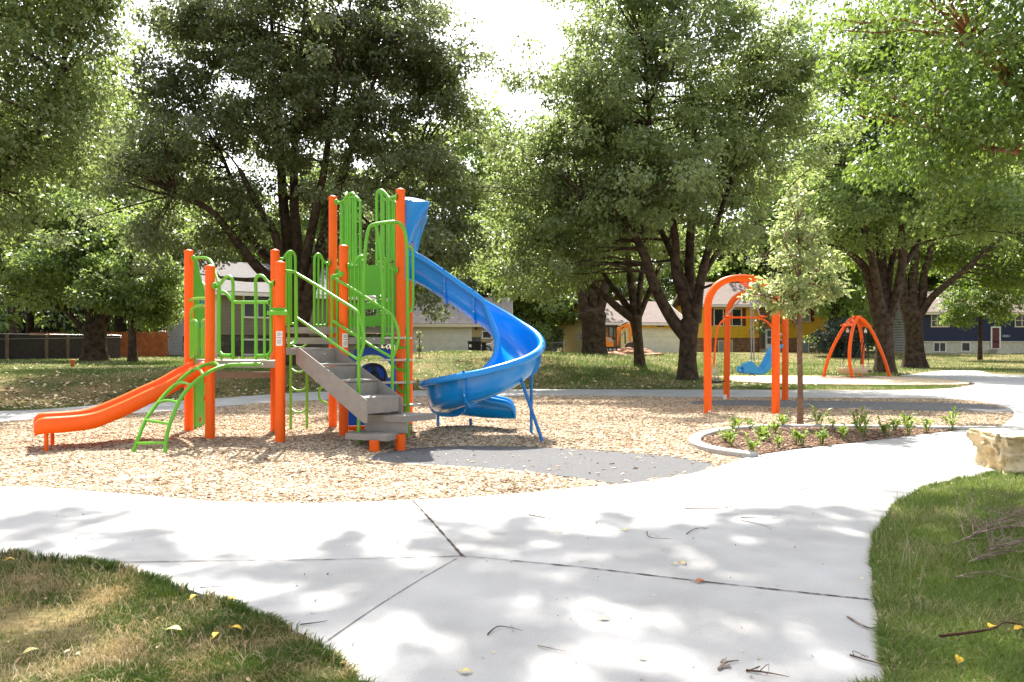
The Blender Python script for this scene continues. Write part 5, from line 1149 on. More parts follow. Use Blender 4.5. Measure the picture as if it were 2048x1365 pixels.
BG = [ # px x, depth, kind, scale, label
 (-20, 62, 1, 1.15, 'shade tree behind the dark fence at the far left edge'), (60, 52, 2, .85, 'shade tree behind the dark fence right of the utility pole'), (118, 66, 0, 1.15, 'tall shade tree towering over the left fences'), (210, 50, 1, .9, 'round shade tree behind the cedar fence'), (262, 74, 2, 1.15, 'tall shade tree between the cedar fence and the grey house'), (340, 60, 0, .85, 'shade tree left behind the grey house gable'),
 (430, 72, 1, 1.15, 'shade tree over the roof of the grey house'), (520, 64, 3, 1.0, 'bushy tree behind the grey house'), (640, 60, 0, .95, 'shade tree right behind the grey house wall'), (730, 76, 2, 1.0, 'shade tree between the grey house and the cream garage'), (800, 84, 1, 1.15, 'shade tree rising behind the cream garage roof'), (905, 80, 3, 1.15, 'bushy tree behind the right end of the cream garage'),
 (985, 72, 1, 1.0, 'tree behind the spiral slide between cream and yellow houses'), (1040, 88, 0, 1.25, 'tallest shade tree in the gap between the two big crowns'), (1085, 70, 3, .8, 'low bushy tree beside the yellow garage gable'), (1130, 92, 2, 1.2, 'shade tree behind the yellow garage gable'), (1215, 95, 1, 1.2, 'shade tree behind the yellow garage roof'), (1320, 98, 0, 1.2, 'shade tree behind the join of the yellow house and garage'),
 (1420, 100, 3, 1.4, 'bushy tree behind the left end of the yellow house'), (1520, 102, 2, 1.15, 'shade tree behind the middle of the yellow house'), (1590, 98, 1, 1.15, 'shade tree behind the right end of the yellow house'), (1668, 66, 3, .85, 'dark bushy tree in the gap right of the yellow house'), (1712, 76, 0, 1.0, 'shade tree between the yellow and the navy house'), (1810, 94, 2, 1.25, 'shade tree behind the striped end of the navy house'), (1900, 96, 1, 1.35, 'shade tree behind the navy house roof'), (1990, 92, 0, 1.3, 'shade tree behind the navy house door side'), (2070, 84, 3, 1.35, 'bushy tree at the far right behind the navy house'),
 (240, 54, 2, 1.25, 'tall shade tree showing between the two left crowns'), (962, 68, 0, 1.3, 'shade tree showing right of the broad dark crown'), (1010, 70, 1, 1.4, 'shade tree behind the upper bend of the blue slide'), (885, 72, 0, 1.35, 'shade tree half hidden by the broad dark crown'), (1545, 94, 0, 1.7, 'shade tree showing between the two right crowns'), (1640, 95, 2, 1.6, 'shade tree behind the tip of the young staked tree'), (2010, 90, 0, 1.6, 'shade tree behind the bough with reddish bark'), (30, 44, 3, 1.2, 'bushy tree filling the far left behind the maple'),
 (-120, 46, 0, .9, 'shade tree beyond the left edge of the view'), (2160, 70, 1, 1.3, 'shade tree beyond the right edge of the view')]
used_ = set()
for i, (px, d, k, s_, lab) in enumerate(BG):
    r = pr[k] if k not in used_ else copy_tree(pr[k]); used_.add(k)
    X = (px-CX)/FPX*d; r.location = (X, d, hz(X, d)-.05); r.scale = (s_, s_, s_*1.0); r.rotation_euler = (0, 0, 1.7*i); tag(r, lab, 'tree', 'shade trees behind the houses')
HEDGE = [(-60, 70), (40, 74), (160, 70), (250, 66), (700, 84), (860, 92), (990, 84), (1060, 80), (1110, 84), (1690, 88), (1735, 92), (1775, 96), (1830, 110), (2110, 100), (1380, 106), (1000, 110), (1090, 112), (1665, 110), (1760, 120)]
# dark shrubs that close the low gaps
def shrub_at(px, y, d, rx, rz, lab, lm='ash', seed=0, n=60, name='shrub'):
    X = (px-CX)/FPX*d; z = hz(X, d)
    return tree(name, lab, (X, d, z), [(X, d, z-.1, .05), (X, d, z+rz*.4, .04)], [(X, d, z+rz*.8, rx, rx*.8, rz*.9)], n, 80, .13 if d < 50 else .2, lm, 'bark', seed, rc=rx*.32, sub=.15, cat='shrub', flare=1.0)
shrub_at(1690, 700, 62, 2.2, 1.7, 'dark shrub between the yellow house and the arched swing', 'spruce', 51)
shrub_at(1040, 700, 62, 2.2, 1.5, 'leafy shrub beside the chain-link fence by the yellow gable', 'far', 52)
shrub_at(1084, 690, 70, 1.6, 1.5, 'dark shrub at the corner of the yellow garage', 'linden', 53)
shrub_at(30, 690, 56, 3.0, 2.6, 'spruce-dark shrub behind the dark fence at the left edge', 'spruce', 54, 90)
shrub_at(105, 660, 58, 3.2, 2.8, 'bluish shrub behind the dark fence left of the maple', 'spruce', 55, 90)
shrub_at(300, 650, 62, 2.4, 2.6, 'green shrub behind the cedar fence by the grey house', 'far', 56, 70)
shrub_at(680, 640, 58, 2.6, 2.4, 'dark shrub at the right corner of the grey house', 'linden', 57, 80)
shrub_at(770, 640, 64, 3.0, 2.8, 'dark shrub left of the cream garage', 'linden', 58, 80)

sp0 = tree('distant_shrub', '', (0, 0, 0), [(0, 0, -.1, .08), (0, 0, 1.5, .06)], [(0, 0, 2.9, 3.6, 2.0, 2.9), (1.5, 0, 4.6, 2.4, 1.8, 1.8)], 120, 70, .32, 'far', 'bark', 91, rc=1.1, sub=.1, cat='shrub', flare=1)
for i, (px, d) in enumerate(HEDGE):
    o = sp0 if i == 0 else copy_tree(sp0); X = (px-CX)/FPX*d; o.location = (X, d, hz(X, d)-.1); o.scale = (1+.15*(i % 3), 1, .85+.13*(i % 4)); o.rotation_euler = (0, 0, i*.9*3.14)
    tag(o, 'distant tall shrub closing a gap behind the houses and fences', 'shrub', 'distant shrubs behind the houses')
# ---------------------------------------------------------------- houses
def wall(mb, x0, x1, z0, z1, y0, y1): mb.box(((x0+x1)/2, (y0+y1)/2, (z0+z1)/2), (x1-x0, y1-y0, z1-z0))
def window(root, x0, x1, z0, z1, y, n=1, trim='white_trim', glass='glass', bar=None, face='-y', fw=.09):
    """window with frame, mullions and a pane set on a wall whose outer face is at y (facing -y) or x (facing -x)"""
    fr = MB()
    def bx(a0, a1, b0, b1, d0, d1, mb):
        if face == '-y': mb.box(((a0+a1)/2, y-(d0+d1)/2, (b0+b1)/2), (a1-a0, d1-d0, b1-b0))
        else: mb.box((y-(d0+d1)/2, (a0+a1)/2, (b0+b1)/2), (d1-d0, a1-a0, b1-b0))
    bx(x0-fw, x1+fw, z1, z1+fw, .0, .05, fr); bx(x0-fw-.03, x1+fw+.03, z0-fw, z0, .0, .08, fr); bx(x0-fw, x0, z0, z1, .0, .05, fr); bx(x1, x1+fw, z0, z1, .0, .05, fr)
    for k in range(1, n):
        xm = lerp(x0, x1, k/n); bx(xm-fw*.45, xm+fw*.45, z0, z1, .0, .045, fr)
    if bar: 
        zb = lerp(z0, z1, bar); bx(x0, x1, zb-.025, zb+.025, .012, .035, fr)
    o = fr.build('window', M[trim], root)
    g = MB(); bx(x0, x1, z0, z1, .004, .012, g); g.build('pane', M[glass], o); return o
def gable_roof(root, x0, x1, y0, y1, ze, zr, over=.4, mat_='roof', fascia='white_trim', axis='x'):
    """ridge along local x (or y)"""
    m = MB(); f = MB(); t = .12
    if axis == 'x':
        ym = (y0+y1)/2; sl = (zr-ze)/(ym-y0)
        for s_, ye in ((-1, y0-over), (1, y1+over)):
            zo = ze-sl*over
            m.prism([(x0-over, ye, zo), (x1+over, ye, zo), (x1+over, ym, zr), (x0-over, ym, zr)], (0, 0, t))
            f.box(((x0+x1)/2, ye-.022 if s_ < 0 else ye+.022, zo-.03), (x1-x0+2*over, .04, .2))
        for xx in (x0-over-.022, x1+over+.022):
            for ye in (y0-over, y1+over): f.beam((xx, ye, ze-sl*over+.02), (xx, ym, zr+.02), .04, .22)
    else:
        xm = (x0+x1)/2; sl = (zr-ze)/(xm-x0)
        for xe in (x0-over, x1+over):
            zo = ze-sl*over; m.prism([(xe, y0-over, zo), (xe, y1+over, zo), (xm, y1+over, zr), (xm, y0-over, zr)], (0, 0, t))
            f.beam((xe, y0-over-.022, zo+.02), (xm, y0-over-.022, zr+.02), .04, .22)
    r = m.build('roof', M[mat_], root); f.build('fascia', M[fascia], r); return r
def house(name, label): return thing(name, (0, 0, 0), label, 'house')
def place(root, x, y, z, rz): root.location = (x, y, z); root.rotation_euler = (0, 0, rz)
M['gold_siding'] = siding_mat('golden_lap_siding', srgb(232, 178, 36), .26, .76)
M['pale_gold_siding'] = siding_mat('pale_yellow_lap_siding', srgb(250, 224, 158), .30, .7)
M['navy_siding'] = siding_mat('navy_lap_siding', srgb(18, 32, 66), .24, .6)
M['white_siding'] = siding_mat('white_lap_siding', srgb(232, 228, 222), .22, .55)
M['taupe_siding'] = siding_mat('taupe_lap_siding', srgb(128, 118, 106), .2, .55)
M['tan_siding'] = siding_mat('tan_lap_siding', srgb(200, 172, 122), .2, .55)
M['stripe'] = siding_mat('painted_sunlit_navy_boards', srgb(220, 224, 230), .25, .06)  # white bands painted in for sun catching the navy lap siding
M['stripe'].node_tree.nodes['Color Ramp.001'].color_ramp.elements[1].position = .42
M['brick'] = masonry_mat('mottled_brown_brick', srgb(150, 104, 62), srgb(104, 72, 44), srgb(150, 130, 100), .42, .14)
M['stone'] = masonry_mat('dark_field_stone', srgb(104, 96, 86), srgb(66, 58, 52), srgb(50, 46, 42), .55, .33)
M['render'] = mat('cream_rendered_base', srgb(206, 198, 176), .9, .08, 3, .2, 60)
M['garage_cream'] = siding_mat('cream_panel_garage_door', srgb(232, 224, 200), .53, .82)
M['shutter'] = mat('dark_red_shutter', srgb(110, 34, 28), .6, .1, 20)
M['dark_red'] = mat('dark_red_door', srgb(88, 28, 26), .45, .1, 4)

# yellow house: main block and garage wing
d = 80.0; k = d/FPX; zb = .45; X0 = P(1405, 0, d).x
hx = lambda px: (px-1405)*k*1.03
hzz = lambda py: (HY-py)*k+EYE-zb
r = house('yellow_house', 'golden yellow split-level house with brick base and dark red shutters')
Wd = hx(1661)
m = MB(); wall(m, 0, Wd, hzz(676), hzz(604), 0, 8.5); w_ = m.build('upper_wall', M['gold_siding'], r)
m = MB(); wall(m, .06, Wd-.06, -1.2, hzz(676), .05, 8.4); m.build('brick_base', M['brick'], r)
m = MB(); wall(m, hx(1519), hx(1549), -.8, hzz(610), -.12, .04); m.build('entry_brick', M['brick'], r)
gable_roof(r, 0, Wd, 0, 8.5, hzz(606), hzz(560), .55, 'roof')
window(r, hx(1429), hx(1482), hzz(651), hzz(619), 0, 3, 'cream_trim'); window(r, hx(1592), hx(1622), hzz(642), hzz(617), 0, 1, 'cream_trim', 'blind')
for a, b_, y0, y1 in ((1420, 1427, 652, 617), (1485, 1492, 652, 617), (1586, 1591, 643, 616), (1625, 1632, 643, 616)):
    m = MB(); wall(m, hx(a), hx(b_), hzz(y0), hzz(y1), -.05, .0); m.build('shutter', M['shutter'], r)
window(r, hx(1438), hx(1464), hzz(704), hzz(683), .05, 2, 'cream_trim', 'blind'); window(r, hx(1604), hx(1620), hzz(705), hzz(683), .05, 1, 'white_trim', 'blind')
m = MB(); wall(m, hx(1531), hx(1544), hzz(698), hzz(659), -.17, -.12); do = m.build('door', M['white_trim'], r)
for y0, y1 in ((674, 661), (688, 676)):
    m = MB(); wall(m, hx(1534.5), hx(1542), hzz(y0), hzz(y1), -.185, -.172); m.build('pane', M['glass'], do)
m = MB(); wall(m, hx(1523.5), hx(1530), hzz(696), hzz(658), -.15, -.121); m.build('sidelight', M['glass'], r)
m = MB(); wall(m, hx(1519), hx(1549), -.9, hzz(699), -1.6, -.13); m.build('doorstep', M['render'], r)
place(r, X0, d, zb, math.radians(6))
d = 67.0; zb = .42; k = d/FPX
r = house('yellow_garage', 'pale yellow garage with a gable end behind the excavator')
L_ = 8.2; Dp = 6.8; zt = 2.35+.62
m = MB(); wall(m, 0, L_, -1.2, zt, .0, Dp)
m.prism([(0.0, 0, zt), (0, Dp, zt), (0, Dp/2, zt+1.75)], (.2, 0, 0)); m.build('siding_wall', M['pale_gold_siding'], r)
gable_roof(r, 0, L_, 0, Dp, zt, zt+1.78, .5, 'roof')
m = MB(); wall(m, .35, 2.0, -.2, zt-.05, -.06, 0.0); m.build('brick_panel', M['brick'], r)
m = MB(); wall(m, 3.9, L_-.35, -.8, 2.15, -.05, 0.0); g = m.build('garage_door', M['garage_cream'], r)
m = MB(); wall(m, 3.75, 3.9, -.8, 2.3, -.07, 0); wall(m, L_-.35, L_-.2, -.8, 2.3, -.07, 0); wall(m, 3.9, L_-.35, 2.15, 2.3, -.07, 0); m.build('door_frame', M['cream_trim'], g)
m = MB(); wall(m, .0, L_, 2.42, zt-.02, -.04, -.001); m.build('soffit_board', M['gold_siding'], r)
window(r, 2.6, 3.6, 1.35, 1.9, 0, 1, 'white_trim', face='-x')
m = MB(); m.tube([(-.08, -.42, zt-.25), (-.1, -.05, zt-.7), (-.1, -.05, -.3)], .06, 6); m.tube([(-.08, Dp+.4, zt-.25), (-.1, Dp-.05, zt-.7), (-.1, Dp-.05, -.3)], .06, 6); m.build('downspout', M['white_trim'], r)
m = MB()
for j, ch in enumerate((0, 1, 2, 3, 4)): m.box((5.6+j*.16, -.055, 2.52), (.1, .02, .14))
m.build('house_number', M['black'], r)
place(r, P(1199, 0, d).x, d, zb, math.radians(22))

# cream garage behind the slide
d = 58.0; k = d/FPX; zb = .55; X0 = P(790, 0, d).x; hx = lambda px: (px-790)*k; hzz = lambda py: (HY-py)*k+EYE-zb
r = house('cream_garage_house', 'tan house with a wide cream garage door behind the blue slide')
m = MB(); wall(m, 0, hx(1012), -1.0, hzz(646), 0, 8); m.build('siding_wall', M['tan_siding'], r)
gable_roof(r, -.2, hx(1012), 0, 8, hzz(645), hzz(592), .45, 'roof_pale', 'cream_trim')
m = MB(); wall(m, hx(826), hx(941), -.9, hzz(653), -.06, 0); g = m.build('garage_door', M['garage_cream'], r)
m = MB(); wall(m, hx(941), hx(943.5), -.9, hzz(651), -.09, 0); wall(m, hx(823), hx(943.5), hzz(653), hzz(651), -.09, 0); m.build('door_frame', M['white_trim'], g)
m = MB(); wall(m, hx(944), hx(961), -.9, hzz(675), -.08, 0); m.build('stone_skirt', M['stone'], r)
m = MB(); m.tube([(hx(953), -.2, hzz(660)), (hx(953), -.2, hzz(656))], .09, 8); m.box((hx(953), -.1, hzz(655)), (.06, .2, .05)); m.build('wall_lamp', M['black'], r)
window(r, hx(966), hx(982), hzz(676), hzz(664), 0, 1)
place(r, X0, d, zb, 0)

# navy house
d = 73.0; k = d/FPX; zb = .50; X0 = P(1843, 0, d).x; hx = lambda px: (px-1843)*k; hzz = lambda py: (HY-py)*k+EYE-zb
r = house('navy_house', 'navy blue split-level house with a cream base and dark red door')
Wd = hx(2150)
m = MB(); wall(m, 0, Wd, hzz(684), hzz(621), 0, 8); m.build('upper_wall', M['navy_siding'], r)
m = MB(); wall(m, .04, Wd-.04, -1.2, hzz(684), .05, 7.9); m.build('rendered_base', M['render'], r)
m = MB(); wall(m, -.02, Wd, hzz(684.5), hzz(683), -.05, .0); m.build('trim_board', M['cream_trim'], r)
gable_roof(r, 0, Wd, 0, 8, hzz(622), hzz(580), .5, 'roof', 'cream_trim')
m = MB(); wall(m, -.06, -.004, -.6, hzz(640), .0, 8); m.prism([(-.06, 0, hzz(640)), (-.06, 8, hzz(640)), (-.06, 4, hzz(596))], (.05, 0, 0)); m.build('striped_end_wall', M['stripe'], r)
window(r, hx(1863.5), hx(1896), hzz(653), hzz(627), 0, 3, 'cream_trim', bar=.45); window(r, hx(2031), hx(2056), hzz(653), hzz(627), 0, 2, 'cream_trim', bar=.45)
window(r, hx(1868.5), hx(1890.5), hzz(703), hzz(686.5), .05, 2); window(r, hx(1924.5), hx(1939.5), hzz(702), hzz(686.5), .05, 1)
m = MB(); wall(m, hx(1983.5), hx(1998), hzz(697), hzz(656), -.05, 0); dd_ = m.build('door', M['dark_red'], r)
m = MB(); wall(m, hx(1981), hx(1983.5), hzz(698), hzz(653.5), -.08, 0); wall(m, hx(1998), hx(2000.7), hzz(698), hzz(653.5), -.08, 0); wall(m, hx(1983.5), hx(1998), hzz(656), hzz(653.5), -.08, 0); wall(m, hx(1983.5), hx(1998), hzz(698), hzz(697), -.08, 0); m.build('door_frame', M['white_trim'], dd_)
m = MB(); m.sphere((hx(1996.8), -.09, hzz(676)), .04, 6); m.build('handle', M['bolt'], dd_)
m = MB(); wall(m, hx(1977), hx(2006), -1.0, hzz(700), -1.3, 0); m.build('doorstep', M['render'], r)
fc = bpy.data.curves.new('house_number', 'FONT'); fc.body = '18551'; fc.size = .27; fc.extrude = .012; fc.space_character = 1.08
tmp = bpy.data.objects.new('tmp_text', fc); COL.objects.link(tmp); dg_ = bpy.context.evaluated_depsgraph_get(); dg_.update()
me = bpy.data.meshes.new_from_object(tmp.evaluated_get(dg_)); bpy.data.objects.remove(tmp); me.materials.clear()
me.transform(Matrix.Translation((hx(2004), -.02, hzz(674.5)))@Matrix.Rotation(math.radians(90), 4, 'X')); o = link('house_number', me, M['white_trim'], r)
place(r, X0, d, zb, 0)

# grey house on the left
d = 46.0; zb = .52
r = house('grey_house', 'grey house with a white gable end, taupe front and stone base behind the play structure')
Wf, Dl = 9.5, 10.4; ze = 3.95; zsd = 1.36
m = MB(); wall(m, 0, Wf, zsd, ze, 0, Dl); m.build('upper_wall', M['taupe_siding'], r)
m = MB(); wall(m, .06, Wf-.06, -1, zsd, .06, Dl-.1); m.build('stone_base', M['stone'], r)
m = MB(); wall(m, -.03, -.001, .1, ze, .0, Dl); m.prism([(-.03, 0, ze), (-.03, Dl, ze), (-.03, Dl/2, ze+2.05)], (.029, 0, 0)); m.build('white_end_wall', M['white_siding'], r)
m = MB(); m.prism([(-.09, -.06, .1), (.12, -.06, .1), (.12, -.002, .1), (-.032, -.002, .1), (-.032, .14, .1), (-.09, .14, .1)], (0, 0, ze-.1)); m.build('corner_trim', M['white_trim'], r); m = MB(); wall(m, -.09, -.031, .1, ze, Dl-.2, Dl); m.build('corner_trim', M['white_trim'], r)
gable_roof(r, 0, Wf, 0, Dl, ze, ze+2.1, .45, 'roof_grey')
window(r, 1.65, 3.2, 2.45, 3.7, 0, 2); window(r, 1.6, 3.25, .25, 1.05, .06, 2)
window(r, 6.1, 6.8, .35, 1.35, -.03, 1, face='-x', bar=.5); window(r, 6.1, 6.8, 2.6, 3.6, -.03, 1, face='-x')
m = MB(); m.tube([(-.12, Dl-.1, ze-.1), (-.12, Dl-.1, .2), (-.5, Dl+.2, .05), (-1.6, Dl+.6, .02)], .055, 6); m.build('downspout', M['white_trim'], r)
place(r, P(431, 0, d).x, d, zb, math.radians(36.9))

# ---------------------------------------------------------------- fences, pole
M['slat_dark'] = mat('dark_brown_fence_slat', srgb(58, 48, 44), .8, .2, 8)
M['cedar'] = mat('orange_cedar_board', srgb(190, 108, 48), .8, .25, 3, .3, 40, col2=srgb(140, 76, 34))
M['grey_post'] = mat('weathered_post', srgb(120, 100, 80), .85, .2, 6)
f = thing('slat_fence', (P(100, 0, 40).x, 40, .55), 'dark chain-link fence filled with brown slats on the left', 'fence')
a, b_ = Vector((P(-60, 0, 36).x, 36.0, 0)), Vector((P(243, 0, 41).x, 41.0, 0)); n = 66; mm = MB(); dirv = (b_-a).normalized(); Lf = (b_-a).length
za, zt_ = .50, 1.72
for i in range(int(Lf/.1)):
    p = a+dirv*(i*.1+.04); h = 1.2+.012*math.sin(i*1.7); mm.box((p.x, p.y, hz(p.x, p.y)+h/2-.02), (.1005, .012, h), rz=math.atan2(dirv.y, dirv.x))
mm.build('slat_panel', M['slat_dark'], f)
mm = MB(); mm.tube([a+Vector((0, -.03, hz(a.x, a.y)+1.26)), b_+Vector((0, -.03, hz(b_.x, b_.y)+1.22))], .022, 6); mm.tube([a+Vector((0, -.03, hz(a.x, a.y)+.98)), b_+Vector((0, -.03, hz(b_.x, b_.y)+1.12))], .012, 6); mm.build('top_rail', M['steel'], f)
for px in (84, 127, 166, 8):
    t_ = np.interp(px, [-60, 243], [0, 1]); p = a.lerp(b_, float(t_)); mm = MB(); mm.box((p.x, p.y-.05, hz(p.x, p.y)+.6), (.16, .06, 1.22), bev=.01); mm.build('fence_post', M['grey_post'], f)
f = thing('cedar_fence', (P(280, 0, 48).x, 48, .55), 'orange cedar board fence between the maple and the grey house', 'fence')
a, b_ = Vector((P(60, 0, 50).x, 50.0, 0)), Vector((P(337, 0, 46).x, 46.0, 0)); dirv = (b_-a).normalized(); Lf = (b_-a).length; mm = MB()
for i in range(int(Lf/.16)):
    p = a+dirv*(i*.16+.07); z = hz(p.x, p.y); h = 1.5+.015*math.sin(i*2.3)
    mm.prism([(p.x-.07, p.y, z), (p.x+.07, p.y, z), (p.x+.07, p.y, z+h-.05), (p.x+.035, p.y, z+h), (p.x-.035, p.y, z+h), (p.x-.07, p.y, z+h-.05)], (0, .02, 0))
mm.build('board_panel', M['cedar'], f); mm = MB()
for zz in (.3, 1.2): mm.beam(a+Vector((0, .05, hz(a.x, a.y)+zz)), b_+Vector((0, .05, hz(b_.x, b_.y)+zz)), .05, .09)
mm.build('rail', M['cedar'], f)
f = thing('link_fence', (P(1090, 0, 64).x, 64, .6), 'low grey chain-link fence left of the yellow garage', 'fence')
a, b_ = P(1074, 0, 66), P(1133, 0, 66); mm = MB(); z0 = .52
for zz in (.05, 1.0): mm.tube([(a.x, 66, z0+zz), (b_.x, 66, z0+zz)], .03, 5)
for i in range(24):
    x0 = lerp(a.x, b_.x, i/23)
    mm.tube([(x0, 66, z0+.05), (min(b_.x, x0+.9), 66, z0+1.0)], .006, 3); mm.tube([(x0, 66.02, z0+.05), (max(a.x, x0-.9), 66.02, z0+1.0)], .006, 3)
mm.build('wire_mesh', M['steel'], f)
for i in range(3): MB().tube([(lerp(a.x, b_.x, i/2), 66, z0-.2), (lerp(a.x, b_.x, i/2), 66, z0+1.06)], .035, 6).build('fence_post', M['steel'], f)
m = MB(); X = P(34, 0, 50).x; m.tube([(X, 50, .3), (X+.05, 50, 9.5)], [.16, .11], 12); ut = thing('utility_pole', (X, 50, .5), 'bare tan utility pole rising behind the dark fence at the left', 'pole'); m.build('pole', mat('tan_weathered_pole', srgb(166, 142, 108), .85, .2, 6, .4, 30), ut)
m = MB(); m.box((X+.1, 49.95, 9.2), (2.4, .1, .14)); m.build('cross_arm', M['grey_post'], ut)

# ---------------------------------------------------------------- mini excavator with its spoil heap
d = 62.0; k = d/FPX; ex = thing('mini_excavator', (P(1225, 0, d).x, d, .5), 'orange mini excavator parked by the yellow garage behind the trees', 'excavator')
M['ex_orange'] = mat('excavator_orange', srgb(248, 140, 20), .35, .06, 5, coat=.3)
E_ = lambda x, y, o=0.0: P(x, y, d+o)
m = MB(); o_ = [(1205, 690), (1204.5, 681), (1206, 676.5), (1214, 674.5), (1222, 675.5), (1226.5, 681), (1227, 694), (1206, 694)]
m.prism([E_(x, y, -.55) for x, y in o_], (0, 1.35, 0)); bd_ = m.build('body', M['ex_orange'], ex)
m = MB(); m.prism([E_(x, y, -.57) for x, y in ((1212, 677), (1219, 676), (1226, 680), (1226, 684), (1220, 684.5))], (0, .02, 0)); m.build('body_panel', M['steel'], bd_)
m = MB(); m.prism([E_(x, y, -.57) for x, y in ((1205, 690), (1212, 689), (1211, 691.5), (1205, 691.5))], (0, .02, 0)); m.build('counterweight_mark', M['black'], bd_)
cb = MB()
for x in (1217.5, 1226.8, 1232):
    for o in (-.5, .55): cb.beam(E_(x, 652, o), E_(x+.3, 681 if x < 1230 else 692, o), .07, .09)
cb.prism([E_(x, y, -.55) for x, y in ((1216.5, 651.5), (1233, 653), (1233, 655), (1216.5, 654))], (0, 1.2, 0)); cbo = cb.build('cab', M['black'], ex)
m = MB(); m.prism([E_(x, y, -.46) for x, y in ((1219, 655), (1226, 655), (1226, 673), (1219, 674))], (0, .02, 0)); m.prism([E_(x, y, -.46) for x, y in ((1228, 656), (1231.5, 656), (1231.5, 676), (1228, 676))], (0, .02, 0)); m.build('cab_window', mat('grey_green_cab_glass', srgb(140, 142, 118), .15, .15, 3), cbo)
m = MB(); m.box(E_(1223, 678, .1), (.5, .5, .12)); m.box(E_(1219, 673, .1), (.12, .5, .5)); m.build('seat', M['black'], cbo)
m = MB(); m.prism([E_(x, y, -.13) for x, y in ((1231, 690), (1233, 680), (1233.5, 664), (1235, 656.5), (1243, 651), (1254, 647), (1258, 647.5), (1258, 654), (1247, 659.5), (1241, 664), (1239.5, 674), (1236, 691))], (0, .26, 0))
bo_ = m.build('boom', M['ex_orange'], ex)
m = MB(); m.prism([E_(x, y, -.15) for x, y in ((1242.5, 656.8), (1248, 653.4), (1248.6, 654.8), (1243, 658.3))], (0, .02, 0)); m.build('boom_mark', M['black'], bo_)
m = MB(); m.tube([E_(1237, 653.5), E_(1254, 644.5)], .06, 8); m.tube([E_(1250, 664, .12), E_(1250.5, 688, .12)], .05, 8); m.tube([E_(1264.5, 650, .1), E_(1265, 672, .1)], .06, 8); m.build('hydraulic_ram', M['black'], ex)
m = MB(); m.tube([E_(1243, 672, -.1), E_(1251, 660, -.1)], .045, 8); m.build('ram_rod', M['steel'], bo_)
m = MB(); m.prism([E_(x, y, -.1) for x, y in ((1260, 640), (1263.5, 640.5), (1264, 655), (1262.5, 684), (1258.5, 684), (1258, 655))], (0, .2, 0)); m.build('dipper_arm', M['ex_orange'], ex)
m = MB(); m.prism([E_(x, y, -.3) for x, y in ((1257, 686), (1266, 684), (1268, 690), (1269, 700), (1262, 703), (1254, 700), (1251, 693))], (0, .6, 0)); m.build('bucket', mat('worn_dark_steel', srgb(74, 70, 66), .5, .3, 6, metal=.5), ex)
for o in (-.72, .42):
    m = MB(); pts = [(1200, 697.5), (1204, 695.5), (1240, 695.5), (1246, 698), (1247, 701.5), (1243, 705), (1205, 705), (1200, 702)]
    m.prism([E_(x, y, o) for x, y in pts], (0, .3, 0)); tk_ = m.build('track', M['black'], ex)
    m = MB()
    for x in (1205, 1213, 1221, 1229, 1237, 1243): m.lathe(E_(x, 700.5, o-.02), [(.001, 0), (.1, 0), (.13, .02), (.13, .32)], 10, Matrix.Rotation(math.radians(-90), 3, 'X'))
    m.build('roller', M['steel'], tk_)
m = MB(); m.box(E_(1222, 695.5), (.9, .8, .1)); m.beam(E_(1199, 694, -.6), E_(1199, 694, .6), .05, .5); m.build('undercarriage', M['black'], ex)
# spoil heap
bm = bmesh.new(); bmesh.ops.create_icosphere(bm, subdivisions=4, radius=1); from mathutils import noise as mn
for v in bm.verts:
    q = v.co.copy(); s_ = 1+.35*mn.noise(q*2.2)+.2*mn.noise(q*6); v.co = Vector((q.x*2.1*s_, q.y*.9*s_, max(-.2, q.z*.55*s_)))
me = bpy.data.meshes.new('dirt_heap'); bm.to_mesh(me); bm.free()
o = link('dirt_heap', me, mat('pinkish_dug_soil', srgb(196, 152, 120), .95, .3, 4, .8, 12, col2=srgb(140, 98, 74))); X = P(1262, 0, 58).x; o.location = (X, 58, hz(X, 58)-.08); tag(o, 'heap of pinkish dug soil in front of the excavator bucket', 'dirt heap')

# wheelie bins and the parked white car by the cream garage
def bin_(px, w_, y0, y1, d, lab, lid='black'):
    X = P(px, 0, d).x; zt = EYE+(HY-y0)/FPX*d; zb = EYE+(HY-y1)/FPX*d-.1; r = thing('wheelie_bin', (X, d, zb), lab, 'bin', 'dark bins by the cream garage')
    w2 = w_/FPX*d/2; m = MB(); h = zt-zb
    rings = [[Vector((X+s1*w2*f, d+s2*.32*f, z)) for s1, s2 in ((-1, -1), (1, -1), (1, 1), (-1, 1))] for z, f in ((zb, .78), (zb+h*.9, .96), (zb+h*.91, 1.04), (zb+h*.94, 1.04))]
    m.sweep(rings, closed=True, smooth=False, caps=True); b = m.build('bin_body', M['black'], r)
    m = MB(); m.box((X, d, zt-.02), (w2*2.15, .72, .06), bev=.02); m.build('lid', M['black'], r)
    m = MB()
    for s_ in (-1, 1): m.lathe((X+s_*w2*.7, d+.3, zb+.1), [(.001, -.03), (.11, -.03), (.11, .03), (.001, .03)], 12, Matrix.Rotation(math.radians(90), 3, 'Y'))
    m.build('wheel', M['black'], r)
    if lab.startswith('dark bin with'):
        m = MB(); m.box((X-.05, d-.34, zb+h*.62), (.16, .012, .2)); m.build('bin_label', M['sticker'], b)
bin_(942.5, 13, 683, 704, 54, 'dark bin with a white label, nearest the garage door'); bin_(956, 12, 683, 703, 54.3, 'dark bin in the middle, with a flat black lid'); bin_(968, 9, 685, 703, 54.6, 'dark bin partly behind the parked white car')
d = 56.0; ca = thing('parked_car', (P(1000, 0, d).x, d, .55), 'white car parked behind the bend of the blue slide', 'car')
m = MB(); prof = [(961, 701), (960, 695), (963, 691), (972, 688.5), (982, 686.5), (990, 679), (1006, 676), (1022, 677), (1034, 684), (1046, 687), (1049, 693), (1049, 701)]
rings = []
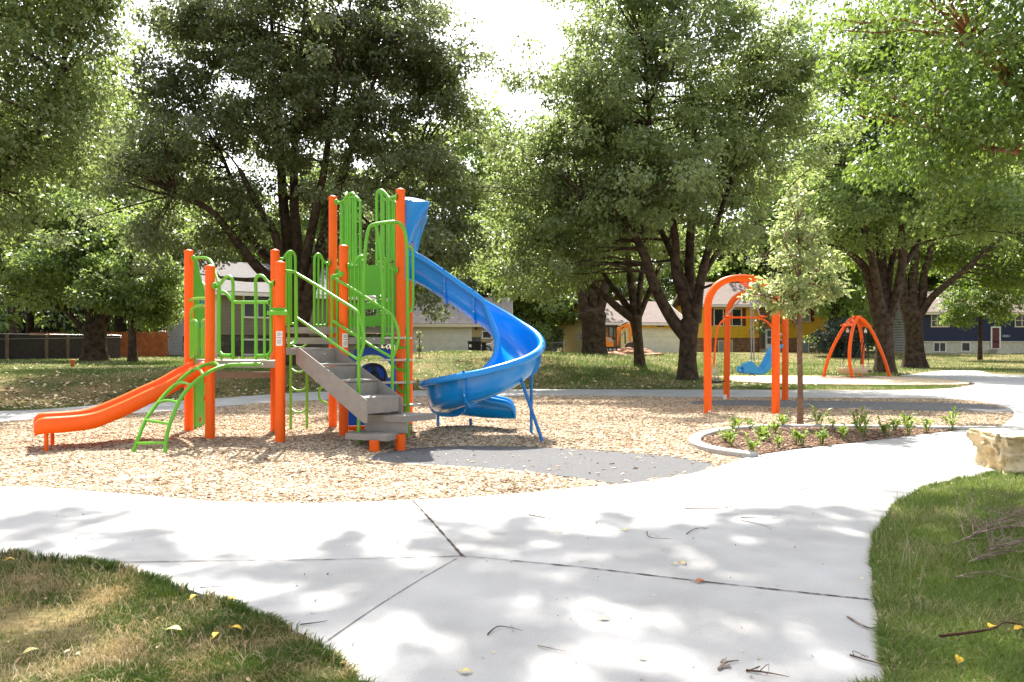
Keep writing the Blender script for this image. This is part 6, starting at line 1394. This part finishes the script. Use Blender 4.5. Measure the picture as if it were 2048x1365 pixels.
for o, s_ in ((-.85, .0), (-.80, 1), (.80, 1), (.85, 0)):
    rings.append([P(lerp(1005, x, 1 if s_ else .97), lerp(694, y, 1 if s_ else .8), d)+Vector((0, o, 0)) for x, y in prof])
m.sweep(rings, smooth=False); m.add(rings[0], [tuple(range(len(prof)))]); m.add(rings[-1], [tuple(range(len(prof)))[::-1]]); m.build('body', mat('white_car_paint', srgb(226, 218, 214), .25, .03, 3, coat=.6), ca)
m = MB(); m.prism([P(x, y, d-.855) for x, y in ((985, 686), (992, 680), (1006, 678), (1020, 679), (1029, 686))], (0, .02, 0)); m.build('side_window', M['glass'], ca)
for x in (974, 1036):
    w_ = MB(); c = P(x, 700, d-.84); R_ = Matrix.Rotation(math.radians(90), 3, 'X'); w_.lathe(c, [(.001, .03), (.2, .03), (.31, .02), (.33, -.02), (.33, -.2)], 18, R_); wo = w_.build('wheel', M['black'], ca)
    w_ = MB(); w_.lathe(c, [(.001, .05), (.17, .045), (.2, .03)], 14, R_); w_.build('rim', M['steel'], wo)
# slim weed-like sapling on the berm
X = P(838, 0, 31).x; z = hz(X, 31)
tree('weed_stalk', 'thin leafy stalk on the berm in front of the cream garage door', (X, 31, z), [(X, 31, z, .02), (X+.02, 31, z+.5, .015), (X, 31, z+1.0, .008)], [(X, 31, z+.45, .14, .14, .3), (X, 31, z+.95, .12, .12, .12)], 10, 8, .13, 'linden', 'bark', 77, rc=.09, flare=1, cat='plant', limbs=[[(X, 31, z+.2, .01), (X+.03, 31, z+.5, .008), (X+.04, 31, z+.7, .006)]])

# ---------------------------------------------------------------- planting bed perennials
pl = [(320,310,1.0),(350,332,1.0),(375,257,1.1),(468,233,.8),(487,372,1.0),(545,305,.9),(605,256,.9),(560,268,.8),(520,292,.9),(630,335,.8),(655,216,1.1),(770,322,1.0),(735,318,.8),(860,214,1.2),(935,222,.8),(880,312,1.0),(1000,292,1.0),(1090,237,1.3),(1115,277,1.2),(1250,268,1.1),(1300,236,1.0),(1360,218,1.1),(1380,257,1.0),(1487,246,.9),(1630,230,1.2)]
plm = leaf_mat('fresh_yellow_green_leaf', (.10, .17, .02, 1), (.24, .34, .06, 1), .4, (.30, .42, .05, 1), .4, .4)
def perennial(seed, tall=False):
    rng = np.random.default_rng(seed); rd = random.Random(seed); m = MB()
    for s_ in range(rd.randint(6, 9)):
        a = rd.uniform(0, 6.28); lean = rd.uniform(.1, .75); h = rd.uniform(.07, .16)*(1.0+(.9 if tall and s_ == 0 else 0)); top_ = Vector((math.cos(a)*lean*h, math.sin(a)*lean*h, h))
        m.tube([Vector((math.cos(a)*.01, math.sin(a)*.01, -.02)), top_*.5+Vector((0, 0, .01)), top_], [.004, .003, .002], 4)
        for q in range(rd.randint(5, 8)):
            f = rd.uniform(.3, 1.0); p = top_*f; aa = a+rd.uniform(-1.6, 1.6); L = rd.uniform(.05, .10); el = rd.uniform(.1, 1.0)
            dv = Vector((math.cos(aa)*math.cos(el), math.sin(aa)*math.cos(el), math.sin(el))); sd_ = dv.cross(Vector((0, 0, 1))).normalized()*L*rd.uniform(.14, .22); up_ = sd_.cross(dv).normalized()*L*.06
            mid_ = p+dv*L*.5+Vector((0, 0, .006)); tip_ = p+dv*L-Vector((0, 0, L*.12))
            m.add([p, mid_-sd_+up_, mid_, mid_+sd_+up_, tip_], [(0, 2, 1), (0, 3, 2), (1, 2, 4), (2, 3, 4)])
    return m.build('perennial', plm)
protos = [perennial(s_, s_ == 2) for s_ in range(5)]
usedp = set()
SPL = {2: 'leafy plant at the curved kerb nose, second back', 0: 'leafy plant hugging the curved nose of the kerb', 4: 'leafy plant at the near edge, nearest the kerb end', 10: 'bright plant just left of the slim trunk', 24: 'lone tall plant at the far right tip of the bed', 23: 'small plant second from the right tip of the bed', 17: 'taller plant along the back kerb right of the trunk', 13: 'plant with a tall shoot just right of the trunk'}
for i, (x, y, s_) in enumerate(pl):
    p = G(1340+x/2.893, 780+y/2.893, .05); k_ = 2 if s_ >= 1.2 else (i % 5 if i % 5 != 2 else 3)
    o = protos[k_] if k_ not in usedp else protos[k_].copy()
    if k_ in usedp: COL.objects.link(o)
    usedp.add(k_); o.location = p; s2 = s_*1.05; o.scale = (s2*1.05, s2*1.05, s2*1.25); o.rotation_euler = (0, 0, i*2.1)
    tag(o, SPL.get(i, 'small yellow-green leafy plant inside the brown mulch bed'), 'plant', 'young perennials in the planting bed')
for k_, o in enumerate(protos):
    if k_ not in usedp: bpy.data.objects.remove(o)
# ---------------------------------------------------------------- grass and litter
def blade_mat(name, c_green, c_green2, c_dry, thr, scale=1.4):
    m = bpy.data.materials.new(name); m.use_nodes = True; nt = m.node_tree; N, L = nt.nodes, nt.links
    b = N['Principled BSDF']; b.inputs['Roughness'].default_value = .55; b.inputs['Specular IOR Level'].default_value = .3
    g = N.new('ShaderNodeNewGeometry'); r1 = N.new('ShaderNodeValToRGB'); e = r1.color_ramp.elements; e[0].color = c_green; e[1].color = c_green2
    L.new(g.outputs['Random Per Island'], r1.inputs['Fac'])
    tc = N.new('ShaderNodeTexCoord'); no = N.new('ShaderNodeTexNoise'); no.inputs['Scale'].default_value = scale; no.inputs['Detail'].default_value = 5; L.new(tc.outputs['Object'], no.inputs['Vector'])
    ad = N.new('ShaderNodeMath'); ad.operation = 'MULTIPLY_ADD'; ad.inputs[1].default_value = .28; L.new(g.outputs['Random Per Island'], ad.inputs[0]); L.new(no.outputs['Fac'], ad.inputs[2])
    r2 = N.new('ShaderNodeValToRGB'); e = r2.color_ramp.elements; e[0].position = thr; e[1].position = thr+.10; L.new(ad.outputs[0], r2.inputs['Fac'])
    mx = N.new('ShaderNodeMix'); mx.data_type = 'RGBA'; L.new(r2.outputs['Color'], mx.inputs[0]); L.new(r1.outputs['Color'], mx.inputs[6]); mx.inputs[7].default_value = c_dry
    L.new(mx.outputs[2], b.inputs['Base Color'])
    t = N.new('ShaderNodeBsdfTranslucent'); L.new(mx.outputs[2], t.inputs['Color']); ms = N.new('ShaderNodeMixShader'); ms.inputs['Fac'].default_value = .38
    L.new(b.outputs[0], ms.inputs[1]); L.new(t.outputs[0], ms.inputs[2]); L.new(ms.outputs[0], N['Material Output'].inputs['Surface'])
    return m
def blades(name, x, y, z, h, w, lean, bmat, label):
    n = len(x); a = RNG.uniform(0, 2*np.pi, n); la = RNG.uniform(0, 2*np.pi, n)
    sx, sy = np.cos(a)*w/2, np.sin(a)*w/2; lx, ly = np.cos(la)*lean*h, np.sin(la)*lean*h
    b = np.stack([x, y, z-.004], 1); s_ = np.stack([sx, sy, 0*x], 1); m_ = b+np.stack([lx*.35, ly*.35, h*.6], 1); t_ = b+np.stack([lx, ly, h*np.sqrt(np.clip(1-lean**2*.5, .1, 1))], 1)
    V = np.stack([b-s_, b+s_, m_-s_*.8, m_+s_*.8, t_], 1).reshape(-1, 3); q = (np.arange(n)*5)[:, None]
    F = np.concatenate([q+np.array(f) for f in ((0, 1, 3), (0, 3, 2), (2, 3, 4))], 0)
    return tag(np_mesh(name, V, F, bmat), label, kind='stuff')
LAWN_L = [p for p in llawn]+[Vector((-9.5, -2, 0))]
LAWN_R = [p for p in rlawn]+[Vector((34, -4, 0))]
def scatter(n, poly, y0, y1, xl, dens, margin=.03, near=1.0):
    xs_, ys_ = [], []; tot = 0
    while tot < n:
        k = n*2; y = 1/(1/y0+(1/y1-1/y0)*RNG.random(k)) if near else RNG.uniform(y0, y1, k); x = RNG.uniform(xl[0], xl[1], k)
        kp = np.abs(x) < y*.72+1.3; x, y = x[kp], y[kp]
        kp = inside(x, y, poly); x, y = x[kp], y[kp]
        kp = RNG.random(len(x)) < dens(x, y); x, y = x[kp], y[kp]
        kp = (seg_dist(x, y, PATH_NEAR) > margin) if margin else np.ones(len(x), bool)
        xs_.append(x[kp]); ys_.append(y[kp]); tot += kp.sum()
    return np.concatenate(xs_)[:n], np.concatenate(ys_)[:n]
PATH_NEAR = list(llawn)+list(rlawn)[::-1]
gm = blade_mat('foreground_grass_blade', (.05, .095, .012, 1), (.15, .21, .035, 1), (.46, .35, .17, 1), .66, 2.6)
def densL(x, y): return np.clip(.28+1.5*(vnoise(x, y, .5, 21)*.55+vnoise(x, y, .17, 22)*.45-.36)-.55*sstep(-1.0, -2.6, x)*sstep(4.6, 3.6, y)+.35*np.exp(-seg_dist(x, y, PATH_NEAR)/.15), .04, 1)
x, y = scatter(105000, LAWN_L, 2.5, 5.4, (-5.2, .2), densL, .008)
h = RNG.uniform(.018, .05, len(x))*(.75+.6*np.exp(-seg_dist(x, y, PATH_NEAR)/.12)); h = h*(.7+.9*np.clip(vnoise(x, y, .22, 71)*1.6-.5, 0, 1)); blades('lawn_grass', x, y, 0*x+.002, h, RNG.uniform(.0022, .0045, len(x)), RNG.uniform(.2, 1.1, len(x)), gm, 'thin patchy grass of the near left lawn')
def densR(x, y): return np.clip(.35+1.3*(vnoise(x, y, .55, 25)*.55+vnoise(x, y, .16, 26)*.45-.3)+.3*np.exp(-seg_dist(x, y, PATH_NEAR)/.15), .1, 1)
x, y = scatter(170000, LAWN_R, 2.6, 8.2, (.8, 7.4), densR, .008)
h = RNG.uniform(.025, .075, len(x))*(1+.3*vnoise(x, y, .3, 3)); blades('lawn_grass', x, y, 0*x+.002, h, RNG.uniform(.0025, .0055, len(x)), RNG.uniform(.2, 1.0, len(x)), blade_mat('right_grass_blade', (.10, .165, .026, 1), (.26, .34, .075, 1), (.50, .45, .22, 1), .74, 1.3), 'longer grass of the near right lawn')
x, y = scatter(6000, LAWN_L, 2.7, 5.4, (-4.2, .2), lambda x, y: np.clip(vnoise(x, y, .6, 81)*1.6-.35, .05, 1), .02); x2, y2 = scatter(5000, LAWN_R, 2.8, 8.2, (.8, 6.2), lambda x, y: np.clip(vnoise(x, y, .6, 82)*1.6-.45, .05, 1), .02)
x, y = np.concatenate([x, x2]), np.concatenate([y, y2]); n_ = len(x)
blades('dry_thatch', x, y, RNG.uniform(.004, .02, n_), RNG.uniform(.03, .09, n_), RNG.uniform(.0015, .003, n_), RNG.uniform(1.1, 1.38, n_), blade_mat('straw_thatch', (.24, .17, .08, 1), (.50, .40, .24, 1), (.5, .42, .28, 1), .9), 'dry straw thatch lying in the near lawns')
# tall seed stalks along the right edge of the walk
ys_ = RNG.uniform(4.2, 8.0, 90); xe = np.interp(ys_, [p.y for p in reversed(rlawn)], [p.x for p in reversed(rlawn)]) if False else None
idx = RNG.integers(12, len(rlawn)-14, 110); px_ = np.array([rlawn[i].x for i in idx])+RNG.uniform(.0, .25, 110); py_ = np.array([rlawn[i].y for i in idx])+RNG.uniform(-.1, .1, 110)
kp = inside(px_, py_, LAWN_R); px_, py_ = px_[kp], py_[kp]
blades('seed_stalks', px_, py_, 0*px_, RNG.uniform(.08, .26, len(px_)), RNG.uniform(.002, .0035, len(px_)), RNG.uniform(.05, .4, len(px_)), blade_mat('dry_stalk', (.30, .28, .13, 1), (.46, .40, .24, 1), (.5, .42, .28, 1), .5), 'dry seed stalks along the lawn edge')
def edge_blades(line, i0, i1, n, inward, name, label, bm_):
    i = RNG.integers(i0, i1, n); f = RNG.random(n); P0 = np.array([(p.x, p.y) for p in line]); p = P0[i]*(1-f)[:, None]+P0[i+1]*f[:, None]
    t = P0[i+1]-P0[i]; t /= np.linalg.norm(t, axis=1)[:, None]; nr = np.stack([-t[:, 1], t[:, 0]], 1)*inward
    cl = vnoise(p[:, 0], p[:, 1], .12, 51); kp = RNG.random(n) < np.clip(cl*1.5-.2, .08, 1); p, nr = p[kp], nr[kp]; n = len(p)
    p = p+nr*RNG.uniform(.0, .03, n)[:, None]; h = RNG.uniform(.03, .085, n); w = RNG.uniform(.002, .0045, n); ln = RNG.uniform(.1, .8, n)
    dirx = -nr+RNG.normal(0, .6, (n, 2)); a = np.arctan2(dirx[:, 1], dirx[:, 0]); s_ = np.stack([-np.sin(a)*w, np.cos(a)*w, 0*w], 1)
    b = np.stack([p[:, 0], p[:, 1], 0*w], 1); d_ = np.stack([np.cos(a), np.sin(a)], 1)*(ln*h)[:, None]
    m_ = b+np.stack([d_[:, 0]*.3, d_[:, 1]*.3, h*.7], 1); t_ = b+np.stack([d_[:, 0], d_[:, 1], np.maximum(h*(1-ln*.35), ZP+.006)], 1)
    V = np.stack([b-s_, b+s_, m_-s_*.8, m_+s_*.8, t_], 1).reshape(-1, 3); q = (np.arange(n)*5)[:, None]
    F = np.concatenate([q+np.array(f_) for f_ in ((0, 1, 3), (0, 3, 2), (2, 3, 4))], 0); tag(np_mesh(name, V, F, bm_), label, kind='stuff')
edge_blades(llawn, 6, len(llawn)-5, 9000, 1, 'edge_grass', 'grass overhanging the left edge of the walk', gm)
edge_blades(rlawn, 4, len(rlawn)-5, 9000, 1, 'edge_grass', 'grass overhanging the right edge of the walk', bpy.data.materials['right_grass_blade'])
# berm and far lawns: coarser tufts, longest and palest in the sun-dried parts
def far_scatter(n, y0, y1, xspan, cond):
    xs_, ys_, tot = [], [], 0
    while tot < n:
        k = n*3; y = 1/(1/y0+(1/y1-1/y0)*RNG.random(k)); x = RNG.uniform(-1, 1, k)*(y*xspan)
        e = np.interp(x, EX, EY); kp = y > e+.15; x, y = x[kp], y[kp]
        kp = ~inside(x, y, PATH) & ~inside(x, y, B2); x, y = x[kp], y[kp]; kp = RNG.random(len(x)) < cond(x, y); x, y = x[kp], y[kp]
        xs_.append(x); ys_.append(y); tot += len(x)
    return np.concatenate(xs_)[:n], np.concatenate(ys_)[:n]
def densF(x, y): return np.clip(.25+.9*vnoise(x, y, 2.2, 31)-.75*np.exp(-(((x+9.8)/3.2)**2+((y-18.6)/2.0)**2))*1.1, .05, 1)
x, y = far_scatter(190000, 14.5, 70, .68, densF); z = H(x, y)
h = RNG.uniform(.03, .10, len(x))*np.clip(y/30, .55, 1.3)*(1+.9*sstep(-2, 2, x)*sstep(24, 30, y)*(1-sstep(14, 20, x)))
blades('berm_grass', x, y, z, h, RNG.uniform(.010, .018, len(x))*np.clip(y/28, .6, 2), RNG.uniform(.1, .9, len(x)), blade_mat('berm_grass_blade', (.075, .145, .02, 1), (.20, .29, .06, 1), (.52, .48, .26, 1), .66, .35), 'rough grass over the berm and far lawns')
# the near strip of grass between the far walk and the second bed
STRIP = gl([(1385,776.5),(1420,766),(1480,770),(1560,772),(1660,773.5),(1760,774.5),(1870,774.5),(1925,773),(1900,776.5),(1850,778.5),(1750,780),(1600,779.5),(1400,778.5)], 0)
x = RNG.uniform(4.5, 14, 60000); y = RNG.uniform(22.5, 27, 60000); kp = inside(x, y, STRIP); x, y = x[kp], y[kp]
blades('strip_grass', x, y, 0*x, RNG.uniform(.03, .08, len(x)), RNG.uniform(.009, .015, len(x)), RNG.uniform(.1, .9, len(x)), bpy.data.materials['berm_grass_blade'], 'grass strip between the far walk and the second bed')
# litter: pale dead leaves on the berm and lawns, a few on the walk
def litter(name, x, y, z, s0, s1, lmat, label, kind='stuff'):
    n = len(x); a = RNG.uniform(0, 2*np.pi, n); s_ = RNG.uniform(s0, s1, n); t1, t2 = RNG.normal(0, .3, n), RNG.normal(0, .3, n)
    U = np.stack([np.cos(a), np.sin(a), t1], 1)*(s_/2)[:, None]; W = np.stack([-np.sin(a), np.cos(a), t2], 1)*(s_*.28)[:, None]; C = np.stack([x, y, z], 1)
    V = np.stack([C-U, C-U*.3+W+[0, 0, .004], C+U*.35+W*.8+[0, 0, .004], C+U, C+U*.35-W*.8, C-U*.3-W, C], 1).reshape(-1, 3); q = (np.arange(n)*7)[:, None]
    F = np.concatenate([q+np.array(f) for f in ((6, 1, 0), (6, 2, 1), (6, 3, 2), (6, 4, 3), (6, 5, 4), (6, 0, 5))], 0)
    return np_mesh(name, V, F, lmat)
deadm = island_mat('pale_dead_leaf', [(0, (.18, .09, .04, 1)), (.35, (.48, .33, .17, 1)), (1, (.70, .62, .44, 1))], .8)
x, y = far_scatter(3200, 15, 36, .68, lambda x, y: .1+.9*sstep(6, 1, y-np.interp(x, EX, EY))); tag(litter('fallen_leaves', x, y, H(x, y)+RNG.uniform(.02, .07, len(x)), .05, .12, deadm, ''), 'pale dead leaves littering the berm', kind='stuff')
x, y = scatter(110, LAWN_L, 2.8, 5.3, (-4.2, .2), lambda x, y: np.ones(len(x)), 0); x2, y2 = scatter(170, LAWN_R, 2.9, 7.5, (.8, 5.5), lambda x, y: np.ones(len(x)), 0)
x, y = np.concatenate([x, x2]), np.concatenate([y, y2]); tag(litter('fallen_leaves', x, y, RNG.uniform(.012, .03, len(x)), .012, .032, deadm, ''), 'dead leaves littering the near lawns', kind='stuff')
x = RNG.uniform(-4, 5, 900); y = RNG.uniform(2.8, 7.5, 900); kp = inside(x, y, PATH); x, y = x[kp][:170], y[kp][:170]; tag(litter('leaf_crumbs', x, y, 0*x+ZP+.004, .006, .022, deadm, ''), 'crumbs of dead leaf on the walk', kind='stuff')
# litter drifted along the walk's right edge
i_ = RNG.integers(len(rlawn)-48, len(rlawn)-6, 420); x = np.array([rlawn[i].x for i in i_])+RNG.normal(.02, .02, 420); y = np.array([rlawn[i].y for i in i_])+RNG.normal(0, .05, 420)
tag(litter('edge_leaves', x, y, RNG.uniform(.01, .035, 420), .015, .04, deadm, ''), 'brown leaves drifted along the walk edge', kind='stuff')
yel = mat('yellow_fallen_leaf', srgb(232, 200, 40), .6, .1, 40, col2=srgb(200, 150, 20)); cream = mat('cream_fallen_leaf', srgb(206, 190, 118), .6, .1, 40)
def one_leaf(px, z, L, m_, lab, rz, wid=.55):
    p = G(*px, z); mb = MB(); n_ = 7; L2 = L/2; top, bot = [], []
    for i in range(n_):
        t_ = i/(n_-1); wv = math.sin(math.pi*t_**.85)*L*wid/2; zz = .012*math.sin(math.pi*t_)
        top.append(Vector((lerp(-L2, L2, t_), wv, zz+.006))); bot.append(Vector((lerp(-L2, L2, t_), -wv, zz+.004)))
    midl = [Vector((a.x, 0, a.z-.004)) for a in top]; mb.sweep([bot, midl, top]); mb.tube([Vector((-L2, 0, .004)), Vector((-L2-L*.3, L*.08, .008))], .0012, 4)
    o = mb.build('fallen_leaf', m_); o.location = p; o.rotation_euler = (RNG.normal(0, .15), RNG.normal(0, .15), rz); tag(o, lab, 'leaf', 'single leaves lying on the walk and lawn')
for px, z, L, m_, lab, rz in (((462, 1201), .03, .055, yel, 'yellow leaf in the grass at the middle of the left lawn', .3), ((776, 1193) if False else (388, 1197), .035, .05, yel, 'yellow leaf near the upper edge of the left lawn', 1.2), ((473, 1260), .03, .05, yel, 'yellow leaf near the point of the left lawn', .2), ((433, 1273), .035, .05, yel, 'upright-looking yellow leaf left of the lawn point', 1.5), ((348, 1262), .03, .075, cream, 'large cream leaf flat on the left lawn', -.2), ((62, 1306), .03, .06, cream, 'round cream leaf low on the left lawn', .8), ((20, 1122), .04, .05, yel, 'yellow leaf at the far left of the lawn', .5),
    ((1210, 1241), ZP, .05, cream, 'pale leaf on the middle of the walk', .2), ((1287, 1320), ZP, .04, cream, 'small cream leaf low on the walk', -.3), ((1400, 1166), ZP, .06, mat('rust_brown_leaf', srgb(176, 96, 40), .7, .15, 40), 'rust brown leaf lying on the slab joint', .1), ((1252, 1062), ZP, .05, cream, 'yellowish leaf on the dappled far half of the walk', .1), ((1367, 1130), ZP, .045, yel, 'yellow leaf just beyond the right slab joint', .2), ((1352, 1131), ZP, .035, cream, 'tiny cream leaf beside the yellow one at the joint', -.2), ((1120, 1064), ZP, .05, cream, 'greenish cream leaf left of the hook twig', .3), ((932, 1348), ZP, .05, cream, 'faint cream leaf at the bottom of the walk', 0), ((1984, 1257), .05, .06, yel, 'bright yellow leaf at the end of the curved stick', .6), ((1916, 1322), .04, .06, yel, 'ochre leaf in the shaded corner of the right lawn', 1.0), ((2040, 1261), .05, .06, yel, 'yellow leaf at the right edge of the shaded lawn', .2)):
    one_leaf(px, z, L, m_, lab, rz)

# ---------------------------------------------------------------- light, sky, camera
EL, AZ = math.radians(54), math.radians(-7)         # sun ahead of the camera, slightly left
to_sun = Vector((math.sin(AZ)*math.cos(EL), math.cos(AZ)*math.cos(EL), math.sin(EL)))
sl_ = bpy.data.lights.new('sun', 'SUN'); sl_.energy = 4.4; sl_.angle = math.radians(.53); sl_.color = (1, .95, .87)
so_ = bpy.data.objects.new('sun', sl_); COL.objects.link(so_); so_.rotation_euler = to_sun.to_track_quat('Z', 'Y').to_euler(); so_.location = (0, 0, 40)
W = bpy.data.worlds.new('World'); SC.world = W; W.use_nodes = True; nt = W.node_tree; bgn = nt.nodes['Background']
sk = nt.nodes.new('ShaderNodeTexSky'); sk.sky_type = 'NISHITA'; sk.sun_disc = False; sk.sun_elevation = EL; sk.sun_rotation = AZ; sk.dust_density = 4.0; sk.air_density = 1.0; sk.ozone_density = 1.0; sk.altitude = 250
hs = nt.nodes.new('ShaderNodeHueSaturation'); hs.inputs['Saturation'].default_value = .45; nt.links.new(sk.outputs[0], hs.inputs['Color']); nt.links.new(hs.outputs[0], bgn.inputs['Color']); bgn.inputs['Strength'].default_value = .12
cam = bpy.data.cameras.new('camera'); co = bpy.data.objects.new('camera', cam); COL.objects.link(co); SC.camera = co
co.location = (0, 0, EYE); co.rotation_euler = (math.radians(90), 0, 0)
cam.sensor_width = 36; cam.lens = 36*FPX/2048; cam.shift_y = (HY-682.5)/2048; cam.clip_end = 1200; cam.clip_start = .05
cam.dof.use_dof = True; cam.dof.focus_distance = 11.0; cam.dof.aperture_fstop = 7.0
vs = SC.view_settings; vs.view_transform = 'Standard'; vs.look = 'None'; vs.exposure = 1.75; vs.gamma = 1.0
SC.render.engine = 'CYCLES'; cy_ = SC.cycles
cy_.max_bounces = 7; cy_.diffuse_bounces = 4; cy_.glossy_bounces = 2; cy_.transmission_bounces = 4; cy_.transparent_max_bounces = 4; cy_.caustics_reflective = False; cy_.caustics_refractive = False
cy_.use_denoising = True; cy_.denoising_prefilter = 'ACCURATE'; cy_.use_adaptive_sampling = True; cy_.adaptive_threshold = .006; cy_.sample_clamp_indirect = 8
SC.render.use_persistent_data = False
